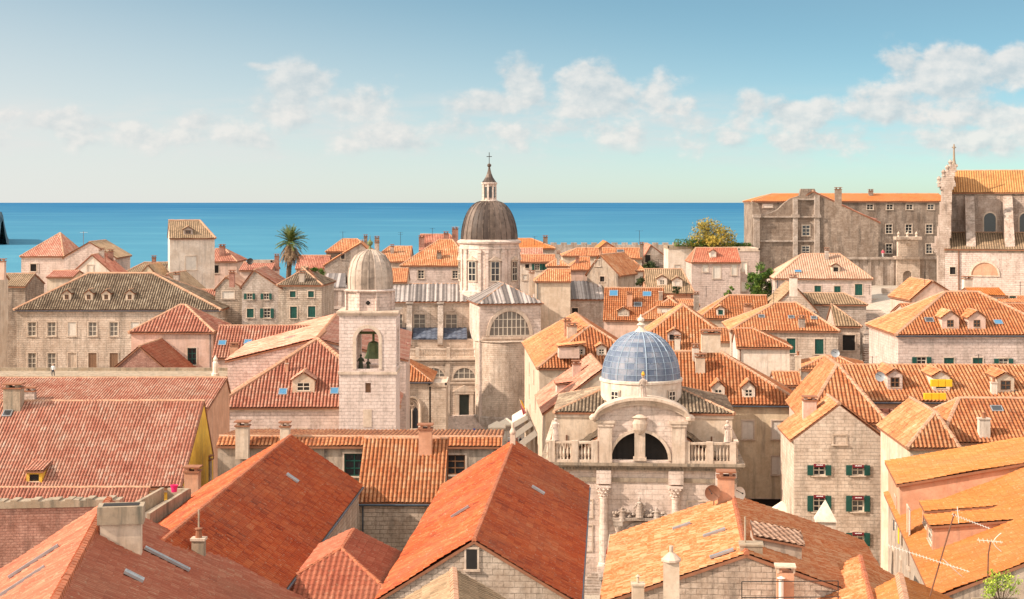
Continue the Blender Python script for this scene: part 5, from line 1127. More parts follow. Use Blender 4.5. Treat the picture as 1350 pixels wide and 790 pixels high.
# panels between the columns
mb = MB()
for u0, u1 in ((kc[0] + 1.0, kc[1] - 1.0), (kc[2] + 1.0, kc[3] - 1.0)):
    for z0, z1_ in ((3, 5.6), (6.2, 8.0)):
        for a, b, c, d in ((u0, u1, z1_ - .12, z1_), (u0, u1, z0, z0 + .12), (u0, u0 + .12, z0 + .12, z1_ - .12), (u1 - .12, u1, z0 + .12, z1_ - .12)): slabx(mb, cf, a, b, -.08, -.003, c, d)
mb.build('panel_moulding', 's_trim', ch)
# portal: dark arch, broken pediment, sculpture
uc = ucx(843); mb = MB(); zp = 5.6
for sg in (-1, 1):
    c = P_(uc + sg * 2.0, -.35, 0); mb.lathe(c, [(.32, .5), (.26, .7), (.23, zp - .6), (.36, zp - .1), (.36, zp)], 12); slabx(mb, cf, uc + sg * 2.0 - .45, uc + sg * 2.0 + .45, -.7, -.003, zp, zp + .5)
slabx(mb, cf, uc - 2.6, uc + 2.6, -.55, -.003, zp + .5, zp + .75)
arcband(mb, P_(0, 0, 0), ct_, uc, zp - 1.3, 1.3, 1.65, .003, .25)
rnd = random.Random(3)
for cx_, cz_, hh in ((0, 1.1, 1.9), (-1.6, .75, 1.3), (1.6, .75, 1.3)):       # carved figures
    b_ = P_(uc + cx_, -.35, zp + cz_ - .3)
    mb.lathe(b_, [(.38, 0), (.3, hh * .3), (.22, hh * .62), (.26, hh * .72), (.1, hh * .8), (.14, hh * .88), (.1, hh * .97), (0, hh)], 10)
    for sg in (-1, 1): mb.tube(b_ + ct_ * sg * .22 + Vector((0, 0, hh * .68)), b_ + ct_ * sg * .55 + Vector((0, 0, hh * rnd.uniform(.35, .8))), .1, 6)
for i in range(34):
    x = rnd.uniform(-2.5, 2.5); z = zp + .75 + rnd.random() * .8 * (1 - abs(x) / 5); mb.lathe(P_(uc + x, -.28, z), [(0, -.12), (rnd.uniform(.12, .25), .04), (.1, .22), (0, .3)], 7)
mb.build('portal', 's_grey', ch)
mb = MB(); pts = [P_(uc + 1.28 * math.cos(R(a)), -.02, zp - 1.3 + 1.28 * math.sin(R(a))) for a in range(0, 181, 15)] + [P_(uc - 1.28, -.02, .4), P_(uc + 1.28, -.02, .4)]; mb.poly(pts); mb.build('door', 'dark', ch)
mb = MB()
for i in range(9): slabx(mb, cf, uc - 4.5 - i * .35, uc + 4.5 + i * .35, -1.6 - i * .38, -.75, -.3 + (8 - i) * .18 - .18, -.3 + (9 - i) * .18 - (0 if i else 0))
mb.build('steps', 's_grey', ch)
# balustrades and pedestals
zb2 = zc_ + .125; hB = cz(582) - zb2; uL, uR = ucx(788), ucx(905)
for a, b, n in ((.4, uL, 13), (uR, CW - .4, 13)):
    mb = MB(); balustrade(mb, cf, a, b, -.25, zb2, hB, n)
    for u in (a, b if b > uR else b - .3, (a + b) / 2): slabx(mb, cf, u - .3, u + .3, -.5, .05, zb2, zb2 + hB + .06)
    mb.build('balustrade', 's_trim', ch)
for u in (-.0, CW):
    mb = MB(); balustrade(mb, cf, .1, 14, u, zb2, hB, 34, alongv=True); mb.build('balustrade', 's_trim', ch)
# arched frontispiece
zL = cz(606.5); rL = (ucx(881) - ucx(806)) / 2; cL = (ucx(881) + ucx(806)) / 2; zE = cz(551); zA_ = cz(527); mid = (uL + uR) / 2
top = lambda s_: zE + (zA_ - zE) * max(0.0, 1 - ((s_ - mid) / ((uR - uL) / 2)) ** 2) ** .6
mb = MB(); archwall(mb, P_(0, -.35, 0), ct_, uL, uR, zb2, zE, cL, rL, zL - .0, zL, 1.3, ztop=top); fo = mb.build('gable', 's_carved', ch)
mb = MB(); arcband(mb, P_(0, -.35, 0), ct_, cL, zL, rL, rL + .28, .003, .12)
K = 26
for o0, o1, dz0, dz1 in ((.003, .3, -.55, -.3), (.003, .5, -.29, -.05), (-1.5, .75, -.04, .22)):
    for i in range(K):
        s0 = uL - .35 + (uR - uL + .7) * i / K; s1 = uL - .35 + (uR - uL + .7) * (i + 1) / K; w0 = (s0 - mid) / (uR - uL + .7) * 2; w1 = (s1 - mid) / (uR - uL + .7) * 2
        t0 = zE + (zA_ + .1 - zE) * max(0, 1 - w0 * w0) ** .6; t1 = zE + (zA_ + .1 - zE) * max(0, 1 - w1 * w1) ** .6
        v0, v1 = -.35 - o1, -.35 - o0
        mb.hexa([P_(s0, v0, t0 + dz0), P_(s1, v0, t1 + dz0), P_(s1, v1, t1 + dz0), P_(s0, v1, t0 + dz0), P_(s0, v0, t0 + dz1), P_(s1, v0, t1 + dz1), P_(s1, v1, t1 + dz1), P_(s0, v1, t0 + dz1)])
for u in (uL + .75, uR - .75):
    slabx(mb, cf, u - .6, u + .6, -.62, -.353, zb2, zE - .75); slabx(mb, cf, u - .75, u + .75, -.72, -.353, zE - .75, zE - .45); slabx(mb, cf, u - .9, u + .9, -.8, -.353, zE - .45, zE - .2)
slabx(mb, cf, cL - .5, cL + .5, -.5, .2, zL, zL + rL - .0); slabx(mb, cf, cL - .62, cL + .62, -.6, .2, zL, zL + .3)
mb.lathe(P_(cL, -.55, zL + rL + .15), [(.2, -.3), (.55, .1), (.7, .7), (.5, 1.1), (.75, 1.25), (.3, 1.5), (0, 1.55)], 12, sx=1, sy=.5)
for sg in (-1, 1):
    u = mid + sg * ((uR - uL) / 2 + .35); mb.lathe(P_(u, -.6, zE - .25), [(0, 0), (.4, .15), (.45, .4), (.2, .65), (0, .7)], 10)
mb.build('gable_moulding', 's_trim', fo)
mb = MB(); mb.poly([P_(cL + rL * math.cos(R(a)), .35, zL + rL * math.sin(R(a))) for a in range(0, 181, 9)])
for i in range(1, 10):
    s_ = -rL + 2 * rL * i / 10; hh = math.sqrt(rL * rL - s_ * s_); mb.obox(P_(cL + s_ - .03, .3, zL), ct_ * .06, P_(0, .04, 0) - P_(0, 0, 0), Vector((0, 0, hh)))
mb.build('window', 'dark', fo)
# attic with its roof, side lean-tos
house('x', '', CX + P_(.7, 1.9, 0).x / P_(.7, 1.9, 0).y * F, 544, P_(.7, 1.9, 0).y, 0, 13, 511, 'x', ins=(5.2, 5.2), th=-4, wd=CW - 1.0, zb=zc_ - .5, roof='t_old', wall='p_cream', tw=.34, amp=.34, root=ch, wname='attic', rname='attic_roof', band='s_trim', capr=.18, ov=.25)
for s0, s1, hgt0, hgt1 in ((1.6, uL + .1, .1, 2.4), (uR - .1, CW - 1.8, 2.4, .1)):
    mb = MB(); lo_, hi = P_(s0, .2, 0), P_(s1, .2, 0)
    a = P_(s0, .3, zb2 + hgt0); b = P_(s1, .3, zb2 + hgt1); c = P_(s1, 1.88, zb2 + hgt1 + .4); d = P_(s0, 1.88, zb2 + hgt0 + .4)
    slab(mb, [a, b, c, d], .15, 1); tiles(mb, [a, b, c, d], .32, 0)
    mb.poly([P_(s0, .31, zb2), P_(s1, .31, zb2), P_(s1, .31, zb2 + hgt1 - .1), P_(s0, .31, zb2 + hgt0 - .1)], 2)
    mb.build('lean_to_roof', ['t_old', 'slab', 's_trim'], ch)
mb = MB()
for px in (747, 938): 
    q = hitv(px, 560, P_(0, 1.87, 0), P_(9, 1.87, 0)); mb.box(Vector((q.x, q.y - .02, zb2)), .14, .06, 2.2, cf.th)
mb.build('downpipe', 'rust', ch)
# drum and dome
dc = P_(ucx(846) - .0, 8.2, 0); dc = Vector(((845 - CX) / F * 156.2, 156.2, 0)); Z = lambda y: at(0, y, 156.2).z
mb = MB(); mb.lathe(dc, [(3.95, Z(545)), (3.95, Z(500) - .15), (4.08, Z(500) - .1), (4.08, Z(500) + .12), (3.7, Z(500) + .2)], 40); dr = mb.build('drum', 'p_white', ch)
for a in (-90 - 43, -90 + 43, -90 + 137, -90 - 137):
    o_ = Vector((math.cos(R(a)), math.sin(R(a)), 0)); window(ch, dc + o_ * 3.93 + Vector((0, 0, Z(524))), Vector((-o_.y, o_.x, 0)), .95, Z(511) - Z(524), 'wood' if 0 else 'white', rv=-.06)
mb = MB(); hh = Z(437) - Z(500) - .1; prof = [(3.82 * math.cos(a) + .02, Z(500) + .15 + hh * math.sin(a)) for a in [i / 12 * math.pi / 2 for i in range(13)]]
NS = 24
def duv(mb):
    for q in range(12):
        for i in range(NS * 2):
            pass
mb.lathe(dc, prof, NS * 2)
mb.uv = [[(math.floor(((i % (NS * 2)) // 2) * 1.0) + .5, (i // (NS * 2)) + .5)] * len(mb.f[i]) for i in range(len(mb.f))]
do_ = mb.build('dome', 'bluedome', ch, weld=True)
mb = MB()
for i in range(NS):
    a = i * math.tau / NS + R(3.75)
    for (r0, z0), (r1, z1_) in zip(prof[:-1], prof[1:]): mb.tube(dc + Vector((math.cos(a) * (r0+.02), math.sin(a) * (r0+.02), z0)), dc + Vector((math.cos(a) * (r1+.02), math.sin(a) * (r1+.02), z1_)), .03 if i % 3 else .06, 4, cap=False)
for r0, z0 in prof[1:-1]:
    for i in range(48): 
        a, b = i * math.tau / 48, (i + 1) * math.tau / 48; mb.tube(dc + Vector((math.cos(a) * (r0+.02), math.sin(a) * (r0+.02), z0)), dc + Vector((math.cos(b) * (r0+.02), math.sin(b) * (r0+.02), z0)), .022, 4, cap=False)
mb.build('rib', 'dome_rib', do_)
mb = MB(); mb.lathe(dc + Vector((0, 0, Z(438))), [(.75, 0), (.6, .12), (.45, .25), (.25, .45), (.25, .6), (.42, .72), (.3, .85), (.16, .95), (.34, 1.15), (.3, 1.35), (.12, 1.45), (.1, 1.7), (0, 1.75)], 14); mb.build('finial', 'p_white', do_)
robed_figure('statue', 'bishop statue with golden mitre on top of the arched church gable', P_(mid + .1, -.3, zA_ + .2), 2.15, 's_carved', cf.th, hat='gold')
robed_figure('statue', 'pale robed statue on the balustrade, on the side toward the cream house', P_(.75, -.25, zb2 + hB + .06), 2.05, 's_carved', cf.th, group='statues on the church balustrade')
robed_figure('statue', 'pale robed statue on the balustrade, on the side toward the ochre house', P_(CW - .9, -.25, zb2 + hB + .06), 2.0, 's_carved', cf.th, group='statues on the church balustrade', arm=-1)

# ------------------------------------------------------------------ COLLEGE, GATE, GREAT CHURCH ON THE HILL
house('college', 'long dark stone college wing with thin orange roof and three rows of white windows', 992, 266, 330, 1247, 12, 256.5, 'x', ins=(5, 0), th=0, roof='t_flame', wall='s_dark', tw=.4, zb=8, band='s_dark',
      win=[('f', px, y, w_, h_, 'white') for y, w_, h_, xs in ((273, 1.35, 1.1, (1147, 1173, 1199, 1227)), (302, 1.35, 1.9, (1172, 1198, 1225)), (328, 1.3, 2.0, (1172, 1199, 1225))) for px in xs] + [('f', 1012, 271, 2.0, .9, 'wclosed')],
      chim=[('f', 1148, 252, 259, .9, 's_dark', 'slab')])
g = house('college', 'tall unfinished stone church gable with curved baroque outline and red side roof', 1004, 293, 301, 1158, 27, 253, 'y', off=.44, th=-9, roof='t_red', wall='s_dark', zb=12, tw=.4, capr=.2, ret=True, chim=[('r', 1105, 250, 266, 1.2, 's_dark', 'slab')])
root = g[0]; yy = 299.6; mb = MB()
outl = [(992, 266), (999, 268), (1004, 284), (1016, 281), (1026, 276), (1034, 268), (1042, 262), (1054, 258), (1056, 249), (1074, 249), (1077, 256), (1096, 266), (1113, 276), (1122, 283), (1126, 283), (1126, 292), (1122, 294), (1122, 345), (1122, 392), (992, 392)]
A_ = [at(x, y, yy) for x, y in outl]; B_ = [p + Vector((0, 1.3, 0)) for p in A_]
mb.poly(A_[::-1]); mb.poly(B_)
for i in range(len(A_)): mb.poly([A_[i], A_[(i + 1) % len(A_)], B_[(i + 1) % len(A_)], B_[i]])
gf = mb.build('gable', 's_dark', root)
mb = MB()
def pb(mb, x0, x1, y0, y1, o=.5, m=0, D=yy): a = at(x0, y1, D); b = at(x1, y0, D); mb.obox(a - Vector((0, o, 0)), Vector((b.x - a.x, 0, 0)), Vector((0, o - .003, 0)), Vector((0, 0, b.z - a.z)), m)
for x0, x1, y0, y1 in ((993, 1001, 284, 388), (1045, 1051, 262, 388), (1073, 1080, 258, 388), (1117, 1122, 290, 388)): pb(mb, x0, x1, y0, y1, .7)
for y in (285, 317): pb(mb, 1002, 1116, y, y + 2, .35)
for x in (997, 1048, 1076, 1119): pb(mb, x - 5, x + 5, 283, 287, .95)
pb(mb, 1052, 1077, 262, 264, .5); mb.build('pilaster', 's_grey', gf)
for x, y, w_, h_ in ((1062.5, 304, 1.5, 2.0), (1062, 330, 1.5, 1.6), (1100, 331, 1.5, 1.1)): window(gf, at(x, y, yy) - Vector((0, .0, h_ / 2)), Vector((1, 0, 0)), w_, h_, 'white', rv=-.06)
mb = MB(); mb.lathe(Vector((at(1140, 0, 297).x, 302, 0)), [(3.6, 12), (3.4, at(0, 291, 299).z), (3.6, at(0, 289, 299).z), (0, at(0, 283, 299).z)], 20, mf=lambda q, i: 1 if q == 2 else 0); mb.build('round_tower', ['s_warm', 't_red'], root)
# terrace wall and gate
mb = MB(); a = at(1115, 341, 287); b = at(1238, 341, 287); mb.obox(Vector((a.x, 287, 8)), Vector((b.x - a.x, 0, 0)), Vector((0, 2, 0)), Vector((0, 0, a.z - 8))); pb(mb, 1113, 1182, 339, 342, .5, 0, 287); pb(mb, 1213, 1240, 339, 342, .5, 0, 287)
for x in (1130, 1146, 1162, 1176, 1222): pb(mb, x - 2, x + 2, 342, 392, .25, 0, 287)
o = mb.build('terrace_wall', 's_grey', None); tag(o, 'long stone retaining wall of the college terrace beside the arched gate', 'wall')
gt = thing('gate', 'stone gate tower with scrolled top and dark arched doorway in the terrace wall', 'gate', at(1197, 392, 286)); mb = MB()
a = at(1182, 385, 286.4); wG = at(1213, 0, 286.4).x - a.x; zq = lambda y: at(0, y, 286.4).z
archwall(mb, a, Vector((1, 0, 0)), 0, wG, zq(400), zq(341), wG * .46, .8, zq(384), zq(363), 1.2)
mb.obox(Vector((a.x + .3, 286.4, zq(341))), Vector((wG - .6, 0, 0)), Vector((0, 1.2, 0)), Vector((0, 0, zq(315) - zq(341))))
for y0, y1, o in ((338, 342, .4), (312, 316, .35)): mb.obox(Vector((a.x - o + .1, 286.4 - o, zq(y1))), Vector((wG + 2 * o - .2, 0, 0)), Vector((0, 1.2 + 2 * o, 0)), Vector((0, 0, zq(y0) - zq(y1))))
for u in (.5, wG / 2, wG - .5): mb.lathe(Vector((a.x + u, 287, zq(312))), [(.3, 0), (.15, .2), (.28, .5), (.1, .8), (0, 1.0)], 8)
mb.build('gate_wall', 's_warm', gt); mb = MB(); c_ = a.x + wG * .46
mb.poly([Vector((c_ + .8 * math.cos(R(q)), 287.2, zq(363) + .8 * math.sin(R(q)))) for q in range(0, 181, 15)] + [Vector((c_ - .8, 287.2, zq(386))), Vector((c_ + .8, 287.2, zq(386)))]); mb.build('door', 'doorgrey', gt)
m_ = MB(); m_.lathe(Vector((a.x + wG / 2 - .15, 286.35, zq(321) )), [(.35, 0), (0, .01)], 12); m_.tube(Vector((a.x + wG/2, 286.3, zq(321))), Vector((a.x + wG/2, 286.39, zq(321))), .5, 14); m_.build('oculus', 's_trim', gt)
# great church
gc = thing('church', 'great church on the hill seen from the side, with tall buttresses and a cross', 'church', (82, 272, 18))
G = lambda x, y, D: at(x, y, D)
TG = -14; g0 = G(1246, 0, 262); gf_ = Fr(g0.x, 262, R(TG)); gt_ = Vector((gf_.c, gf_.s, 0)); gp_ = gf_.P
def hg(u, v, pe, W_, d, pr, **k): o = gp_(u, v, 0); return house('x', '', CX + o.x / o.y * F, pe, o.y, 0, d, pr, 'x', root=gc, ret=True, th=TG, wd=W_, zb=12, tw=.4, band='s_trimdark', **k)
zn = lambda y: G(0, y, 271).z; za_ = lambda y: G(0, y, 261).z
hg(.9, 8.9, 254, 24, 13, 226, roof='t_hill', wall='s_church', wname='nave', rname='nave_roof', capr=.15)
hg(0, 0, 329, 25, 8.8, 308, off=1, roof='t_brown', wall='s_pink', wname='aisle', rname='aisle_roof', win=[('f', 1256, 357, .9, 1.2, 'open')])
gu = lambda px, v: ((lambda o, k: (k * o.y - o.x) / (gf_.c - k * gf_.s))(gp_(0, v, 0), (px - CX) / F))
for px in (1278, 1328, 1378):
    mb = MB(); u = gu(px, 8.9) - .75
    pr = [(9.3, zn(254) - .4), (7.9, zn(257) - .4), (4.9, zn(290)), (1.0, za_(325)), (1.0, za_(329)), (9.3, za_(329))]
    A_ = [gp_(u, d, z) for d, z in pr]; B_ = [gp_(u + 1.5, d, z) for d, z in pr]; mb.poly(A_); mb.poly(B_[::-1])
    for i in range(len(pr)): mb.poly([A_[i], B_[i], B_[(i + 1) % 6], A_[(i + 1) % 6]])
    mb.build('buttress', 's_church', gc)
def gbx(mb, u0, u1, v0, v1, z0, z1, m=0): slabx(mb, gf_, u0, u1, v0, v1, z0, z1, m)
for px in (1305, 1352):
    u = gu(px, 8.9); z = zn(306); m_ = MB(); arcband(m_, gp_(0, 8.9, 0), gt_, u, z + 2.3, .95, 1.2, .003, .12); gbx(m_, u - 1.2, u - .95, 8.78, 8.897, z, z + 2.3); gbx(m_, u + .95, u + 1.2, 8.78, 8.897, z, z + 2.3)
    w_ = m_.build('window', 's_trim', gc); m_ = MB(); m_.poly([gp_(u + .95 * math.cos(R(q)), 8.87, z + 2.3 + .95 * math.sin(R(q))) for q in range(0, 181, 15)] + [gp_(u - .95, 8.87, z), gp_(u + .95, 8.87, z)]); m_.build('pane', 'glass', w_)
u = gu(1298, 0); z = za_(363); m_ = MB(); arcband(m_, gp_(0, 0, 0), gt_, u, z, 2.1, 2.4, .003, .15); gbx(m_, u - 2.4, u + 2.4, -.15, -.003, z - .2, z); lu = m_.build('blind_arch', 's_trim', gc)
m_ = MB(); m_.poly([gp_(u + 2.1 * math.cos(R(q)), -.015, z + 2.1 * math.sin(R(q))) for q in range(0, 181, 12)]); m_.build('blind_panel', 'p_rose', lu)
u = gu(1264, 0); m_ = MB(); m_.tube(gp_(u, -.15, 12), gp_(u, -.15, za_(330)), .1, 6); m_.build('downpipe', 'rust', gc)
mb = MB()
ff = lambda px: gu(px, 0)
for i, q in enumerate(((1237, 1246, 337, 420), (1235, 1248, 333, 337), (1232, 1251, 329, 333), (1229, 1253, 324, 329), (1234, 1252, 314, 324), (1237.5, 1254, 300, 314), (1239, 1254, 284, 300), (1241, 1254.5, 266, 284), (1243, 1255, 250, 266), (1241, 1257, 246, 250), (1238, 1260, 241, 246), (1240, 1259, 238, 241), (1243.5, 1258, 232, 238))):
    gbx(mb, ff(q[0]), ff(q[1]), .02 * i, 16 - .02 * i, G(0, q[3], 262).z, G(0, q[2], 262).z)
for i, q in enumerate(((1246, 1260, 226, 232), (1249, 1262, 219, 226), (1252, 1264, 216, 219))): gbx(mb, ff(q[0]), ff(q[1]), 3 + i, 13 - i, G(0, q[3], 262).z, G(0, q[2], 262).z)
for px, y in ((1244, 232), (1249, 226), (1253, 219), (1240, 324), (1238, 241)): mb.lathe(gp_(ff(px), .5, G(0, y, 262).z), [(.45, -.05), (.25, .3), (.4, .7), (.15, 1.0), (0, 1.15)], 8)
mb.build('front', 's_church', gc)
c = gp_(ff(1259), 6, G(0, 216, 262).z); m_ = MB(); m_.lathe(c, [(.5, -.3), (.3, .4), (.2, .9), (.14, 2.6), (.2, 2.7), (.1, 3.4), (0, 3.5)], 8); m_.tube(c + Vector((-.35, 0, 2.9)), c + Vector((.35, 0, 2.9)), .08, 5); m_.build('cross', 's_trimdark', gc)
# city wall by the sea
mb = MB(); a = at(726, 323, 345); b = at(1000, 323, 345); mb.obox(Vector((a.x, 345, 5)), Vector((b.x - a.x, 0, 0)), Vector((0, 3, 0)), Vector((0, 0, a.z - 5)))
x = a.x
while x < b.x - 1: mb.obox(Vector((x, 345, a.z)), Vector((1.3, 0, 0)), Vector((0, .6, 0)), Vector((0, 0, .5))); x += 2.2
o = mb.build('city_wall', 's_grey', None); tag(o, 'grey stone city wall with low battlements in front of the sea', 'wall')
# ------------------------------------------------------------------ trees and plants
def mleaf(name, a, b_, c):
    m, t, b = newmat(name); pos = t.n('ShaderNodeNewGeometry').outputs['Position']
    wn = t.n('ShaderNodeTexWhiteNoise', noise_dimensions='3D'); t.l.new(t.n('ShaderNodeVectorMath', operation='SNAP', i_0=pos, i_1=(.4, .4, .4)).outputs[0], wn.inputs['Vector'])
    f = t.m('ADD', t.m('MULTIPLY', wn.outputs['Value'], .5), t.m('MULTIPLY', t.noise(pos, .5, 3), .5))
    t.l.new(t.ramp(f, [(.25, a), (.5, b_), (.75, c)]), b.inputs['Base Color']); b.inputs['Roughness'].default_value = .7
    return m
M['leaf_g'] = mleaf('green_leaves', (.03,.07,.012), (.07,.14,.02), (.15,.22,.03))
M['leaf_a'] = mleaf('autumn_leaves', (.12,.12,.02), (.32,.25,.035), (.5,.33,.055))
M['leaf_d'] = mleaf('dark_leaves', (.02,.035,.012), (.04,.06,.02), (.08,.1,.03))
M['leaf_y'] = mleaf('bright_leaves', (.1,.18,.02), (.25,.36,.03), (.45,.5,.08))
M['frond'] = mleaf('palm_fronds', (.045,.08,.015), (.1,.14,.03), (.2,.2,.06))
M['dry'] = mleaf('dry_fronds', (.13,.085,.05), (.25,.16,.09), (.38,.26,.16))
def leaf(mb, p, s, rng, m=0):
    a = Vector((rng.gauss(0, 1), rng.gauss(0, 1), rng.gauss(0, 1))).normalized(); b = a.orthogonal().normalized(); c = a.cross(b); k = rng.uniform(.6, 1.3) * s
    mb.poly([p - b * k, p + c * k * .45, p + b * k, p - c * k * .45], m)
def tree(kind, label, base, h, rad, lf, clumps=26, per=170, size=.2, crown_lo=.3, seed=1, squash=1.0):
    rng = random.Random(seed); root = thing(kind, label, 'tree' if h > 3.5 else 'plant', base); tb = MB()
    tb.tube(base - Vector((0, 0, .5)), base + Vector((0, 0, h * .5)), h * .035, 8, r1=h * .022)
    cb = MB(); 
    for i in range(clumps):
        th = rng.uniform(0, math.tau); rr = rad * math.sqrt(rng.random()) * .85; zf = rng.random()
        prof = math.sin(math.pi * (.12 + .8 * zf)) ** .7
        c = base + Vector((math.cos(th) * rr * prof, math.sin(th) * rr * prof, h * (crown_lo + (1 - crown_lo) * zf * .93)))
        tb.tube(base + Vector((0, 0, h * rng.uniform(.2, .48))), c, h * .012, 5, r1=h * .004)
        cr = rad * rng.uniform(.2, .36)
        for j in range(per):
            d = Vector((rng.gauss(0, 1), rng.gauss(0, 1), rng.gauss(0, 1) * .8 * squash)).normalized() * cr * rng.random() ** .4
            leaf(cb, c + d, size, rng)
    tb.build('trunk', 'bark', root); cb.build('crown', lf, root); return root
P = at(938, 345, 300); P.z -= 1; tree('autumn_tree', 'large tree with yellow and olive autumn leaves standing against the sea', P, 8.6, 5.0, 'leaf_a', 44, 170, .19, .24, 6)
P = at(1002, 400, 254); tree('broadleaf_tree', 'bushy bright green tree below the dark college gable', P, 6.5, 2.7, 'leaf_g', 26, 220, .17, .15, 2)
P = at(858, 372, 262); tree('shrub', 'round dark shrub beside the white plaster house', P, 3.4, 1.7, 'leaf_d', 14, 160, .16, .2, 3)
P = at(844, 382, 258); tree('shrub', 'small ragged shrub below the round dark one', P, 1.8, 1.5, 'leaf_d', 10, 110, .14, .2, 4)
P = at(961, 396, 246); tree('shrub', 'small green bush in front of the balcony house', P, 2.2, 1.1, 'leaf_g', 10, 110, .14, .2, 8)
P = at(891, 388, 250); tree('shrub', 'little bush on the path near the arched dormers', P, 1.3, .9, 'leaf_d', 8, 90, .12, .2, 9)
P = at(416, 372, 255); tree('shrub', 'tiny green bush between roofs behind the bell tower', P, 2.2, 1.5, 'leaf_g', 10, 110, .14, .2, 11)
rng = random.Random(4); cb = MB(); tb = MB(); pr = thing('parapet_garden', 'low green hedge growing along the top of the pale blank wall', 'hedge', at(905, 328, 300))
for i in range(2200):
    px = rng.uniform(889, 990); leaf(cb, at(px, 324.5, 299.5) + Vector((0, rng.uniform(-.7, .7), rng.random() ** 1.5 * (1.3 if px < 930 else .6))), .17, rng)
for i in range(30): q = at(rng.uniform(890, 988), 326, 299.5); tb.tube(q, q + Vector((rng.uniform(-.3, .3), 0, .9)), .03, 4)
tb.build('stem', 'bark', pr); cb.build('crown', 'leaf_g', pr)
# plant bottom right
P = at(1320, 792, 70); rng = random.Random(9); root = thing('potted_plant', 'leafy yellow-green plant growing out of a pale planter box', 'plant', P); cb = MB(); tb = MB()
for i in range(26):
    a = rng.uniform(0, math.tau); q = P + Vector((math.cos(a) * rng.uniform(.1, .85), math.sin(a) * .4, rng.uniform(.35, 1.15))); tb.tube(P + Vector((0, 0, -.3)), q, .012, 4)
    for j in range(26): leaf(cb, q + Vector((rng.gauss(0, .13), rng.gauss(0, .13), rng.gauss(0, .12))), .07, rng)
tb.build('stem', 'bark', root); cb.build('foliage', 'leaf_y', root)
mb = MB(); mb.box(P + Vector((-.1, 0, -1.5)), 2.0, .9, 1.3); mb.box(P + Vector((-.1, -.5, -.2)), 2.1, .1, .2); mb.box(P + Vector((-.1, .5, -.2)), 2.1, .1, .2); mb.build('planter', 'conc', root)
# palm
PB = at(380, 372, 288); CT = at(383, 322, 288); rt = thing('palm_tree', 'tall palm with green crown above a thick skirt of dry fronds', 'palm', PB)
mb = MB(); n = 14
for i in range(n): a, b = PB.lerp(CT, i / n), PB.lerp(CT, (i + 1) / n); mb.tube(a, b, .42, 10, r1=.5, cap=False)
mb.build('trunk', 'bark', rt); rng = random.Random(12)
def frond(mb, p, az, el, L, droop, wd_):
    d = Vector((math.cos(az) * math.cos(el), math.sin(az) * math.cos(el), math.sin(el))); q = p.copy(); n = 9; side = Vector((-math.sin(az), math.cos(az), 0))
    for i in range(n):
        q2 = q + d * L / n; mb.tube(q, q2, .035, 3, cap=False)
        k = wd_ * math.sin(math.pi * (.12 + .8 * i / n))
        for sg in (-1, 1):
            for f in (0, .33, .66):
                a = q.lerp(q2, f); tip = a + side * sg * k * rng.uniform(.8, 1.1) + d * k * .75 - Vector((0, 0, k * rng.uniform(.1, .4))); mb.poly([a, a + d * .09, tip])
        d = (d + Vector((0, 0, -droop))).normalized(); q = q2
mb = MB()
for i in range(70): frond(mb, CT + Vector((0, 0, .3)), rng.uniform(0, math.tau), rng.uniform(-.1, 1.45), rng.uniform(2.8, 3.7), rng.uniform(.06, .16), .6)
mb.build('crown', 'frond', rt); mb = MB()
for i in range(110): frond(mb, CT + Vector((0, 0, rng.uniform(-1.2, .1))), rng.uniform(0, math.tau), rng.uniform(-1.1, -.05), rng.uniform(2.4, 3.4), rng.uniform(.12, .25), .4)
mb.build('dry_fronds', 'dry', rt)

# ------------------------------------------------------------------ walls, terraces, street stairs
mb = MB(); a = at(-40, 660, 92); b = at(158, 655, 93); d_ = (b - a); d_.z = 0
mb.obox(Vector((a.x, a.y, 8)), d_, Vector((0, .8, 0)), Vector((0, 0, a.z - 8.5))); o = mb.build('boundary_wall', 's_red', None)
tag(o, 'old reddish masonry wall with worn grey coping behind the brick-red roof', 'wall')
mb = MB(); k = 22
for i in range(k):
    p = a + d_ * (i / k); z = a.z - .5; h_ = .42 + .06 * math.sin(i * 2.3); mb.obox(Vector((p.x, a.y - .1 + d_.y * i / k, z)), d_ * (1 / k), Vector((0, 1.0, 0)), Vector((0, 0, h_)))
c_ = mb.build('coping', 'conc', o)
o_ = ORG['boundary_wall']; c_.location = (0, 0, 0)
tr_ = thing('roof_terrace', 'narrow concrete roof terrace with two long parapets between the red roofs', 'terrace', at(215, 690, 99)); zt = 17.5
def strip(mb, p, q, w_, z0, z1): d = (q - p); d.z = 0; n = Vector((-d.y, d.x, 0)).normalized() * w_; mb.hexa([Vector((*(x.xy), z)) for z in (z0, z1) for x in (p, q, q + n, p + n)])
F0 = hit(198, 677, Vector((0, 0, zt)), Vector((0, 0, 1))); F1 = hit(250, 644, Vector((0, 0, zt)), Vector((0, 0, 1))); dv_ = Vector((-1.9, .35, 0))
mb = MB(); strip(mb, F0, F1, .22, 14.0, zt); mb.build('parapet', 'conc', tr_)
mb = MB(); strip(mb, F0 + dv_, F1 + dv_ * .9, .22, 14.0, zt); mb.build('parapet', 'conc', tr_)
mb = MB(); strip(mb, F0 + dv_ * .9, F1 + dv_ * .85, -1.45, 14.0, zt - .8); mb.build('deck', 'p_cream', tr_)
mb = MB(); strip(mb, F1 + dv_ * .9 + Vector((.2, 0, 0)), F1, .22, 14.0, zt - .05); mb.build('parapet', 'conc', tr_)
p = F1 + dv_ * .45 + Vector((-.05, -.6, -.15)); mb = MB(); mb.lathe(p, [(.0, 0), (.17, 0), (.23, .4), (.26, .4), (.26, .45), (.2, .45), (.15, .08), (0, .08)], 14); o = mb.build('bucket', 'mag', None); tag(o, 'magenta bucket on the narrow concrete terrace', 'bucket')
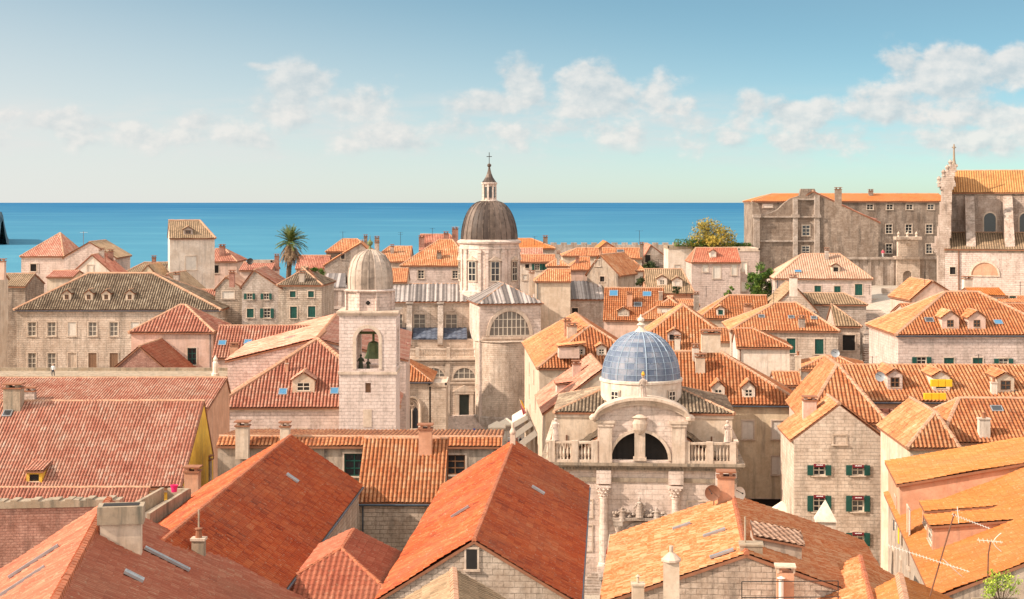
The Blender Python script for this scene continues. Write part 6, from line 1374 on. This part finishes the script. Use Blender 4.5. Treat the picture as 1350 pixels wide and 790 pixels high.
mb = MB(); c = at(284, 497, 180); mb.lathe(c, [(.45, 0), (.45, .4), (.3, .5), (.32, 1.6), (.2, 1.8), (.26, 2.0), (0, 2.5)], 10); o = mb.build('pinnacle', 'p_white', None); tag(o, 'small white stone pinnacle on the flat terrace beside the pink house', 'pinnacle')
# stepped street on the right
mb = MB(); y0, z0 = 196.0, 14.2; n = 34
for i in range(n):
    y = y0 + i * 1.3; z = z0 + i * .17; xl = (1140 - CX) / F * y; mb.hexa([Vector((x, yy_, zz_)) for zz_ in (z - 4, z) for x, yy_ in ((xl, y), (xl + 7, y), (xl + 7, y + 1.32), (xl, y + 1.32))])
struct(mb.build('street_steps', 's_grey', None))
mb = MB()
for i in range(8): pb(mb, 1150 - i * .6, 1200, 412 - i * 2.6, 416 - i * 2.6, .5, 0, 244 + i * 1.2)
pb(mb, 1158, 1198, 392, 400, 1.0, 0, 256); mb2 = mb; struct(mb2.build('monumental_stairs', 's_warm', None))
mb = MB(); pb(mb, 1162, 1200, 380, 386, .4, 0, 258)
x0 = at(1162, 385, 258)
fr_ = Fr(x0.x, 257.5, 0); balustrade(mb, fr_, 0, 4.6, 0, at(0, 396, 257.5).z, 1.3, 14); o = mb.build('stair_balustrade', 's_warm', None); tag(o, 'pale stone balustrade above the stairs in front of the gate', 'balustrade')

# ------------------------------------------------------------------ awnings and small things on the houses
def find(s_): return [o for o in C.objects if o.get('label', '').startswith(s_)][0]
gs = find('grey stone gable house with green')
for px, py in ((1080, 614), (1131, 615), (1080, 655), (1131, 657), (1131, 704)):
    c = hitv(px, py, at(1047, 0, 142), at(1047, 0, 142) + Vector((math.cos(R(-2)), math.sin(R(-2)), 0))); mb = MB(); w2 = .5
    A_ = [c + Vector((-w2, -.03, .2)), c + Vector((w2, -.03, .2)), c + Vector((w2, -.2, -.02)), c + Vector((-w2, -.2, -.02))]
    mb.poly(A_); mb.poly([p + Vector((0, .02, -.03)) for p in A_][::-1]); mb.poly([A_[3], A_[2], A_[2] + Vector((0, 0, -.09)), A_[3] + Vector((0, 0, -.09))]); mb.poly([A_[0], A_[3], A_[3] + Vector((0, 0, -.09)), A_[0] + Vector((0, 0, -.09))]); mb.poly([A_[1], A_[2], A_[2] + Vector((0, 0, -.09)), A_[1] + Vector((0, 0, -.09))])
    aw = mb.build('awning', 'maroon', gs); mb = MB()
    for i in range(6): x = -.27 + i * .1; h_ = (.07, .09, .06, .09, .07, .08)[i]; q = c + Vector((x, -.155, .03)); mb.obox(q, Vector((.07, 0, 0)), Vector((0, h_ * .6, h_ * .8)), Vector((0, -.012, .01)))
    mb.build('lettering', 'cloth_w', aw)
yl = find('long house across the right')
for x0, x1, y0, y1, D in ((1228, 1256, 501, 510, 159.6), (1219, 1248, 519, 527, 159.4)):
    mb = MB(); a = at(x0, y1, D); b = at(x1, y0, D)
    for i in range(3): w3 = (b.x - a.x) / 3; mb.obox(a + Vector((i * w3, 0, 0)), Vector((w3 - .04, 0, 0)), Vector((0, .5, 0)), Vector((0, 0, b.z - a.z)))
    o = mb.build('yellow_panels', 'yell', None); tag(o, 'yellow panels leaning %s' % ('across the middle dormer' if y0 < 515 else 'on the eaves below the middle dormer'), 'panel')
# big concrete chimneys and vents near the mottled roof
mb = MB(); c = at(990, 745, 82.5); mb.box(c - Vector((0, 0, .6)), 1.15, .9, 1.65, R(-6)); mb.box(c + Vector((0, 0, 1.06)), 1.25, 1.0, .1, R(-6)); mb.tube(c + Vector((-.3, 0, 1.1)), c + Vector((-.3, 0, 2.5)), .05, 6)
o = mb.build('chimney_stack', 'conc', None); tag(o, 'square mossy concrete chimney box at the end of the mottled roof', 'chimney')
mb = MB(); c = at(1035, 800, 80); mb.box(c, .85, .7, 1.75, R(-6)); o = mb.build('chimney_stack', 'p_rose', None); tag(o, 'rose chimney with cream flue pipe and open slab top', 'chimney')
m2 = MB()
for sx in (-.4, .4):
    for sy in (-.28, .28): m2.box(c + Vector((sx, sy, 1.752)), .1, .1, .28)
m2.box(c + Vector((0, 0, 2.03)), 1.05, .85, .08, R(-6)); m2.build('top_slab', 'p_cream', o)
m2 = MB(); q = c + Vector((-.28, -.5, 0)); m2.tube(q, q + Vector((0, 0, 1.45)), .13, 10); m2.lathe(q + Vector((0, 0, 1.5)), [(.05, 0), (.22, .06), (0, .16)], 12); m2.tube(q + Vector((0, 0, 1.4)), q + Vector((0, 0, 1.56)), .04, 5); m2.build('flue', 'shutw', o)
mb = MB(); c = at(1088, 700, 112); mb.box(c - Vector((0, 0, 3)), 1.35, 1.2, 3.75, R(-6)); mb.lathe(c + Vector((0, 0, .75)), [(1.05, 0), (1.0, .12), (0, 1.45)], 4, 0, ph=math.pi / 4 + R(-6), smooth=False); o = mb.build('chimney_stack', 'p_white', None); tag(o, 'white chimney with pyramid cap in front of the green-shuttered gable house', 'chimney')
mb = MB(); c = at(841, 800, 80.5); mb.box(c, .6, .5, 1.1); mb.box(c + Vector((0, 0, 1.1)), .7, .6, .1); mb.tube(c + Vector((0, 0, 1.2)), c + Vector((0, 0, 1.5)), .07, 8); mb.lathe(c + Vector((0, 0, 1.5)), [(.05, 0), (.14, .04), (0, .15)], 8); o = mb.build('chimney_stack', 'p_cream', None); tag(o, 'short pale chimney with thin pipe at the lower edge of the mottled roof', 'chimney')
# flat dormer box on the right slope of the mottled roof
mo = find('house beside the church front'); mb = MB()
a = at(995, 712, 84.5); b = at(1057, 724, 84.5); 
mb.hexa([a + Vector((0, 0, -.9)), b + Vector((0, 0, -.6)), b + Vector((0, 1.5, -.6)), a + Vector((0, 1.5, -.9)), a + Vector((0, 0, .2)), b + Vector((0, 0, .15)), b + Vector((0, 1.5, .15)), a + Vector((0, 1.5, .2))])
o = mb.build('roof_box', 'p_old', mo); mb = MB(); q = [a + Vector((-.1, -.15, .2)), b + Vector((.15, -.15, .15)), b + Vector((.15, 1.3, .62)), a + Vector((-.1, 1.3, .67))]; slab(mb, q, .1, 1); tiles(mb, q, .3, 0); mb.build('box_roof', ['t_pale', 'slab'], o)
# satellite dishes
def dish(p, r, mat, label, az=0.0, el=.3):
    d = Vector((math.sin(az) * math.cos(el), -math.cos(az) * math.cos(el), math.sin(el))); a = d.orthogonal().normalized(); b = d.cross(a); mb = MB()
    def Q(rr, t, o): return p + (a * math.cos(t) + b * math.sin(t)) * rr + d * (o + .25 * rr * rr / r)
    for i in range(4):
        for j in range(18):
            t0, t1 = j * math.tau / 18, (j + 1) * math.tau / 18; r0, r1 = r * i / 4, r * (i + 1) / 4
            for o in (0, -.02): mb.poly([Q(r0, t0, o), Q(r1, t0, o), Q(r1, t1, o)] if i == 0 else [Q(r0, t0, o), Q(r1, t0, o), Q(r1, t1, o), Q(r0, t1, o)], smooth=True)
    root = mb.build('satellite_dish', mat, None); tag(root, label, 'satellite dish')
    m2 = MB(); m2.tube(p - b * r * .9, p + d * r * .9, .02, 5); m2.tube(p + d * r * .85, p + d * r * 1.0, .05, 6); m2.tube(p - d * .02, p - d * .3 - Vector((0, 0, .1)), .03, 5); m2.tube(p - d * .3 - Vector((0, 0, -.1)), p - d * .3 - Vector((0, 0, r + .5)), .03, 5); m2.build('arm', 'iron', root)
dish(at(940, 650, 96), .48, 'rust', 'round rusty brown satellite dish beside the rose chimney', -.3, .1)
dish(at(974, 651, 97), .42, 'white', 'round white satellite dish behind the rose chimney', .5, .2)
dish(at(1101, 466, 184), .5, 'zinc', 'grey satellite dish over the tangle of orange roofs', 0, .3)
dish(at(1160, 497, 160), .5, 'zinc', 'grey satellite dish on the long three-dormer roof', 0, .3)
dish(at(330, 345, 262), .55, 'iron', 'dark satellite dish near the little penthouse', 0, .3)
# antennas
def yagi(label, pts, booms, r=.035):
    mb = MB()
    for a, b in zip(pts, pts[1:]): mb.tube(a, b, r, 6)
    root = mb.build('tv_antenna', 'rust', None); tag(root, label, 'antenna')
    for a, b, n, l, ax in booms:
        m2 = MB(); m2.tube(a, b, .018, 5)
        for i in range(n): c = a.lerp(b, (i + .5) / n); k = l * (1 - .4 * i / n); m2.tube(c - ax * k, c + ax * k, .009, 4)
        m2.build('boom', 'shutw', root)
D_ = 72
yagi('tall leaning rusty antenna mast with two pale booms at the bottom right', [at(1226, 786, D_), at(1241, 735, D_), at(1258, 677, D_)],
     [(at(1255, 678, D_), at(1305, 697, D_ + .3), 14, .15, Vector((.1, .9, .3)).normalized()), (at(1170, 719, D_), at(1278, 754, D_ - .3), 24, .14, Vector((.1, .9, .45)).normalized()), (at(1243, 737, D_), at(1268, 760, D_), 6, .25, Vector((.6, .6, -.4)).normalized()), (at(1262, 668, D_), at(1264, 690, D_), 2, .1, Vector((1, 0, 0)))])
ar_ = [at(1320 - 10 * math.sin(math.pi * i / 8) , 703 + 24 * i / 8, D_) for i in range(9)]
yagi('short rusty mast with a small curved reflector before the stained gable wall', [at(1302, 772, D_), at(1303, 730, D_), at(1306, 714, D_)], [(at(1288, 712, D_), at(1322, 715, D_), 6, .15, Vector((0, .8, .5)))] + [(p, q, 1, .02, Vector((0, 1, 0))) for p, q in zip(ar_, ar_[1:])])
mb = MB()
for a, b in (((978, 790), (978, 767)), ((978, 767), (1105, 766)), ((1105, 766), (1105, 790)), ((978, 788), (1108, 787))): mb.tube(at(*a, 68), at(*b, 68), .022, 5)
o = mb.build('metal_frame', 'iron', None); tag(o, 'thin rectangular iron frame standing in front of the low roofs', 'frame')
for (x, y0, y1, D, lb) in ((110, 305, 322, 276, 'thin TV antenna above the broad brown-roofed gable'), (139, 329, 345, 270, 'thin TV antenna beside the two chimneys of the broad gable'), (262, 706, 676, 79, ''), (478, 315, 325, 305, 'small antenna on the grey gable by the sea'), (290, 418, 432, 230, 'thin roof antenna left of the shuttered gable house'), (601, 298, 312, 300, 'spindly antenna beside the red chimneys near the dome')):
    if not lb:
        mb = MB(); mb.tube(at(262, 712, 79.2), at(262, 672, 79.2), .05, 6); o = mb.build('flue_pole', 'conc', None); tag(o, 'thin pale pole rising from the small concrete chimney', 'pole'); continue
    a, b = at(x, max(y0, y1) + 3, D), at(x, min(y0, y1), D); yagi(lb, [a, b], [(b + Vector((-.6, 0, -.2)), b + Vector((.7, 0, -.2)), 5, .3, Vector((0, 1, 0)))], .04)
# laundry
mb = MB(); root = thing('clothes_line', 'clothes line with yellow and dark laundry on the cream side wall', 'clothes line', at(1188, 690, 108))
a, b = at(1179, 684, 110), at(1191, 694, 105); mb.tube(a + Vector((-.15, 0, 0)), b + Vector((-.15, 0, 0)), .012, 4); mb.build('line', 'iron', root)
for f, h_, w_, mt in ((.2, .7, .7, 'cloth_d'), (.75, 1.3, .9, 'yell'), (.45, .5, .4, 'cloth_w')):
    c = a.lerp(b, f) + Vector((-.15, 0, 0)); d = (b - a).normalized(); m2 = MB(); k = 6
    for i in range(k):
        s0, s1 = -w_ / 2 + w_ * i / k, -w_ / 2 + w_ * (i + 1) / k; o0, o1 = .03 * math.sin(i * 1.9), .03 * math.sin((i + 1) * 1.9)
        A_ = [c + d * s0, c + d * s1, c + d * s1 + Vector((o1, 0, -h_)), c + d * s0 + Vector((o0, 0, -h_))]; m2.poly(A_); m2.poly([p + Vector((-.01, 0, 0)) for p in A_][::-1])
    m2.build('garment', mt, root)
# ------------------------------------------------------------------ square: parasols, awnings, people, flags
def parasol(c, w_, h_, label, th=0.0):
    root = thing('parasol', label, 'parasol', c); mb = MB(); n = 4
    mb.tube(c, c + Vector((0, 0, h_ + .3)), .04, 6); mb.box(c, .6, .6, .12); mb.build('pole', 'shutw', root)
    mb = MB(); K = [c + Vector((math.cos(th + math.pi / 4 + i * math.pi / 2) * w_ * .707, math.sin(th + math.pi / 4 + i * math.pi / 2) * w_ * .707, h_ - .5)) for i in range(4)]; T_ = c + Vector((0, 0, h_ + .35))
    for i in range(4):
        A_, B_ = K[i], K[(i + 1) % 4]; mb.poly([A_, B_, T_]); mb.poly([A_ + Vector((0, 0, -.03)), T_ + Vector((0, 0, -.03)), B_ + Vector((0, 0, -.03))]); mb.poly([A_, A_ + Vector((0, 0, -.25)), B_ + Vector((0, 0, -.25)), B_])
    mb.build('canopy', 'canvas', root)
parasol(Vector((at(655, 0, 237).x, 237, 0)), 2.6, 3.1, 'white square parasol in front of the cathedral steps, nearer the door')
parasol(Vector((at(668, 0, 239).x, 239.5, 0)), 2.6, 3.2, 'white square parasol partly behind the other, toward the apse')
parasol(Vector((at(1036, 0, 146).x, 148, 6.0)), 1.8, 1.9, 'white canopy in the street between ochre and grey stone houses')
ch_ = find('long cream house beside the square')
for a, b, dz in ((at(673, 562, 226), at(697, 545, 226), 0), (at(684, 574, 212), at(704, 560, 212), 0), (at(690, 588, 200), at(710, 568, 200), 0)):
    pass
fh = hitv
def awn(px, py, py2, D, L):
    x = 1.9 + (225 - D) * .045; z = at(0, py, D).z; z2 = at(0, py2, D).z; mb = MB(); q = [Vector((x, D, z)), Vector((x, D + L, z)), Vector((x - 2.4, D + L, z2)), Vector((x - 2.4, D, z2))]
    mb.poly(q[::-1]); mb.poly([p - Vector((0, 0, .04)) for p in q]); mb.poly([q[2], q[3], q[3] - Vector((0, 0, .3)), q[2] - Vector((0, 0, .3))])
    mb.build('awning', 'canvas', ch_); m2 = MB(); [m2.tube(Vector((x - 2.35, d, z2)), Vector((x - 2.35, d, 0)), .05, 5) for d in (D + .1, D + L - .1)]; m2.build('awning_post', 'shutw', ch_)
awn(700, 552, 566, 214, 14); awn(704, 560, 578, 203, 6); awn(708, 572, 592, 193, 6)
def person(base, h, label, top='cloth_d', bot='cloth_d', yaw=0.0, stride=.12, sit=False, hair='wood'):
    f = h / 1.75; mb = MB(); ct, st = math.cos(yaw), math.sin(yaw)
    def W(x, y, z): return base + Vector((x * ct - y * st, x * st + y * ct, z)) * f
    import bmesh
    vs_ = {'pel': (0, 0, .92, .15), 'bel': (0, 0, 1.08, .13), 'che': (0, -.01, 1.3, .16), 'neck': (0, 0, 1.48, .055), 'hd': (0, -.01, 1.56, .085), 'hd2': (0, -.01, 1.68, .09),
           'hl': (-.1, 0, .86, .095), 'kl': (-.11, -stride, .48, .065), 'al': (-.11, stride * .3, .09, .045), 'tl': (-.11, stride * .3 - .15, .04, .035),
           'hr': (.1, 0, .86, .095), 'kr': (.11, stride * .6, .48, .065), 'ar_': (.11, stride * 1.4, .09, .045), 'tr': (.11, stride * 1.4 - .15, .04, .035),
           'sl': (-.19, 0, 1.38, .06), 'el': (-.25, .04, 1.1, .042), 'wl': (-.24, -.1, .88, .032), 'fl': (-.24, -.13, .79, .03), 'sr': (.19, 0, 1.38, .06), 'er': (.25, -.04, 1.1, .042), 'wr': (.24, -.16, .9, .032), 'fr': (.24, -.19, .81, .03)}
    ed = [('pel','bel'),('bel','che'),('che','neck'),('neck','hd'),('hd','hd2'),('pel','hl'),('hl','kl'),('kl','al'),('al','tl'),('pel','hr'),('hr','kr'),('kr','ar_'),('ar_','tr'),('che','sl'),('sl','el'),('el','wl'),('wl','fl'),('che','sr'),('sr','er'),('er','wr'),('wr','fr')]
    ks = list(vs_); me = bpy.data.meshes.new('person'); me.from_pydata([tuple((W(*vs_[k][:3]) - base)) for k in ks], [(ks.index(a), ks.index(b)) for a, b in ed], [])
    o = bpy.data.objects.new('person_tmp', me); C.objects.link(o); md = o.modifiers.new('skin', 'SKIN'); sb = o.modifiers.new('sub', 'SUBSURF'); sb.levels = 1; sb.render_levels = 1
    for i, k in enumerate(ks): r_ = vs_[k][3] * f; me.skin_vertices[0].data[i].radius = (r_, r_ * .8 if k in ('che', 'pel', 'bel') else r_); me.skin_vertices[0].data[i].use_root = (k == 'pel')
    dg = bpy.context.evaluated_depsgraph_get(); ev = bpy.data.meshes.new_from_object(o.evaluated_get(dg)); bpy.data.objects.remove(o)
    q = bpy.data.objects.new('person', ev); C.objects.link(q); q.location = base; ev.materials.clear()
    for m_ in ('skin', top, bot, hair): ev.materials.append(M[m_])
    for p in ev.polygons:
        z = p.center.z / f; x = abs((p.center.x * ct + p.center.y * st) / f); p.use_smooth = True
        p.material_index = (3 if z > 1.66 else 0) if z > 1.47 else (1 if z > .95 and not (x > .2 and z < 1.02) else (0 if x > .19 and z > .7 else 2))
    ORG[q.name] = Vector(base); tag(q, label, 'person'); return q
person(at(1164, 341, 288), 1.75, 'person in a pink top standing on the college terrace wall', 'cloth_r', 'cloth_w')
person(at(70, 498, 179), 1.6, 'person in white standing on the flat terrace before the palace', 'cloth_w', 'cloth_d')
for i, (px, D, tp, bt, y_, lb) in enumerate(((650, 236, 'cloth_d', 'cloth_d', .5, 'person in dark clothes under the nearer parasol'), (676, 238, 'cloth_d', 'cloth_d', 1.2, 'person in black near the far parasol'), (681, 235, 'cloth_c', 'cloth_d', 2.0, 'person in a red top near the awnings'), (671, 234, 'cloth_w', 'cloth_b', -1.0, 'person in a white top and blue trousers by the parasols'), (625, 243, 'cloth_b', 'cloth_d', .2, 'person in a blue top walking across the square'), (686, 233, 'cloth_d', 'cloth_b', .9, 'person in a dark top close under the awnings'))):
    person(Vector((at(px, 0, D).x, D, 0.02)), 1.75, lb, tp, bt, y_)
# flagpole column with flag
FB = Vector((at(797, 0, 137).x, 137, -.2)); root = thing('flag_column', 'carved stone column with a flagpole and red white blue flag before the church', 'flagpole', FB)
mb = MB(); mb.box(FB, 1.6, 1.6, .5); mb.box(FB + Vector((0, 0, .5)), 1.1, 1.1, .4); mb.box(FB + Vector((0, 0, .9)), .75, .75, 2.9); mb.box(FB + Vector((0, 0, 3.8)), 1.0, 1.0, .3)
mb.lathe(FB + Vector((0, -.55, .9)), [(.3, 0), (.24, .9), (.28, 1.5), (.1, 1.75), (.14, 1.9), (0, 2.1)], 10); mb.build('column', 's_grey', root)
mb = MB(); mb.tube(FB + Vector((0, 0, 4.1)), FB + Vector((.45, 0, 7.6)), .05, 6); po = mb.build('pole', 'white', root)
for k_, mt in enumerate(('cloth_c', 'cloth_w', 'cloth_b')):
    mb = MB(); 
    for i in range(8):
        f0, f1 = i / 8, (i + 1) / 8; t0 = FB + Vector((.43, 0, 7.4)); s_ = Vector((.14, 0, 0)) * k_
        a = t0 + Vector((-.35 * f0, .05 * math.sin(6 * f0), -1.5 * f0)) + s_ * (.7 + .3 * f0); b = t0 + Vector((-.35 * f1, .05 * math.sin(6 * f1), -1.5 * f1)) + s_ * (.7 + .3 * f1)
        mb.poly([a, b, b + Vector((.14, .02, 0)), a + Vector((.14, .02, 0))]); mb.poly([a + Vector((0, .02, 0)), a + Vector((.14, .04, 0)), b + Vector((.14, .04, 0)), b + Vector((0, .02, 0))])
    mb.build('flag', mt, po)
FP = Vector((1.9, 214, at(0, 548, 214).z)); mb = MB(); mb.tube(FP, FP + Vector((-.9, 0, 2.2)), .04, 5); root = mb.build('flag_pole', 'white', None); tag(root, 'slanted pole with yellow and rose flag on the cream house by the square', 'flag')
mb = MB(); q = FP + Vector((-.85, 0, 2.1)); A_ = [q, q + Vector((.25, .1, -.1)), q + Vector((.75, .1, -1.2)), q + Vector((.3, 0, -1.5))]; mb.poly(A_); mb.poly([p + Vector((0, .02, 0)) for p in A_][::-1]); mb.build('flag', 'yell', root)
mb = MB(); A_ = [p + Vector((.12, -.02, -.55)) for p in A_]; mb.poly(A_); mb.poly([p + Vector((0, .02, 0)) for p in A_][::-1]); mb.build('flag', 'cloth_r', root)
# street gutter down the near red roof
mb = MB(); mb.tube(at(771, 652, 112), at(757, 800, 80), .09, 8); o = mb.build('gutter', 'teal', None); o.parent = r3[0]; o.location = o.location - ORG[r3[0].name]

# common rooftop aerials
rng = random.Random(31)
for (x, y, D) in ((52, 357, 262), (215, 376, 243), (327, 352, 240), (452, 316, 316), (528, 322, 300), (570, 312, 300), (705, 322, 320), (773, 337, 300), (812, 330, 312), (843, 318, 320), (868, 352, 268), (905, 386, 250), (931, 388, 226), (1020, 398, 205), (1098, 410, 206), (1146, 385, 228), (1219, 372, 226), (1345, 385, 200), (1150, 480, 170), (1290, 480, 170), (1338, 530, 140), (745, 430, 196), (770, 445, 196)):
    a = at(x, y + 4, D); b = at(x, y - rng.uniform(9, 16), D); mb = MB(); mb.tube(a, b, .035, 5); k = rng.uniform(.4, .8); g = rng.uniform(-.6, .6)
    for zz_ in (.1, .45)[:rng.choice((1, 2))]:
        mb.tube(b + Vector((-k, g * k, -zz_)), b + Vector((k, -g * k, -zz_)), .02, 4)
        for j in range(5): q = b + Vector((-k + 2 * k * (j + .5) / 5, g * k * (1 - 2 * (j + .5) / 5), -zz_)); mb.tube(q + Vector((g * .2, .2, 0)), q - Vector((g * .2, .2, 0)), .014, 4)
    o = mb.build('roof_aerial', 'iron', None); tag(o, 'thin dark TV aerial on a short pole above a tiled roof', 'antenna', 'rooftop aerials across the town')
